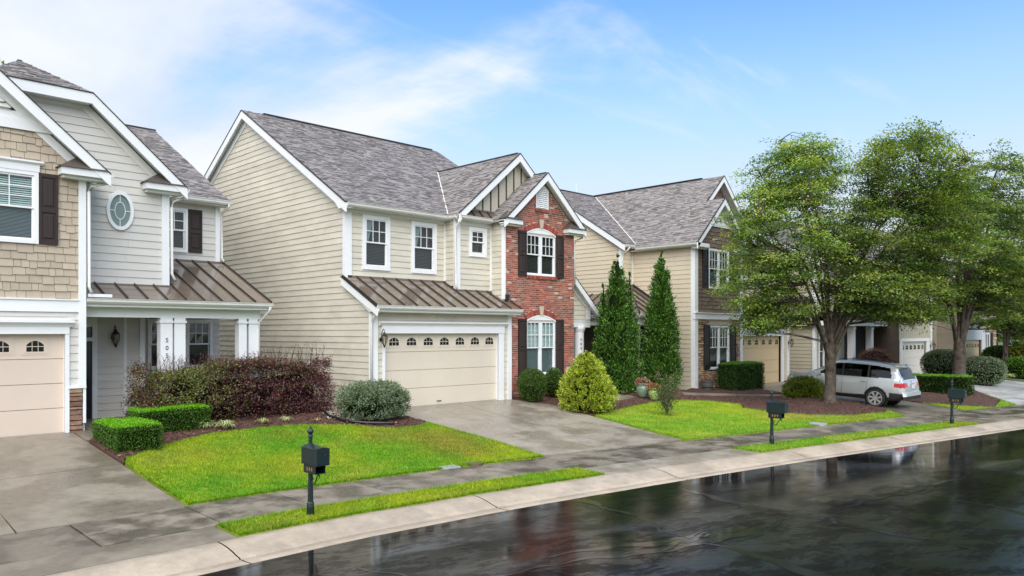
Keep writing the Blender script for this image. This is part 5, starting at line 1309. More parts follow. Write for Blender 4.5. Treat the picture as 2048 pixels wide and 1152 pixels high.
trim(H3, FY(20.3), 39.38, 39.62, 4.92, 7.25, .05); gutter(r3, FY(19.95), 36.5, 39.9, 7.2)
part(r3, 'garage_eave', MB().box(36.4, 39.9, 19.95, 21.6, 7.2, 7.3), 'trim2')
# side porch in the corner, with a hipped metal roof
p4 = part(H3, 'porch_roof', MB().box(27.35, 29.75, 19.7, 25.0, 3.86, 3.90), 'trim')
m_ = .62; um = math.hypot(1, m_)
metal_plane(p4, (27.25, 19.6, 4.05), (1, 0, 0), (0, 1, m_), lambda a: (0, min(a, 2.15) * um), 0, 2.52, .5)
metal_plane(p4, (27.25, 19.6, 4.05), (0, 1, 0), (1, 0, m_), lambda a: (0, min(a, 1.62) * um), 0, 5.4, .5)
part(p4, 'hip_cap', MB().tube([(27.25, 19.6, 4.08), (28.87, 21.22, 5.09), (29.75, 21.8, 5.45)], .045, 6), 'seam')
part(p4, 'wall_flashing', MB().ext(FX(29.77), [(19.65, 4.09), (21.8, 5.42), (21.8, 5.52), (19.65, 4.19)], 0, .05), 'seam')
gutter(p4, FY(19.62), 27.2, 29.75, 3.90); gutter(p4, FX(27.27), 19.6, 25.0, 3.90)
part(p4, 'beam', MB().box(27.5, 29.75, 19.85, 20.1, 3.52, 3.86).box(27.5, 27.75, 20.1, 25, 3.52, 3.86), 'trim')
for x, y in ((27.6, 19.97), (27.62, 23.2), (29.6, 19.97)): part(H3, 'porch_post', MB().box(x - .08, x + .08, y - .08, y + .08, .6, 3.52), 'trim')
part(H3, 'porch_wall', MB().box(28.6, 28.86, 20.3, 26, .6, 3.9), 'shadewall'); part(H3, 'porch_floor', MB().box(27.4, 29.8, 19.7, 25, .4, .76), 'drive')

# ---------------- HOUSE 4 (behind the car)
H4 = empty('house', (50, 22, .55), 'taupe house with dark porch and ivory garage door, seen behind the parked car', 'house', 'houses along the street')
F4L, F4 = FX(43.2), FY(18.9)
w4 = wall_core(H4, [(F4L, [(19.1, .4), (33, .4), (33, 7.2), (26, 11), (19.1, 7.2)]), (F4, [(43.3, .4), (58, .4), (58, 7.2), (43.3, 7.2)])])
lap(w4, F4L, [(18.9, .5), (33.4, .5), (33.4, 7.2), (26.1, 11.2), (18.9, 7.2)], [], M['siding4'], exp=.208)
o6 = window(H4, F4, 43.72, 45.2, .95, 3.25, n=2, grid=(1, 1), cas=.12, up='none', low='none')
o7 = window(H4, F4, 44.2, 45.4, 5.2, 6.9, grid=(3, 2), cas=.12)
lap(w4, F4, [(43.2, .5), (47.4, .5), (47.4, 7.2), (43.2, 7.2)], [o6, o7], M['siding4'], exp=.208)
trim(H4, F4, 43.146, 43.42, .5, 7.2, .05); trim(H4, F4L, 18.855, 19.0, .5, 7.2, .05); trim(H4, F4, 43.42, 46.6, 3.26, 3.56, .06, 'band_board')
part(w4, 'end_wall', MB().ext(FR(58.6), [(17, .4), (33.4, .4), (33.4, 7.2), (26, 11.1), (18.9, 7.2), (17, 7.2)], -.05, 0).rect(FY(33.4), 43.2, 58.6, .4, 7.2, -.05, 0), 'siding4')
part(w4, 'porch_side', MB().rect(FX(51.4), 17.05, 20.6, .4, 7.2, -.05, 0), 'shadewall')  # shadow under the porch painted as a dark brown wall
part(w4, 'porch_wall', MB().rect(FY(20.6), 47.3, 51.5, .5, 7.2, -.05, 0), 'shadewall')
part(H4, 'porch_roof', MB().box(42.9, 51.5, 17.75, 20.6, 3.60, 3.86), 'trim')
p5 = part(H4, 'porch_metal', MB().box(43, 51.4, 20.5, 20.6, 4.7, 4.8), 'seam')
metal_plane(p5, (42.9, 17.75, 3.9), (1, 0, 0), (0, 1, .42), lambda a: (0, (1.15 if a < 4.5 else 2.85) * 1.085), 0, 8.5, .5)
gutter(p5, FY(17.77), 42.9, 51.5, 3.78)
for x in (46.55, 49.4): part(H4, 'porch_column', MB().box(x - .17, x + .17, 17.95, 18.3, .5, 3.6).box(x - .2, x + .2, 17.92, 18.33, 3.4, 3.5), 'trim')
F4G = FY(17.0)
garage_door(H4, F4G, 51.75, 56.4, .45, 2.62, 'gdoor4', 6, wz=(2.1, 2.38), ww=.45, first=52.2, pitch=.76)
trim(H4, F4G, 56.4, 57.0, .4, 2.62, .05, 'door_casing'); trim(H4, F4G, 51.35, 51.75, .4, 2.62, .05, 'door_casing'); trim(H4, F4G, 51.35, 57.0, 2.622, 2.8, .065, 'door_header')
part(w4, 'garage_front', MB().ext(F4G, [(51.35, 2.8), (57.4, 2.8), (57.4, 7.1), (54.4, 9.5), (51.35, 7.1)], -.05, .0).rect(F4G, 57.0, 57.4, .4, 2.8, -.05, 0), 'batten')
for k in range(14): part(w4, 'batten', MB().rect(F4G, 51.6 + k * .42, 51.64 + k * .42, 2.8, 7.0, 0, .03), 'batten')
trim(H4, F4G, 57.3, 57.55, .4, 7.1, .05); o8 = window(H4, F4G, 53.2, 55.4, 4.6, 6.4, n=2, grid=(3, 2), cas=.12)
r4 = part(H4, 'roof', MB().box(43.0, 58.8, 26.0, 26.2, 11.42, 11.48), 'drip')
sA = (11.42 - 7.3) / (26.1 - 18.55); uA = math.hypot(1, sA)
shingle_plane(r4, (42.98, 18.55, 7.3), (1, 0, 0), (0, 1, sA), [(0, 0), (15.8, 0), (15.8, 7.55 * uA), (0, 7.55 * uA)])
shingle_plane(r4, (42.98, 33.65, 7.3), (1, 0, 0), (0, -1, sA), [(0, 0), (15.8, 0), (15.8, 7.55 * uA), (0, 7.55 * uA)])
rake(r4, FX(42.98), (18.5, 7.26), (26.1, 11.4), .3, -.02, .03); rake(r4, FX(42.98), (26.1, 11.4), (33.7, 7.26), .3, -.02, .03)
shingle_plane(r4, (51.0, 16.65, 7.15), (0, 1, 0), (1, 0, .85), [(0, 0), (9, 0), (9, 3.4 * 1.313), (0, 3.4 * 1.313)])
shingle_plane(r4, (57.8, 16.65, 7.15), (0, 1, 0), (-1, 0, .85), [(0, 0), (9, 0), (9, 3.4 * 1.313), (0, 3.4 * 1.313)])
rake(r4, FY(16.65), (51.0, 7.12), (54.4, 10.0), .3, -.02, .03); rake(r4, FY(16.65), (54.4, 10.0), (57.8, 7.12), .3, -.02, .03)
gutter(r4, FY(18.55), 43.0, 51.0, 7.15); lantern(H4, 57.2, 16.95, 2.3, 1.2)

# ---------------- HOUSE 5 (farthest in view)
H5 = empty('house', (66, 20, .5), 'brown-sided house with tan garage door and brick corner, far right', 'house', 'houses along the street')
F5 = FY(16.2)
w5 = wall_core(H5, [(FX(61.5), [(16.4, .3), (28, .3), (28, 7), (16.4, 7)]), (F5, [(61.6, .3), (71, .3), (71, 7), (61.6, 7)])])
lap(w5, FX(61.5), [(16.2, .4), (29, .4), (29, 7.0), (22.6, 10.6), (16.2, 7.0)], [], M['siding5'], exp=.23)
garage_door(H5, F5, 62.2, 66.5, .4, 2.6, 'gdoor3', 6, wz=(2.1, 2.36), ww=.42)
trim(H5, F5, 66.5, 67.4, .3, 3.4, .06, 'door_casing'); trim(H5, F5, 61.4, 62.2, .3, 3.4, .06, 'door_casing'); trim(H5, F5, 61.4, 67.4, 2.65, 3.4, .05, 'door_header')
o9 = window(H5, F5, 67.6, 68.9, .9, 3.2, n=2, grid=(1, 1), cas=.12, up='none', low='none')
stones(w5, F5, 67.4, 70.8, .3, 3.5, M['stone3'], holes=[(67.6, 68.9, .9, 3.2)], hmin=.16, hmax=.26, wmin=.4, wmax=.8)
shutter(H5, FY(16.13), 68.95, 69.4, .9, 3.2, 'shutterb')
lap(w5, F5, [(61.5, 3.5), (70.8, 3.5), (70.8, 7), (61.5, 7)], [], M['siding5'], exp=.23)
part(w5, 'end_wall', MB().rect(FR(70.8), 16.2, 29, .3, 7, -.05, 0).rect(FY(29), 61.5, 70.8, .3, 7, -.05, 0), 'siding5')
r5 = part(H5, 'roof', MB().box(61, 71, 22.5, 22.7, 10.75, 10.8), 'drip')
shingle_plane(r5, (61.2, 15.9, 7.1), (1, 0, 0), (0, 1, .55), [(0, 0), (9.9, 0), (9.9, 6.7 * 1.141), (0, 6.7 * 1.141)])
shingle_plane(r5, (61.2, 29.3, 7.1), (1, 0, 0), (0, -1, .55), [(0, 0), (9.9, 0), (9.9, 6.7 * 1.141), (0, 6.7 * 1.141)])
rake(r5, FX(61.2), (15.85, 7.06), (22.6, 10.76), .3, -.02, .03)
# ------------------------------------------------------------------ plants
def unit(v): return v / (np.linalg.norm(v, axis=-1, keepdims=True) + 1e-9)
def leaf_quads(C, D, S, L_, W_):
    d = D * (L_ / 2)[:, None]; s = S * (W_ / 2)[:, None]
    V = np.stack([C - d, C + s - d * .1, C + d, C - s - d * .1], 1)
    return V.reshape(-1, 3), np.arange(4 * len(C)).reshape(-1, 4)
def rand_dirs(n): return unit(rng.normal(size=(n, 3)))
def tones(n, pal, wts, cl=None, jit=.22):
    k = rng.choice(len(pal), n, p=np.array(wts) / sum(wts)); c = np.array(pal)[k]
    return c * rng.uniform(1 - jit, 1 + jit, n)[:, None]

def sup(dirs, rx, ry, rz, p):
    """superellipsoid: p = 2 round, bigger = boxier"""
    q = (np.abs(dirs[:, 0]) / rx) ** p + (np.abs(dirs[:, 1]) / ry) ** p + (np.abs(dirs[:, 2]) / rz) ** p
    return dirs * (q ** (-1 / p))[:, None]

def shrub(name, label, cat, x, y, rx, ry, h, n, leaf, pal, wts, p=2.2, core='core_g', lump=.06, lf=5., z=None, group=None, rot=0., top=None, flat=.62, stems=3, tip_up=.0, clump=0, cr=.07):
    z0 = G(x, y) + .03 if z is None else z
    root = empty(name, (x, y, z0), label, cat, group)
    cz = h * .48; rz = h * .52
    d = rand_dirs(n); d[:, 2] = np.abs(d[:, 2]) * np.where(rng.uniform(size=n) < .72, 1, -1)
    P = sup(d, rx, ry, rz, p)
    nz = snoise(P[:, 0] * lf + P[:, 2] * lf * .7, P[:, 1] * lf - P[:, 2] * lf * .5, 1., 17) + .6 * snoise(P[:, 0] * lf * 2.3 + P[:, 2] * 9, P[:, 1] * lf * 2.3 + P[:, 2] * 7, 1., 23)
    sc = 1 + lump * nz + rng.uniform(-.09, .02, n)
    P = P * sc[:, None]
    if clump:
        k = rng.integers(0, max(1, n // clump), n); P = P[k] * (1 + rng.normal(0, .03, max(1, n // clump))[k])[:, None] + rng.normal(0, cr, (n, 3))
    nrm = unit(np.stack([P[:, 0] / rx ** 2, P[:, 1] / ry ** 2, P[:, 2] / rz ** 2], -1))
    D = unit(nrm * flat + rand_dirs(n) * .9 + np.array([0, 0, tip_up])); S = unit(np.cross(D, rand_dirs(n)))
    ca, sa = math.cos(rot), math.sin(rot)
    def rotw(A): B = A.copy(); B[:, 0] = A[:, 0] * ca - A[:, 1] * sa; B[:, 1] = A[:, 0] * sa + A[:, 1] * ca; return B
    Cw = rotw(P) + np.array([x, y, z0 + cz]); D, S = rotw(D), rotw(S)
    Cw[:, 2] = np.maximum(Cw[:, 2], z0 + .02)
    L_ = rng.uniform(.7, 1.3, n) * leaf[0]; W_ = rng.uniform(.7, 1.3, n) * leaf[1]
    V, F_ = leaf_quads(Cw, D, S, L_, W_)
    C = tones(n, pal, wts)
    if top is not None:                       # clipped top: fresh growth plus skylight put into the leaf colour
        k = (P[:, 2] > rz * .80) & (rng.uniform(size=n) < .9); C[k] = np.array(top) * rng.uniform(.75, 1.2, k.sum())[:, None]
    np_mesh('foliage', V, F_, M['leafw'], parent=root, colors=C)
    # solid dark core: the shade between the leaves put into a shape
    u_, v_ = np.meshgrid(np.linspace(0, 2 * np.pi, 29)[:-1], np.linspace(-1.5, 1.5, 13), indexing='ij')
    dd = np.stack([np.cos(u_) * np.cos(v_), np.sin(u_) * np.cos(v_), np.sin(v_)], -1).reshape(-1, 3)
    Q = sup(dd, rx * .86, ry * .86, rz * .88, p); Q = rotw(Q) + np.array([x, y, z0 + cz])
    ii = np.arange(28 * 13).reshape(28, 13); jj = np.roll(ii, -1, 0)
    np_mesh('shade_core', Q, np.stack([ii[:, :-1], jj[:, :-1], jj[:, 1:], ii[:, 1:]], -1).reshape(-1, 4), M[core], parent=root, smooth=True)
    mb = MB()
    for k in range(stems):
        a = 6.28 * k / stems; mb.tube([(x + .06 * math.cos(a), y + .06 * math.sin(a), z0 - .05), (x + rx * .3 * math.cos(a), y + ry * .3 * math.sin(a), z0 + h * .5)], [.02, .012], 5)
    mb.build('stem', M['twig'], root)
    return root

BOXP = [(.045, .115, .010), (.075, .17, .014), (.028, .070, .010), (.10, .21, .02)]
# clipped bright hedge: two blocks of one L-shaped hedge, left of the lawn
def hedge_block(root, x0, x1, y0, y1, z0, h, n, top, pal, wts, leaf=(.034, .018), core='core_g', nm='hedge_block'):
    cx_, cy_ = (x0 + x1) / 2, (y0 + y1) / 2
    A = np.array([(x1 - x0) * (y1 - y0), (x1 - x0) * h, (x1 - x0) * h, (y1 - y0) * h, (y1 - y0) * h]); k = rng.choice(5, n, p=A / A.sum())
    a, b = rng.uniform(-1, 1, n), rng.uniform(-1, 1, n)
    hx, hy = (x1 - x0) / 2, (y1 - y0) / 2
    P = np.zeros((n, 3)); N_ = np.zeros((n, 3))
    for f, (ax, sg) in enumerate(((2, 1), (1, -1), (1, 1), (0, -1), (0, 1))):
        m_ = k == f
        if ax == 2: P[m_] = np.stack([a[m_] * hx, b[m_] * hy, np.full(m_.sum(), h)], -1)
        elif ax == 1: P[m_] = np.stack([a[m_] * hx, np.full(m_.sum(), sg * hy), (b[m_] + 1) / 2 * h], -1)
        else: P[m_] = np.stack([np.full(m_.sum(), sg * hx), a[m_] * hy, (b[m_] + 1) / 2 * h], -1)
        N_[m_, ax] = sg
    # round the arrises a little and roughen
    rnd = .05
    for ax, hh in ((0, hx), (1, hy)):
        over = np.maximum(np.abs(P[:, ax]) - (hh - rnd), 0); P[:, 2] -= np.where(P[:, 2] > h - .1, over ** 2 / rnd * .9, 0)
    w_ = snoise(P[:, 0] * 3 + P[:, 2] * 2, P[:, 1] * 3 - P[:, 2] * 2, 1.2, 31) * .045 + snoise(P[:, 0] * 11, P[:, 1] * 11 + P[:, 2] * 9, 1., 33) * .02 + rng.normal(0, .020, n) - .006
    P += N_ * w_[:, None]
    D = unit(N_ * .5 + rand_dirs(n)); S = unit(np.cross(D, rand_dirs(n)))
    V, F_ = leaf_quads(P + np.array([cx_, cy_, z0]), D, S, rng.uniform(.7, 1.3, n) * leaf[0], rng.uniform(.7, 1.3, n) * leaf[1])
    C = tones(n, pal, wts)
    t = (P[:, 2] > h - .05); C[t] = np.array(top) * rng.uniform(.7, 1.2, t.sum())[:, None]  # top leaves brightened: new growth, with skylight painted into the colour
    np_mesh(nm, V, F_, M['leafw'], parent=root, colors=C)
    MB().box(x0 + .06, x1 - .06, y0 + .06, y1 - .06, z0 - .05, z0 + h - .06).build('shade_core', M[core], root)  # dark box standing for the shade inside the hedge
    mb = MB()
    for q in range(4): mb.tube([(x0 + (x1 - x0) * (q + .5) / 4, cy_, z0 - .1), (x0 + (x1 - x0) * (q + .5) / 4, cy_, z0 + h * .5)], .015, 5)
    mb.build('stem', M['twig'], root)

hd = empty('box_hedge', (6.4, 19.4, .5), 'bright green clipped L-shaped box hedge between driveway and purple hedge', 'hedge')
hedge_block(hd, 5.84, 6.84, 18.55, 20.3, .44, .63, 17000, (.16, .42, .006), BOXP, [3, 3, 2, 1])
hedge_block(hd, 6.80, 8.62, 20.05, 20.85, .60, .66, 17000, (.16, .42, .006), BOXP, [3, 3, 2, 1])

# purple fringe-flower hedge along the porch
ph = empty('purple_hedge', (10, 21.2, .7), 'tall bushy purple-leaved hedge in front of the porch columns', 'hedge')
n = 64000
X0, X1, YC_ = 7.1, 12.62, 21.15
px = rng.uniform(X0, X1, n); t = (px - X0) / (X1 - X0)
topz = 1.52 + .34 * snoise(px, px * 0, 2.2, 3) + .20 * t - .55 * np.exp(-((t) / .10) ** 2) - .55 * np.exp(-((1 - t) / .07) ** 2)
ang = rng.uniform(-.25, np.pi + .25, n)          # around the section: front, top, back
front = np.cos(ang)
ry_ = .56 + .16 * snoise(px * 2, ang * 3, 1.3, 5)
zz = np.where(rng.uniform(size=n) < .55, rng.uniform(0, 1, n), np.sin(np.clip(ang, 0, np.pi)))
zrel = np.clip(zz, 0, 1)
yy = -np.sign(front) * ry_ * np.sqrt(np.maximum(1 - np.maximum((zrel - .55) / .45, 0) ** 2, 0)) * np.where(zrel < .2, .80 + zrel, 1)
onTop = rng.uniform(size=n) < .30
zrel = np.where(onTop, 1., zrel); yy = np.where(onTop, rng.uniform(-.5, .5, n), yy)
ends = rng.uniform(size=n) < .10
px = np.where(ends, np.where(rng.uniform(size=n) < .5, X0 + .05, X1 - .05), px); yy = np.where(ends, rng.uniform(-.5, .5, n), yy)
kc = rng.integers(0, n // 34, n); px, yy, zrel, topz = px[kc], yy[kc], zrel[kc], topz[kc]
P = np.stack([px, YC_ + yy, .62 + zrel * topz], -1) + rng.normal(0, .085, (n, 3)) * np.array([1, 1, .9]) + .14 * np.stack([snoise(px * 3, zrel * 6, 1.5, 41), -1.3 * np.abs(snoise(px * 4, zrel * 8, 1.4, 43)), snoise(px * 3.3, zrel * 5, 1.7, 47)], -1)
D = unit(rand_dirs(n) * .8 + np.array([0, -.35, .25])); S = unit(np.cross(D, rand_dirs(n)))
PP = [(.100, .036, .042), (.16, .058, .066), (.050, .024, .026), (.27, .105, .115), (.075, .066, .035)]
C = tones(n, PP, [4, 3, 3, 1.3, 1.2])
gm = rng.uniform(size=n) < (.70 * np.exp(-((px - 8.3) / 1.05) ** 2) + .04 + .16 * np.exp(-((px - 11.2) / .6) ** 2) * (zrel > .8)); C[gm] = np.array([.17, .22, .05]) * rng.uniform(.6, 1.3, gm.sum())[:, None]
V, F_ = leaf_quads(P, D, S, rng.uniform(.04, .075, n), rng.uniform(.022, .038, n))
np_mesh('foliage', V, F_, M['leafw'], parent=ph, colors=C)
# loose shoots above the top
mb = MB(); Cs = []; Ds = []
for k in range(150):
    x = R.uniform(X0 + .3, X1 + .1); tt = (x - X0) / (X1 - X0); z = .62 + 1.58 + .2 * tt - .12; y = YC_ + R.uniform(-.4, .4); L_ = R.uniform(.25, .62) * (1.25 if tt > .7 else 1); lx, ly = R.uniform(-.3, .3), R.uniform(-.3, .1)
    pts = [(x + lx * q * q * L_, y + ly * q * q * L_, z + q * L_ * (1 - .15 * q)) for q in (0, .33, .66, 1)]
    mb.tube(pts, [.006, .005, .004, .002], 4)
    for q in np.linspace(.15, 1, 11): Cs.append((x + lx * q * q * L_ + R.uniform(-.03, .03), y + ly * q * q * L_ + R.uniform(-.03, .03), z + q * L_ * (1 - .15 * q)))
mb.build('shoot', M['twig'], ph, kind='stuff')
Cs = np.array(Cs); n2 = len(Cs); D = unit(rand_dirs(n2) + np.array([0, 0, .6])); S = unit(np.cross(D, rand_dirs(n2)))
V, F_ = leaf_quads(Cs, D, S, rng.uniform(.03, .055, n2), rng.uniform(.016, .026, n2))
np_mesh('shoot_leaves', V, F_, M['leafw'], parent=ph, colors=tones(n2, [(.13, .038, .045), (.20, .065, .07), (.14, .15, .05)], [4, 3, 1]))
MB().loft([(X0 + .35, YC_ - .30, .58), (X1 - .35, YC_ - .30, .58), (X1 - .35, YC_ + .34, .58), (X0 + .35, YC_ + .34, .58)], [(X0 + .6, YC_ - .28, 1.45), (X1 - .45, YC_ - .28, 1.55), (X1 - .45, YC_ + .30, 1.55), (X0 + .6, YC_ + .30, 1.45)], caps=False).loft([(X0 + .6, YC_ - .28, 1.45), (X1 - .45, YC_ - .28, 1.55), (X1 - .45, YC_ + .30, 1.55), (X0 + .6, YC_ + .30, 1.45)], [(X0 + 1.0, YC_ - .08, 1.84), (X1 - .8, YC_ - .08, 1.92), (X1 - .8, YC_ + .10, 1.92), (X0 + 1.0, YC_ + .10, 1.84)]).build('shade_core', M['core_p'], ph)  # dark solid filling the hedge, standing for its inner shade

# grey-green juniper at the house corner, globes and cones
JUN = [(.16, .22, .135), (.24, .31, .20), (.08, .115, .055), (.13, .14, .085)]
shrub('juniper_bush', 'grey-green spreading juniper at the corner beside the cream garage door', 'bush', 13.30, 19.3, 1.04, .80, .98, 28000, (.07, .024), JUN, [4, 3, 2, 1], p=2.8, lump=.07, lf=4., flat=.9, clump=40, cr=.06)
GLB = [(.045, .10, .014), (.08, .16, .02), (.026, .06, .010), (.17, .22, .04)]
shrub('boxwood_globe', 'larger round boxwood at the left foot of the brick bay', 'bush', 20.42, 19.5, .54, .54, 1.2, 12000, (.034, .02), GLB, [3, 3, 2, .8], p=2.15, lump=.03)
shrub('boxwood_globe', 'smaller round boxwood half hidden behind the golden cypress', 'bush', 21.90, 19.75, .38, .38, 1.15, 8000, (.034, .02), GLB, [3, 3, 2, .8], p=2.1, lump=.04)

def cone_bush(name, label, cat, x, y, prof, n, leaf, pal, wts, lump=.1, group=None, leaders=None, core='core_g', lf=3., up=.7, z=None, clump=0, cr=(.09, .09, .13)):
    """prof: list of (height, radius); leaders: extra cones (dx, dy, height scale, radius scale)"""
    z0 = G(x, y) + .02 if z is None else z
    root = empty(name, (x, y, z0), label, cat, group)
    hs, rs = np.array([p_[0] for p_ in prof]), np.array([p_[1] for p_ in prof])
    allV = []; allC = []
    cones = [(0, 0, 1., 1.)] + list(leaders or []); wsum = sum(c[2] * c[3] for c in cones)
    core_mb = MB(); tr = MB()
    for dx, dy, sh, sr in cones:
        m_ = int(n * sh * sr / wsum)
        t = rng.uniform(0, 1, m_ * 3); r_ = np.interp(t * hs[-1], hs, rs); keep = rng.uniform(0, rs.max(), m_ * 3) < r_ + .04; t = t[keep][:m_]; m_ = len(t)
        r_ = np.interp(t * hs[-1], hs, rs) * sr; a = rng.uniform(0, 6.2832, m_)
        nz = snoise(np.cos(a) * lf + t * hs[-1] * 2.4, np.sin(a) * lf - t * hs[-1] * 1.7, 1.3, 51) + .7 * snoise(np.cos(a) * lf * 2.2 + t * hs[-1] * 5, np.sin(a) * lf * 2.2 + t * hs[-1] * 4, 1.2, 53)
        rr = r_ * (1 + lump * nz) + rng.uniform(-.08, .05, m_)
        if clump:
            k_ = rng.integers(0, max(1, m_ // clump), m_); a, rr, t, nz = a[k_], (rr + rng.normal(0, .05, m_) * np.minimum(1, r_ * 3))[k_], t[k_], nz[k_] + rng.normal(0, .5, m_)[k_]
        P = np.stack([dx + np.cos(a) * rr, dy + np.sin(a) * rr, t * hs[-1] * sh + .02], -1)
        if clump:
            sc_ = np.clip(np.interp(t * hs[-1], hs, rs) * sr / .35, .15, 1)[:, None]; P = P + rng.normal(size=(m_, 3)) * np.array(cr) * sc_; P[:, 2] = np.maximum(P[:, 2], .02)
        D = unit(np.stack([np.cos(a) * .7, np.sin(a) * .7, np.full(m_, up)], -1) + rand_dirs(m_) * .55); S = unit(np.cross(D, rand_dirs(m_)))
        V, _ = leaf_quads(P + np.array([x, y, z0]), D, S, rng.uniform(.7, 1.35, m_) * leaf[0], rng.uniform(.7, 1.3, m_) * leaf[1])
        k = np.clip(nz * .5 + .5, 0, 1)[:, None]
        c = tones(m_, pal, wts); allV.append(V); allC.append(c * (.7 + .6 * k))  # clump shading put into the leaf colour: hollows darker, bulges lighter
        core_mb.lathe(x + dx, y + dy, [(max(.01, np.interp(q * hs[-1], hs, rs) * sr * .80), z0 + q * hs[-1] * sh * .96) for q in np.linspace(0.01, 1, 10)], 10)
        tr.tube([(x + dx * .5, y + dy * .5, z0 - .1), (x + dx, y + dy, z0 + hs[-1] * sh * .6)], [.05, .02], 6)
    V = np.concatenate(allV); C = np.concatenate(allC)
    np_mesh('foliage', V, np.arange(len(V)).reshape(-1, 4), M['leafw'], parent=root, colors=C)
    core_mb.build('shade_core', M[core], root, smooth=True); tr.build('trunk', M['twig'], root)  # cores are dark solids in place of the shade within the foliage
    return root
cone_bush('golden_cypress', 'golden yellow-green egg-shaped cypress bush at the end of the driveway bed', 'bush', 20.95, 17.35, [(0, .72), (.25, .92), (.6, .94), (1.0, .82), (1.4, .58), (1.8, .32), (2.08, .06)], 22000, (.075, .032),
          [(.40, .47, .05), (.28, .36, .035), (.50, .55, .10), (.13, .21, .025)], [4, 3.5, 2, 1.6], lump=.045, lf=5., up=.5, clump=16, cr=(.034, .034, .04))
ARB = [(.05, .12, .022), (.09, .20, .032), (.03, .068, .016), (.16, .30, .05)]
cone_bush('arborvitae', 'broad many-tipped dark green arborvitae left of the two by the porch', 'tree', 25.7, 19.6, [(0, .66), (.5, .74), (1.6, .74), (2.6, .68), (3.6, .50), (4.6, .27), (5.25, .12), (5.7, .02)], 34000, (.12, .05), ARB, [3, 3, 2, 1.4], lump=.2, clump=55, group='arborvitae trees',
          leaders=[(-.50, .36, .80, .40), (.36, -.34, .88, .42), (-.25, -.45, .74, .40)])
cone_bush('arborvitae', 'single-tipped slender dark green arborvitae right of the two by the porch', 'tree', 27.85, 18.9, [(0, .50), (.6, .66), (1.8, .63), (3.0, .50), (4.2, .33), (5.2, .17), (5.95, .02)], 27000, (.12, .05), ARB, [3, 3, 2, 1.4], lump=.17, clump=55, group='arborvitae trees')
cone_bush('mounded_bush', 'low yellow-green mounded bush beside the street tree trunk, in front of the car', 'bush', 32.2, 14.5, [(0, .70), (.22, .84), (.5, .80), (.76, .56), (.92, .1)], 11000, (.075, .034), [(.15, .20, .020), (.22, .27, .03), (.07, .11, .015), (.04, .07, .012)], [3, 2, 2, 1.2], lump=.05, lf=5., up=.4, clump=25, cr=(.06, .06, .06))
h3_ = empty('clipped_hedge', (32.8, 17.8, .5), 'deep green clipped hedge under the stone-framed window', 'hedge')
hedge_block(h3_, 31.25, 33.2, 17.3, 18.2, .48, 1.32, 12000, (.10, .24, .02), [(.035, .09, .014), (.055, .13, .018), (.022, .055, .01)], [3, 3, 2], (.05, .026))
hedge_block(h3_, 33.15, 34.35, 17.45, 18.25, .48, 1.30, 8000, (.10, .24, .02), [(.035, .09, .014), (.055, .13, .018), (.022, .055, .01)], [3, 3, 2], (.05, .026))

# plants by the farther houses
h4_ = empty('low_hedge', (41.4, 12.1, .2), 'low dark clipped hedge with bright top beyond the car', 'hedge')
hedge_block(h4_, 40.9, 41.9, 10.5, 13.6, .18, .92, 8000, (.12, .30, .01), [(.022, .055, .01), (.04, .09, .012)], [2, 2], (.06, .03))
shrub('juniper_bush', 'large grey-green juniper mound right of the second street tree', 'bush', 48.3, 11.75, 1.15, 1.2, 1.55, 9000, (.09, .04), JUN, [4, 3, 2, 1], p=2.4, lump=.05, flat=.9)
shrub('juniper_bush', 'grey-green juniper mound half hidden behind the second street tree trunk', 'bush', 51.0, 14.4, 1.3, 1.2, 1.75, 8000, (.09, .04), JUN, [4, 3, 2, 1], p=2.4, lump=.05, flat=.9)
shrub('reddish_shrub', 'sparse reddish shrub before the dark porch behind the car', 'bush', 46.2, 16.6, 1.9, .9, 1.75, 4200, (.07, .028), [(.14, .06, .045), (.09, .05, .04), (.16, .10, .07)], [3, 2, 1], p=2, lump=.22, core='core_p', flat=.4)
shrub('dark_hedge', 'dark green rounded hedge at the foot of the farthest brick corner', 'hedge', 64.2, 14.2, 1.6, 1.3, 1.75, 6000, (.12, .06), GLB, [3, 3, 2, 1], p=3)
shrub('green_hedge', 'bright green rounded hedge beside the farthest driveway', 'hedge', 58.5, 11.9, 1.1, 1.0, 1.25, 5000, (.10, .05), [(.10, .22, .02), (.06, .14, .015), (.04, .09, .01)], [3, 2, 2], p=3)
shrub('golden_shrub', 'golden round shrub at the right edge of the picture', 'bush', 62.5, 12.3, 1.6, 1.6, 2.0, 5000, (.12, .06), [(.28, .30, .04), (.18, .20, .03), (.10, .14, .02)], [3, 2, 2], p=2.2)

# variegated lilyturf clumps, crape myrtle
def tuft(name, label, x, y, n, L0, pal, group, w=.008):
    z0 = G(x, y) + .04; root = MB(); cc = []
    for k in range(n):
        a = R.uniform(0, 6.28); L_ = R.uniform(.6, 1.1) * L0; r0 = R.uniform(0, .06); c = R.choice(pal); q = R.uniform(.75, 1.2); c = tuple(v * q for v in c)
        reach = R.uniform(.35, .95); sx, sy = -math.sin(a) * w, math.cos(a) * w
        P = [(x + math.cos(a) * (r0 + reach * L_ * t), y + math.sin(a) * (r0 + reach * L_ * t), z0 + L_ * (1.25 * t - (.55 + reach * .65) * t * t)) for t in (0, .35, .7, 1)]
        for i in range(3):
            w0, w1 = (1, 1.1, .8, .1)[i], (1, 1.1, .8, .1)[i + 1]
            (ax, ay, az), (bx, by, bz) = P[i], P[i + 1]
            root.add([(ax - sx * w0, ay - sy * w0, az), (ax + sx * w0, ay + sy * w0, az), (bx + sx * w1, by + sy * w1, bz), (bx - sx * w1, by - sy * w1, bz)], [[0, 1, 2, 3]], c)
    return root.build(name, M['grass'], None, origin=(x, y, z0), fix=False, label=label, cat='grass clump', group=group)
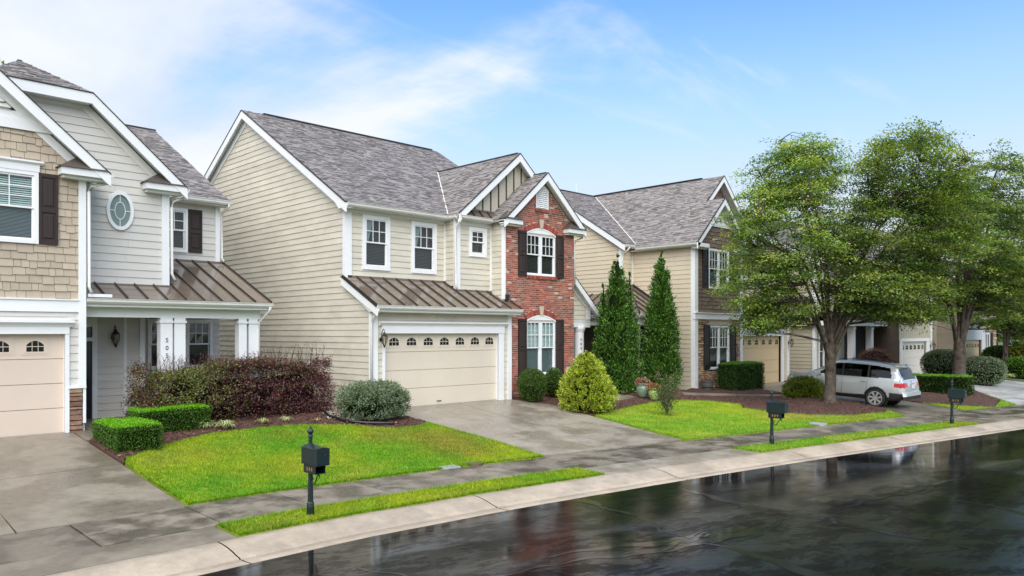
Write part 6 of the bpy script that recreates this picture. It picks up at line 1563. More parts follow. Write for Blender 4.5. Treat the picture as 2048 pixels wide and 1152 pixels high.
VG = [(.55, .55, .33), (.40, .46, .20), (.62, .62, .42), (.22, .33, .08)]
tuft('lilyturf_clump', 'largest clump of cream-striped lilyturf before the purple hedge', 8.95, 19.85, 190, .46, VG, 'lilyturf clumps')
tuft('lilyturf_clump', 'cream-striped lilyturf clump tucked against the bright box hedge', 8.55, 20.1, 110, .42, VG, 'lilyturf clumps')
tuft('lilyturf_clump', 'small greenish lilyturf clump with a white flower, middle of the bed', 10.05, 19.95, 60, .30, [(.35, .42, .14), (.25, .35, .08), (.50, .50, .28)], 'lilyturf clumps')
tuft('lilyturf_clump', 'small pale lilyturf clump, right-hand one of the row', 10.72, 19.9, 80, .30, VG, 'lilyturf clumps')
tuft('lilyturf_clump', 'few dry pale blades of lilyturf near the black pipe', 11.55, 19.55, 22, .20, [(.55, .48, .28), (.40, .36, .18)], 'lilyturf clumps')
tuft('lilyturf_clump', 'pale lilyturf clump by the farthest driveway', 56.0, 12.1, 90, .6, VG, 'lilyturf clumps', .02)
tuft('lilyturf_clump', 'green grassy clump at the foot of the left arborvitae', 25.2, 18.95, 60, .35, [(.12, .2, .04), (.2, .28, .08)], 'lilyturf clumps', .01)

cm = empty('crape_myrtle', (22.75, 15.2, G(22.75, 15.2)), 'young crape myrtle with a few pink blooms on the second lawn', 'small tree')
mb = MB(); cl = []
for k in range(8):
    a = 6.28 * k / 8 + R.uniform(-.3, .3); r_ = R.uniform(.25, .62); H_ = R.uniform(.95, 1.6)
    pts = [(22.75 + math.cos(a) * r_ * t ** 1.5 + R.uniform(-.015, .015), 15.2 + math.sin(a) * r_ * t ** 1.5, G(22.75, 15.2) - .02 + H_ * t) for t in (0, .25, .5, .75, 1)]
    mb.tube(pts, [.016, .013, .010, .007, .004], 5)
    for t in np.linspace(.28, 1, 9):
        i = min(int(t * 4), 3); f = t * 4 - i; cl.append([pts[i][q] * (1 - f) + pts[i + 1][q] * f for q in range(3)])
mb.build('stems', M['bark'], cm)
cl = np.array(cl); n = 1500; P = cl[rng.integers(0, len(cl), n)] + rng.normal(0, .11, (n, 3)); D = unit(rand_dirs(n) + np.array([0, 0, .3])); S = unit(np.cross(D, rand_dirs(n)))
V, F_ = leaf_quads(P, D, S, rng.uniform(.05, .085, n), rng.uniform(.03, .048, n)); np_mesh('foliage', V, F_, M['leaf'], parent=cm, colors=tones(n, [(.07, .125, .035), (.11, .17, .06), (.17, .12, .095)], [3, 2, 1]))
P = []
for c0, s_, k, in (((22.45, 15.3, 1.75), .10, 90), ((22.95, 15.1, 1.62), .10, 80), ((22.6, 15.1, 1.45), .08, 60)): P += [tuple(np.array(c0) + rng.normal(0, s_, 3)) for _ in range(k)]
P = np.array(P); D = rand_dirs(len(P)); S = unit(np.cross(D, rand_dirs(len(P)))); V, F_ = leaf_quads(P, D, S, np.full(len(P), .03), np.full(len(P), .02)); np_mesh('seed_heads', V, F_, M['leaf'], parent=cm, colors=tones(len(P), [(.25, .17, .14), (.35, .25, .22)], [1, 1]))
P = np.array([tuple(np.array((23.12, 14.98, 1.08)) + rng.normal(0, .065, 3)) for _ in range(130)]); D = rand_dirs(130); S = unit(np.cross(D, rand_dirs(130))); V, F_ = leaf_quads(P, D, S, np.full(130, .03), np.full(130, .024)); np_mesh('pink_bloom', V, F_, M['leaf'], parent=cm, colors=tones(130, [(.50, .06, .36), (.60, .16, .48)], [1, 1]))

# ------------------------------------------------------------------ street trees
RTV = np.array([.7096, -.7046, 0.]); FWV = np.array([.7046, .7096, 0.])
def tree(name, label, base, tr, fork, lobes, nlimb, per, leafL, leafW, pal, wts, group, seed, spray=(.42, .25, .075), bark='bark'):
    """lobes: (right, back, height, rx, ry, rz, clusters) around the trunk foot"""
    rg = np.random.default_rng(seed); q = random.Random(seed)
    b = np.array(base); root = empty(name, tuple(base), label, 'tree', group)
    ctr = []; tone = []
    for lobe in lobes:
        a, d, h, rx, ry, rz, nc = lobe[:7]; tn = lobe[7] if len(lobe) > 7 else 1.
        u_ = unit(rg.normal(size=(nc, 3))); r_ = rg.uniform(.25, 1., nc) ** .42
        loc = u_ * r_[:, None] * np.array([rx, ry, rz]) * (1 + .10 * rg.normal(size=(nc, 1)))
        c = b + (a + loc[:, :1]) * RTV + (d + loc[:, 1:2]) * FWV; c[:, 2] = base[2] + h + loc[:, 2]
        ctr.append(c); tone.append(rg.uniform(.72, 1.25, nc) * tn)
    ctr = np.concatenate(ctr); tone = np.concatenate(tone)
    fk = b + np.array([0, 0, fork])
    # trunk: flared foot, a slight lean
    mb = MB(); zs = [-.15, .0, .12, .35, .8, 1.4, fork - .45, fork, fork + .5, fork + 1.2]
    mb.tube([(b[0] + .03 * math.sin(z_ * 2), b[1] + .02 * math.cos(z_ * 1.7), b[2] + z_) for z_ in zs], [tr * k for k in (1.5, 1.32, 1.14, 1.0, .93, .9, .86, .74, .46, .16)], 18)
    mb.v = [(x_ + tr * .10 * math.sin(z_ * 5 + x_ * 40 + y_ * 31) , y_ + tr * .10 * math.sin(z_ * 6.3 + y_ * 37 - x_ * 23), z_) for x_, y_, z_ in mb.v]
    mb.build('trunk', M[bark], root, smooth=True)
    limb_pts = []
    order = rg.permutation(len(ctr))[:nlimb * 6]
    far = ctr[order]; sel = []
    for c in sorted(far.tolist(), key=lambda c: -np.linalg.norm(np.array(c) - fk)):
        if all(np.linalg.norm(np.array(c) - np.array(s_)) > 1.5 for s_ in sel): sel.append(c)
        if len(sel) == nlimb: break
    for i, c in enumerate(sel):
        c = np.array(c); d_ = c - fk; L_ = np.linalg.norm(d_)
        hz = d_ * np.array([1, 1, 0])
        p1 = fk + hz * .22 + np.array([0, 0, max(.35 * L_, d_[2] * .55)]); pts = []
        p0 = fk - np.array([0, 0, q.uniform(-.2, .75)]) + hz / (np.linalg.norm(hz) + 1e-6) * tr * .22
        for t in np.linspace(0, 1, 9):
            p = (1 - t) ** 2 * p0 + 2 * t * (1 - t) * p1 + t * t * c + rg.normal(0, .05, 3) * (0 < t < 1); pts.append(tuple(p)); limb_pts.append(p)
        r0 = tr * q.uniform(.20, .34)
        MB().tube(pts, [r0 * (1.35 - t * 2.4 if t < .125 else 1.12 - 1.04 * t) + .008 for t in np.linspace(0, 1, 9)], 7).build('limb', M[bark], root, smooth=True)
    LP = np.array(limb_pts)
    tw = MB()
    for c in ctr:
        k = LP[:, 2] < c[2] + .25; cand = LP[k] if k.any() else LP
        p = cand[np.argmin(np.linalg.norm((cand - c) * np.array([1, 1, .8]), axis=1))]
        m1 = p * .5 + c * .5 + np.array([0, 0, .12]) + rg.normal(0, .08, 3)
        tw.tube([tuple(p), tuple(m1), tuple(c)], [.020, .013, .006], 3, caps=False)
    tw.build('twigs', M['twig'], root, fix=False)
    n = len(ctr) * per; k = np.repeat(np.arange(len(ctr)), per)
    out = unit((ctr - (b + np.array([0, 0, fork + 2.])))) ; tilt = out[k] * np.array([.35, .35, 0])
    oh = out * np.array([1, 1, 0]) + rg.normal(0, .35, out.shape) * np.array([1, 1, 0]); oh = unit(oh); sh_ = np.stack([-oh[:, 1], oh[:, 0], np.zeros(len(oh))], -1)
    la, lb, lc = [np.clip(rg.normal(0, q_, n), -1.7 * q_, 1.7 * q_) for q_ in spray]
    loc = oh[k] * la[:, None] + sh_[k] * lb[:, None]; loc[:, 2] = lc - .16 * la - .22 * la * la - .3 * lb * lb
    P = ctr[k] + loc
    Nn = unit(np.array([0, 0, 1.]) + tilt + rg.normal(0, .42, (n, 3)))
    D = unit(np.cross(Nn, unit(rg.normal(size=(n, 3))))); D[:, 2] -= .25; D = unit(D); S = unit(np.cross(Nn, D))
    V, F_ = leaf_quads(P, D, S, rg.uniform(.7, 1.3, n) * leafL, rg.uniform(.7, 1.3, n) * leafW)
    kk = rg.choice(len(pal), len(ctr), p=np.array(wts) / sum(wts)); C = np.array(pal)[kk][k] * tone[k][:, None] * rg.uniform(.75, 1.3, n)[:, None]
    np_mesh('crown', V, F_, M['leaf'], parent=root, colors=C)
    return root
ZEL = [(.155, .240, .045), (.210, .285, .060), (.100, .170, .040), (.275, .320, .080), (.065, .120, .034)]
tree('street_tree', 'nearest street tree with mottled trunk in front of the silver car', (30.6, 12.75, G(30.6, 12.75) + .02), .215, 2.2,
     [(-1.8, 0, 6.8, 2.3, 2.6, 2.3, 380, 1.3), (-1.5, 0, 9.2, 1.6, 1.8, 1.4, 170, 1.3), (-.2, .3, 9.5, .8, 1.0, 1.2, 50, 1.2), (3.3, .4, 9.3, 1.9, 2.2, 1.9, 280, 1.1), (2.7, .5, 6.6, 2.9, 2.8, 2.2, 430, .95), (-3.0, -.2, 4.9, 1.3, 1.5, 1.2, 110, 1.3), (-1.9, -.2, 3.6, 1.1, 1.1, .6, 75, 1.05), (1.6, -.5, 4.4, 2.3, 2.0, 1.1, 190, .9), (5.2, .3, 7.6, 1.1, 1.4, 1.4, 100, 1.1), (-2.9, -.3, 3.2, .9, 1.0, .45, 45, 1.1), (2.6, -.4, 3.6, 1.6, 1.4, .5, 70, .95)],
     18, 78, .122, .056, ZEL, [3, 3, 2.5, 1.6, 1.4], 'street trees', 71)
tree('street_tree', 'second street tree beyond the car with dark low fork', (46.4, 12.35, G(46.4, 12.35) + .02), .34, 2.1,
     [(.2, 0, 7.6, 3.7, 3.8, 3.4, 420), (1.9, 0, 10.6, 2.7, 2.7, 2.2, 190), (-2.3, 0, 4.9, 2.1, 2.2, 1.5, 120), (2.8, 0, 5.2, 2.2, 2.2, 1.6, 150)],
     14, 70, .165, .078, ZEL, [3, 3, 3, 1.4, 1.6], 'street trees', 72)
tree('street_tree', 'third street tree at the right edge with forked trunk', (61.0, 13.4, G(61, 13.4)), .24, 1.5,
     [(.5, 0, 5.6, 3.6, 3.6, 3.0, 260), (1.5, 0, 8.8, 2.8, 2.8, 2.2, 120)], 9, 60, .24, .11, ZEL, [3, 3, 2.5, 1.6, 1.2], 'street trees', 73)
tree('background_tree', 'tall tree far beyond the houses at the right edge', (84, 19.5, .4), .3, 3.0,
     [(0, 0, 8, 5, 5, 4.5, 300)], 8, 36, .34, .16, [(.09, .15, .03), (.13, .19, .05), (.06, .11, .03)], [1, 1, 1], 'background trees', 74)
for i, (x_, y_, lb) in enumerate(((83, 17.2, 'nearer tree of the distant pair at the right edge'), (97, 25.5, 'taller tree of the distant pair at the right edge'), (104, 19.0, 'farthest dim tree at the right edge beyond the last house'))):
    tree('background_tree', lb, (x_, y_, .3), .28, 2.0, [(0, 0, 5.0 + i, 4.5, 4.5, 4.0 + i * .7, 200), (2, 0, 3.2, 3.5, 3, 2, 80)], 7, 36, .36, .17, [(.09, .15, .03), (.13, .19, .05), (.06, .11, .03)], [1, 1, 1], 'background trees', 80 + i)
tree('background_tree', 'tree behind the left house with only its top showing', (8.0, 44.5, .6), .35, 6.0,
     [(0, 0, 14.6, 1.0, 1.2, 1.2, 50), (-1.6, 0, 11.5, 2.2, 2.4, 3, 110)], 8, 40, .26, .12, [(.07, .11, .03), (.11, .16, .04)], [1, 1], 'background trees', 75)
# ------------------------------------------------------------------ mailboxes
def mailbox(x, y, num, label, first=None):
    z = G(x, y) + .0
    root = empty('mailbox', (x, y, z), label, 'mailbox', 'kerbside mailboxes')
    mb = MB()
    mb.lathe(x, y, [(.066, z - .05), (.066, z + .17), (.060, z + .19), (.066, z + .205), (.060, z + .225), (.050, z + .25), (.040, z + .74), (.046, z + .75), (.046, z + .775), (.036, z + .79), (.034, z + 1.36)], 10)
    mb.build('post', M['iron'], root)
    MB().lathe(x, y, [(.034, z + 1.36), (.046, z + 1.37), (.046, z + 1.385), (.034, z + 1.40), (.030, z + 1.42), (.058, z + 1.455), (.060, z + 1.475), (.036, z + 1.51), (.018, z + 1.525), (.020, z + 1.54), (.006, z + 1.555)], 10).build('finial', M['iron'], root)
    y0, y1 = y + .10, y - .42; w = .12; b0, b1 = z + .93, z + 1.185
    mb = MB()
    sec = lambda yy, k: [(x - w, yy, b0), (x + w, yy, b0), (x + w, yy, b1), (x + w + .012, yy, b1 + .004), (x + w + .012, yy, b1 + .016), (x + .07, yy, b1 + .035 + k * .4), (x, yy, b1 + .045 + k), (x - .07, yy, b1 + .035 + k * .4), (x - w - .012, yy, b1 + .016), (x - w - .012, yy, b1 + .004), (x - w, yy, b1)]
    S_ = [sec(y0, .02), sec(y0 - .1, .055), sec(y0 - .22, .02), sec(y0 - .36, .004), sec(y1, .0)]
    for i in range(4): mb.loft(S_[i], S_[i + 1], caps=(i in (0, 3)))
    mb.box(x - w - .006, x + w + .006, y1 - .005, y0 + .004, b0 - .012, b0)
    bx = mb.build('letter_box', M['iron'], root, fix=False)
    MB().box(x - w + .006, x + w - .006, y1 - .014, y1 - .001, b0 + .012, b1 + .01).build('box_door', M['iron'], bx)
    MB().tube([(x, y1 - .014, b1 - .05), (x, y1 - .04, b1 - .05), (x, y1 - .045, b1 - .08)], .010, 6).build('knob', M['ironb'], bx)
    c0, c1, cy0, cy1 = z + .765, z + .918, y + .06, y - .33
    mb = MB(); t = .012; cw = .10
    mb.box(x - cw, x - cw + t, cy1, cy0, c0, c1).box(x + cw - t, x + cw, cy1, cy0, c0, c1).box(x - cw + t, x + cw - t, cy1, cy0, c0, c0 + t).box(x - cw + t, x + cw - t, cy0 - t, cy0, c0 + t, c1)
    nb = mb.build('paper_slot', M['iron'], root)
    text_mb(num, .085, (x - cw - .001, (cy0 + cy1) / 2 - .01, (c0 + c1) / 2), (0, -1, 0), (0, 0, 1), (-.004, 0, 0), .075).build('number', M['gold'], nb)
    pts = [(x, y - .035, z + .60)]
    pts += [(x, y - .05 - .055 * (1 - math.cos(a)), z + .62 - .055 * math.sin(a)) for a in np.linspace(0, 2.6, 7)]
    pts += [(x, y - .22, z + .70), (x, y - .27, z + .74)]
    MB().tube(pts, .011, 6).tube([(x, y - .27 + .03 * math.cos(a), z + .72 + .03 * math.sin(a)) for a in np.linspace(-.4, 4.6, 9)], .010, 6).tube([(x, y - .06 + .028 * math.cos(a), z + .66 + .028 * math.sin(a)) for a in np.linspace(0, 6.0, 10)], .009, 6).build('scroll_bracket', M['iron'], root, smooth=True)
mailbox(6.9, 11.93, '505', 'nearest dark green iron mailbox, numbered 505, in the verge before the left lawn')
mailbox(20.55, 10.22, '509', 'middle dark green iron mailbox, numbered 509, between the two lawns and the road')
mailbox(29.6, 8.10, '513', 'farthest dark green iron mailbox, numbered 513, near the parked car')

# ------------------------------------------------------------------ pots, covers, drain pipe
def flowers(root, x, y, z, r_, h, n, pal, wts, green):
    d = rand_dirs(n); d[:, 2] = np.abs(d[:, 2]); P = d * np.array([r_, r_, h]) * rng.uniform(.75, 1.05, n)[:, None] + np.array([x, y, z])
    D = unit(d + rand_dirs(n)); S = unit(np.cross(D, rand_dirs(n))); k = rng.uniform(size=n) < .5
    V, F_ = leaf_quads(P[k], D[k], S[k], np.full(k.sum(), .055), np.full(k.sum(), .028)); np_mesh('foliage', V, F_, M['leaf'], parent=root, colors=tones(k.sum(), green, [1] * len(green)))
    V, F_ = leaf_quads(P[~k], D[~k], S[~k], np.full((~k).sum(), .05), np.full((~k).sum(), .045)); np_mesh('flowers', V, F_, M['leaf'], parent=root, colors=tones((~k).sum(), pal, wts))
M['celadon'] = mat('celadon_glaze', (.18, .26, .19), .15, var=.15, scale=8, spec=.6)
M['limeglaze'] = mat('lime_glaze', (.28, .38, .12), .15, var=.15, scale=8, spec=.6)
M['barrel'] = mat('weathered_tub', (.075, .085, .085), .6, var=.25, scale=10)
GRN = [(.06, .13, .02), (.10, .18, .04)]
for x, y, s, m_, lb, pal in ((25.25, 18.0, 1.15, 'celadon', 'taller celadon glazed pot of pink flowers beside the path', [(.45, .12, .16), (.55, .32, .33), (.40, .05, .06)]),
                             (25.15, 17.4, .95, 'limeglaze', 'shorter lime glazed pot of red flowers beside the path', [(.45, .05, .04), (.50, .20, .12)])):
    z = G(x, y) + .05; pt_ = empty('flower_pot', (x, y, z), lb, 'plant pot', 'glazed pots by the path')
    MB().lathe(x, y, [(.13 * s, z), (.16 * s, z + .05), (.235 * s, z + .26 * s), (.23 * s, z + .36 * s), (.20 * s, z + .42 * s), (.225 * s, z + .45 * s), (.225 * s, z + .475 * s), (.19 * s, z + .475 * s), (.18 * s, z + .42 * s)], 18).build('pot', M[m_], pt_, smooth=True)
    flowers(pt_, x, y, z + .45 * s, .30 * s, .26 * s, 520, pal, [1] * len(pal), GRN)
x, y = 30.1, 18.0; z = G(x, y) + .03
tb = empty('tub_planter', (x, y, z), 'dark grey barrel planter with red blooms at the stone corner', 'plant pot')
MB().lathe(x, y, [(.20, z), (.25, z + .2), (.27, z + .40), (.285, z + .40), (.285, z + .43), (.25, z + .43), (.24, z + .36)], 20).build('tub', M['barrel'], tb)
for q in (.1, .3): MB().lathe(x, y, [(.222 + q * .12, z + q), (.226 + q * .13, z + q + .03)], 20).build('hoop', M['ironb'], tb)
flowers(tb, x, y, z + .38, .24, .22, 300, [(.55, .10, .07), (.6, .25, .2)], [1, 1], GRN)

M['lid'] = mat('grey_cover', (.30, .33, .33), .5, var=.15); M['lidb'] = mat('rusty_cover', (.10, .075, .045), .6, var=.3, scale=10)
x, y = 11.45, 13.62; z = G(x, y)
lid = MB().loft([(x - .22, y - .13, z), (x + .24, y - .16, z), (x + .26, y + .12, z), (x - .2, y + .15, z)], [(x - .22, y - .13, z + .035), (x + .24, y - .16, z + .035), (x + .26, y + .12, z + .045), (x - .2, y + .15, z + .045)]).build('meter_cover', M['lid'], None, origin=(x, y, z), label='pale rectangular meter cover in the edge of the left lawn', cat='cover')
x, y = 12.2, 13.55; z = G(x, y) + .02
mc = empty('valve_cover', (x, y, z), 'round rusty valve cover beside the pale meter cover', 'cover')
MB().lathe(x, y, [(.20, z - .03), (.20, z + .025), (.16, z + .028)], 20).build('rim', M['lidb'], mc); MB().lathe(x, y, [(.155, z), (.155, z + .022), (.02, z + .026)], 20).build('lid', M['lidb'], mc)
x, y = 25.75, 11.15; z = G(x, y)
MB().lathe(x, y, [(.3, z - .02), (.3, z + .05), (.26, z + .055)], 20).build('meter_cover', M['lid'], None, origin=(x, y, z), label='round pale meter cover at the edge of the second lawn', cat='cover')
pp = [(12.35, 20.8), (12.2, 20.3), (12.05, 19.8), (12.15, 19.3), (12.3, 18.9), (12.55, 18.6), (12.95, 18.35), (13.3, 18.2)]
fine = []
for (ax, ay), (bx, by) in zip(pp, pp[1:]): fine += [(ax + (bx - ax) * k / 8, ay + (by - ay) * k / 8) for k in range(8)]
MB().tube([(a, b, G(a, b) + .085) for a, b in fine], [.045 + (.006 if k % 2 else 0) for k in range(len(fine))], 8).build('drain_pipe', M['ironb'], None, origin=(12.1, 19.5, .6), smooth=True, label='black corrugated drain pipe lying on the mulch left of the juniper', cat='pipe')

# ------------------------------------------------------------------ parked car
M['paint'] = mat('silver_car_paint', (.55, .58, .60), .26, metallic=.45, coat=1.)
M['tyre'] = mat('tyre_rubber', (.016, .016, .017), .7); M['rim'] = mat('alloy_rim', (.62, .62, .62), .3, metallic=.7)
M['blackp'] = mat('black_plastic', (.018, .019, .021), .5); M['chrome'] = mat('chrome', (.75, .75, .76), .12, metallic=1.)
M['red'] = mat('red_lens', (.48, .012, .015), .12, spec=.7); M['plate'] = mat('plate', (.75, .76, .78), .4); M['lampc'] = mat('clear_lens', (.6, .62, .64), .1)
CX0, CY0 = 33.40, 13.06; CZ0 = .13
car = empty('parked_car', (CX0, CY0, CZ0), 'silver sport utility car parked nose-in on the third driveway', 'car')
GS = lambda y: G(33.4, y)
zr, zf = GS(CY0 - 1.35), GS(CY0 + 1.45); PIT = math.atan2(zf - zr, 2.8); ZC = (zr + zf) / 2
def cw(x, y, z):                                  # car space (nose +y) to world, pitched with the driveway
    x, y, z = x * 1.05, (y + 1.36) * 1.05 - 1.36, z * 1.05
    return (CX0 + x, CY0 + y * math.cos(PIT) - z * math.sin(PIT), ZC + z * math.cos(PIT) + y * math.sin(PIT))
TOPP = [(-2.40, .60), (-2.395, .82), (-2.36, 1.0), (-2.30, 1.10), (-2.06, 1.585), (-1.98, 1.64), (-1.6, 1.70), (-.9, 1.735), (-.2, 1.735), (.25, 1.70), (.55, 1.60), (1.22, 1.22), (1.36, 1.18), (1.8, 1.12), (2.15, 1.03), (2.32, .88), (2.40, .64)]
WID = [(-2.40, .80), (-2.3, .89), (-2.0, .935), (-1.3, .955), (0, .955), (1.2, .945), (1.8, .92), (2.15, .85), (2.33, .72), (2.40, .60)]
BOT = [(-2.40, .46), (-2.2, .34), (-1.9, .27), (1.9, .25), (2.25, .26), (2.40, .40)]
def ip(t, y): return float(np.interp(y, [a for a, _ in t], [b for _, b in t]))
NS, NR = 190, 84
ys = np.r_[np.linspace(-2.40, -2.0, 46), np.linspace(-2.0, 2.2, 120)[1:], np.linspace(2.2, 2.40, 26)[1:]]
rows = []
for y in ys:
    zt, w, zb = ip(TOPP, y), ip(WID, y), ip(BOT, y)
    belt = 1.085 + .035 * max(0, min(1, (.9 - y) / 2.9))
    if zt > belt + .16:
        k = [(0, zb), (w * .86, zb), (w * .955, zb + .08), (w * .99, .52), (w, .72), (w * .992, .90), (w * .965, belt - .03), (w * .945, belt), (w * .885, belt + (zt - belt) * .55), (w * .80, zt - .10), (w * .755, zt - .045), (w * .62, zt - .012), (w * .3, zt + .004), (0, zt + .008)]
    else:
        top = zt
        k = [(0, zb), (w * .86, zb), (w * .955, zb + .08), (w * .99, min(.52, top - .12)), (w, min(.66, top - .09)), (w * .985, min(.80, top - .06)), (w * .955, top - .05), (w * .92, top - .028), (w * .86, top - .012), (w * .8, top - .005), (w * .7, top), (w * .55, top + .004), (w * .3, top + .010), (0, top + .012)]
    k = np.array(k); seg = np.array([0, 3, 3, 6, 5, 5, 5, 3, 9, 8, 3, 5, 8, 8]); t = np.cumsum(seg).astype(float); t /= t[-1]
    tt = np.linspace(0, 1, NR + 1); half = np.stack([np.interp(tt, t, k[:, 0]), np.interp(tt, t, k[:, 1])], -1)
    # soften the section
    for _ in range(3): half[1:-1] = half[1:-1] * .5 + (half[:-2] + half[2:]) * .25
    ringp = np.r_[half * np.array([-1, 1]), half[::-1][1:]]          # left bottom -> top -> right bottom
    rows.append(np.c_[ringp[:, 0], np.full(len(ringp), y), ringp[:, 1]])
BODY = np.array(rows); ns, nr = BODY.shape[:2]
for _ in range(2): BODY[1:-1] = BODY[1:-1] * .6 + (BODY[:-2] + BODY[2:]) * .2
mid_ = (BODY[:-1, :-1] + BODY[1:, :-1] + BODY[1:, 1:] + BODY[:-1, 1:]) / 4
fx, fy, fz = np.abs(mid_[..., 0]), mid_[..., 1], mid_[..., 2]
TOPa = np.interp(fy, [a for a, _ in TOPP], [b for _, b in TOPP]); Wa = np.interp(fy, [a for a, _ in WID], [b for _, b in WID])
beltA = 1.085 + .035 * np.clip((.9 - fy) / 2.9, 0, 1)
cls = np.zeros(fx.shape, int)                                        # 0 body
WH = [(-1.36, .36), (1.43, .36)]
cls[(fz < .44) & (fx > .5)] = 1                                      # black sill and bumper skirts
cls[(fy < -1.85) & (fz < .60)] = 1; cls[(fy > 2.1) & (fz < .42)] = 1
for wy, wz in WH: cls[(np.hypot(fy - wy, fz - wz) < .445) & (fx > .55) & (fz < .86)] = 1
side = (fx > Wa * .76) & (fz > beltA + .035) & (fz < TOPa - .12)
front_line = .98 - (fz - 1.1) * 1.28
cls[side & (fy > -1.93 + (fz - 1.1) * .25) & (fy < front_line)] = 2
cls[side & (fy > -1.06 - .035) & (fy < -1.06 + .035)] = 4; cls[side & (fy > -.06 - .035) & (fy < -.06 + .035)] = 4
cls[(fy < -2.08) & (fy > -2.285) & (fz > 1.13) & (fz < 1.55) & (fx < .68)] = 3
cls[(fy > .60) & (fy < 1.18) & (fx < Wa * .74) & (fz > 1.2)] = 5
cls[(fy < -2.02) & (fz > .83) & (fz < 1.03) & (fx > .50) & (fz < 1.03 - (fy + 2.4) * .12)] = 6
cls[(fy > 2.02) & (fz > .70) & (fz < .90) & (fx > .45)] = 7
for wy, wz in WH: cls[(np.hypot(fy - wy, fz - wz) < .395) & (fx > .55)] = 9   # wheel openings
Vw = BODY.reshape(-1, 3); Vw = np.array([cw(*p) for p in Vw])
ii = np.arange(ns * nr).reshape(ns, nr); Q = np.stack([ii[:-1, :-1], ii[1:, :-1], ii[1:, 1:], ii[:-1, 1:]], -1)
def car_part(name, sel, m_):
    f = Q[sel]
    if not len(f): return
    u_, inv = np.unique(f, return_inverse=True); return np_mesh(name, Vw[u_], inv.reshape(-1, 4), M[m_], parent=car, smooth=True)
car_part('body', cls == 0, 'paint'); car_part('lower_cladding', cls == 1, 'blackp')
left = mid_[..., 0] < 0
for sgn, sd_ in ((left, 'l'), (~left, 'r')):
    for a, b in ((-3, -1.06), (-1.06, -.06), (-.06, 3)): car_part('side_window', (cls == 2) & sgn & (fy > a) & (fy <= b), 'carglass')
    car_part('tail_light', (cls == 6) & sgn, 'red'); car_part('headlight', (cls == 7) & sgn, 'lampc')
car_part('pillar', cls == 4, 'blackp'); car_part('rear_window', cls == 3, 'carglass'); car_part('windscreen', cls == 5, 'carglass')
# end caps
for y_, rw in ((-2.40, BODY[0]), (2.40, BODY[-1])):
    mb = MB(); mb.poly([cw(*p) for p in rw]); mb.build('end_panel', M['blackp'] if y_ > 0 else M['paint'], car)
mb = MB()                                                            # dark cabin so the glass reads as glass
mb.loft([cw(-.78, -2.0, .5), cw(.78, -2.0, .5), cw(.80, 1.1, .5), cw(-.80, 1.1, .5)], [cw(-.72, -1.9, 1.06), cw(.72, -1.9, 1.06), cw(.76, 1.05, 1.06), cw(-.76, 1.05, 1.06)])
mb.build('cabin_floor', M['blackp'], car)
for sx in (-.36, .36):
    for sy in (.15, -.85):
        MB().loft([cw(sx - .22, sy, .9), cw(sx + .22, sy, .9), cw(sx + .22, sy - .12, .9), cw(sx - .22, sy - .12, .9)], [cw(sx - .17, sy - .14, 1.42), cw(sx + .17, sy - .14, 1.42), cw(sx + .17, sy - .22, 1.42), cw(sx - .17, sy - .22, 1.42)]).build('seat', M['blackp'], car)
# wheels
def ringpts(cx_, cy_, cz_, r_, n, off=0): return [cw(cx_, cy_ + r_ * math.cos(2 * math.pi * k / n + off), cz_ + r_ * math.sin(2 * math.pi * k / n + off)) for k in range(n)]
for wy, wz in WH:
    for sx in (-1, 1):
        n = 28; xo = sx * .955; xi = sx * .72
        mb = MB(); prof = [(xi, .25), (xi, .345), (xi + sx * .03, .362), (xo - sx * .03, .362), (xo, .345), (xo + sx * .004, .30), (xo - sx * .015, .262)]
        rings = [ringpts(px_, wy, wz, r_, n) for px_, r_ in prof]
        for a, b in zip(rings, rings[1:]): mb.loft(a, b, caps=False)
        wh = mb.build('wheel', M['tyre'], car, smooth=True)
        mb = MB(); mb.loft(ringpts(xo - sx * .012, wy, wz, .268, n), ringpts(xo - sx * .012, wy, wz, .238, n), caps=False); mb.loft(ringpts(xo - sx * .012, wy, wz, .238, n), ringpts(xo - sx * .09, wy, wz, .225, n), caps=False)
        for k in range(7):
            a = 2 * math.pi * k / 7 + .2
            def sp_(r_, da, dx): return cw(xo - sx * dx, wy + r_ * math.cos(a + da), wz + r_ * math.sin(a + da))
            mb.add([sp_(.05, -.55, .02), sp_(.05, .55, .02), sp_(.245, .17, .012), sp_(.245, -.17, .012), sp_(.05, -.55, .06), sp_(.05, .55, .06), sp_(.245, .17, .05), sp_(.245, -.17, .05)], [[0, 1, 2, 3], [4, 7, 6, 5], [0, 3, 7, 4], [1, 5, 6, 2]])
        mb.loft(ringpts(xo - sx * .012, wy, wz, .062, 16), ringpts(xo - sx * .06, wy, wz, .07, 16))
        mb.build('rim', M['rim'], wh)
        MB().poly(ringpts(xo - sx * .10, wy, wz, .24, n)).build('brake_shadow', M['blackp'], wh)
        mb = MB(); mb.loft(ringpts(sx * .60, wy, wz, .40, n), ringpts(sx * .925, wy, wz, .40, n), caps=False); mb.poly(ringpts(sx * .60, wy, wz, .40, n)); mb.build('wheel_well', M['blackp'], car)
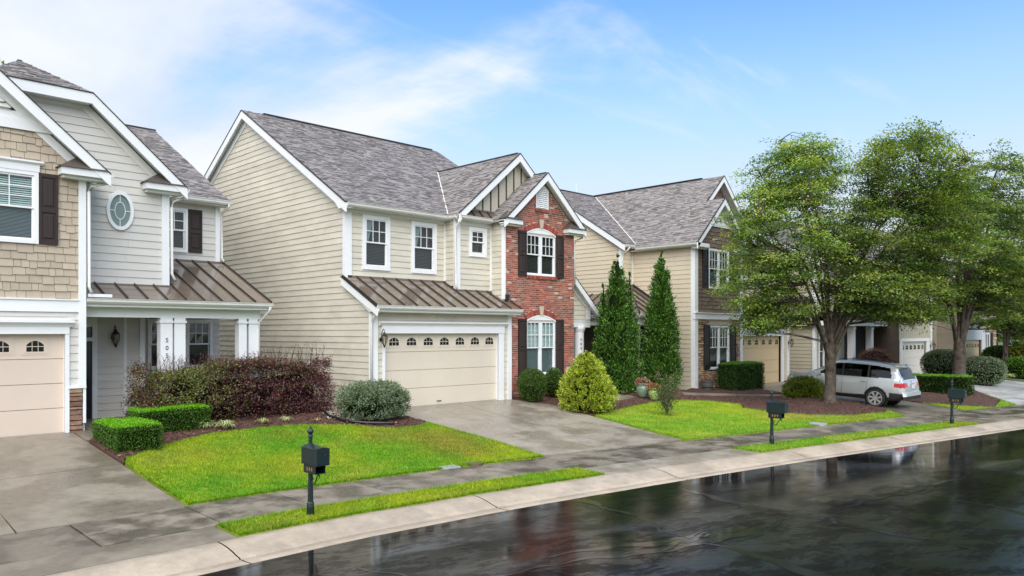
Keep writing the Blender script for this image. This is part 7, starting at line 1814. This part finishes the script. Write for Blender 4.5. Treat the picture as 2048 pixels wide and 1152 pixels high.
# trim: rails, handles, mirrors, plate, emblem, spoiler, bumper step, door seams
for sx in (-1, 1):
    MB().tube([cw(sx * .66, 0.2, 1.735), cw(sx * .66, .1, 1.775), cw(sx * .665, -.6, 1.80), cw(sx * .66, -1.4, 1.785), cw(sx * .645, -1.62, 1.72)], .016, 6).build('roof_rail', M['blackp'], car)
    for hy in (.12, -.92): MB().loft([cw(sx * .955, hy - .11, .955), cw(sx * .955, hy + .11, .955), cw(sx * .955, hy + .11, .985), cw(sx * .955, hy - .11, .985)], [cw(sx * .985, hy - .09, .960), cw(sx * .985, hy + .09, .960), cw(sx * .985, hy + .09, .980), cw(sx * .985, hy - .09, .980)]).build('door_handle', M['paint'], car)
    MB().loft([cw(sx * .90, .80, 1.06), cw(sx * .90, .92, 1.06), cw(sx * .90, .90, 1.20), cw(sx * .90, .80, 1.20)], [cw(sx * 1.09, .76, 1.08), cw(sx * 1.09, .88, 1.08), cw(sx * 1.08, .86, 1.21), cw(sx * 1.08, .76, 1.21)]).build('wing_mirror', M['paint'], car)
    for dy in (.96, -.06, -1.02):
        MB().tube([cw(sx * .957, dy, .46), cw(sx * .960, dy, .72), cw(sx * .952, dy, .90), cw(sx * .918, dy - .01, 1.07)], .0055, 4).build('door_seam', M['blackp'], car)
    MB().loft([cw(sx * .948, -1.5, .44), cw(sx * .948, 1.0, .40), cw(sx * .948, 1.0, .43), cw(sx * .948, -.95, .47)], [cw(sx * .966, -.95, .44), cw(sx * .966, 1.0, .405), cw(sx * .966, 1.0, .43), cw(sx * .966, -.95, .465)]).build('side_strip', M['chrome'], car)
MB().loft([cw(-.18, -2.372, .90), cw(.18, -2.372, .90), cw(.18, -2.36, .99), cw(-.18, -2.36, .99)], [cw(-.17, -2.41, .875), cw(.17, -2.41, .875), cw(.17, -2.41, .985), cw(-.17, -2.41, .985)]).build('plate_recess', M['chrome'], car)
MB().loft([cw(-.16, -2.405, .80), cw(.16, -2.405, .80), cw(.16, -2.405, .955), cw(-.16, -2.405, .955)], [cw(-.16, -2.42, .80), cw(.16, -2.42, .80), cw(.16, -2.42, .955), cw(-.16, -2.42, .955)]).build('number_plate', M['plate'], car)
MB().tube([cw(.06 * math.cos(a), -2.372 + .02, 1.055 + .04 * math.sin(a)) for a in np.linspace(0, 6.2832, 17)], .009, 5).build('emblem', M['chrome'], car)
MB().loft([cw(-.68, -2.02, 1.60), cw(.68, -2.02, 1.60), cw(.66, -1.9, 1.675), cw(-.66, -1.9, 1.675)], [cw(-.66, -2.22, 1.615), cw(.66, -2.22, 1.615), cw(.64, -2.2, 1.645), cw(-.64, -2.2, 1.645)]).build('spoiler', M['paint'], car)
MB().loft([cw(-.88, -2.36, .50), cw(.88, -2.36, .50), cw(.88, -2.30, .70), cw(-.88, -2.30, .70)], [cw(-.78, -2.47, .52), cw(.78, -2.47, .52), cw(.78, -2.45, .66), cw(-.78, -2.45, .66)]).build('rear_bumper', M['paint'], car)
MB().loft([cw(-.86, -2.36, .36), cw(.86, -2.36, .36), cw(.86, -2.36, .50), cw(-.86, -2.36, .50)], [cw(-.74, -2.46, .38), cw(.74, -2.46, .38), cw(.74, -2.475, .50), cw(-.74, -2.475, .50)]).build('bumper_skirt', M['blackp'], car)
MB().tube([cw(.0, -2.09, 1.20), cw(.25, -2.275, 1.17)], .008, 4).build('rear_wiper', M['blackp'], car)
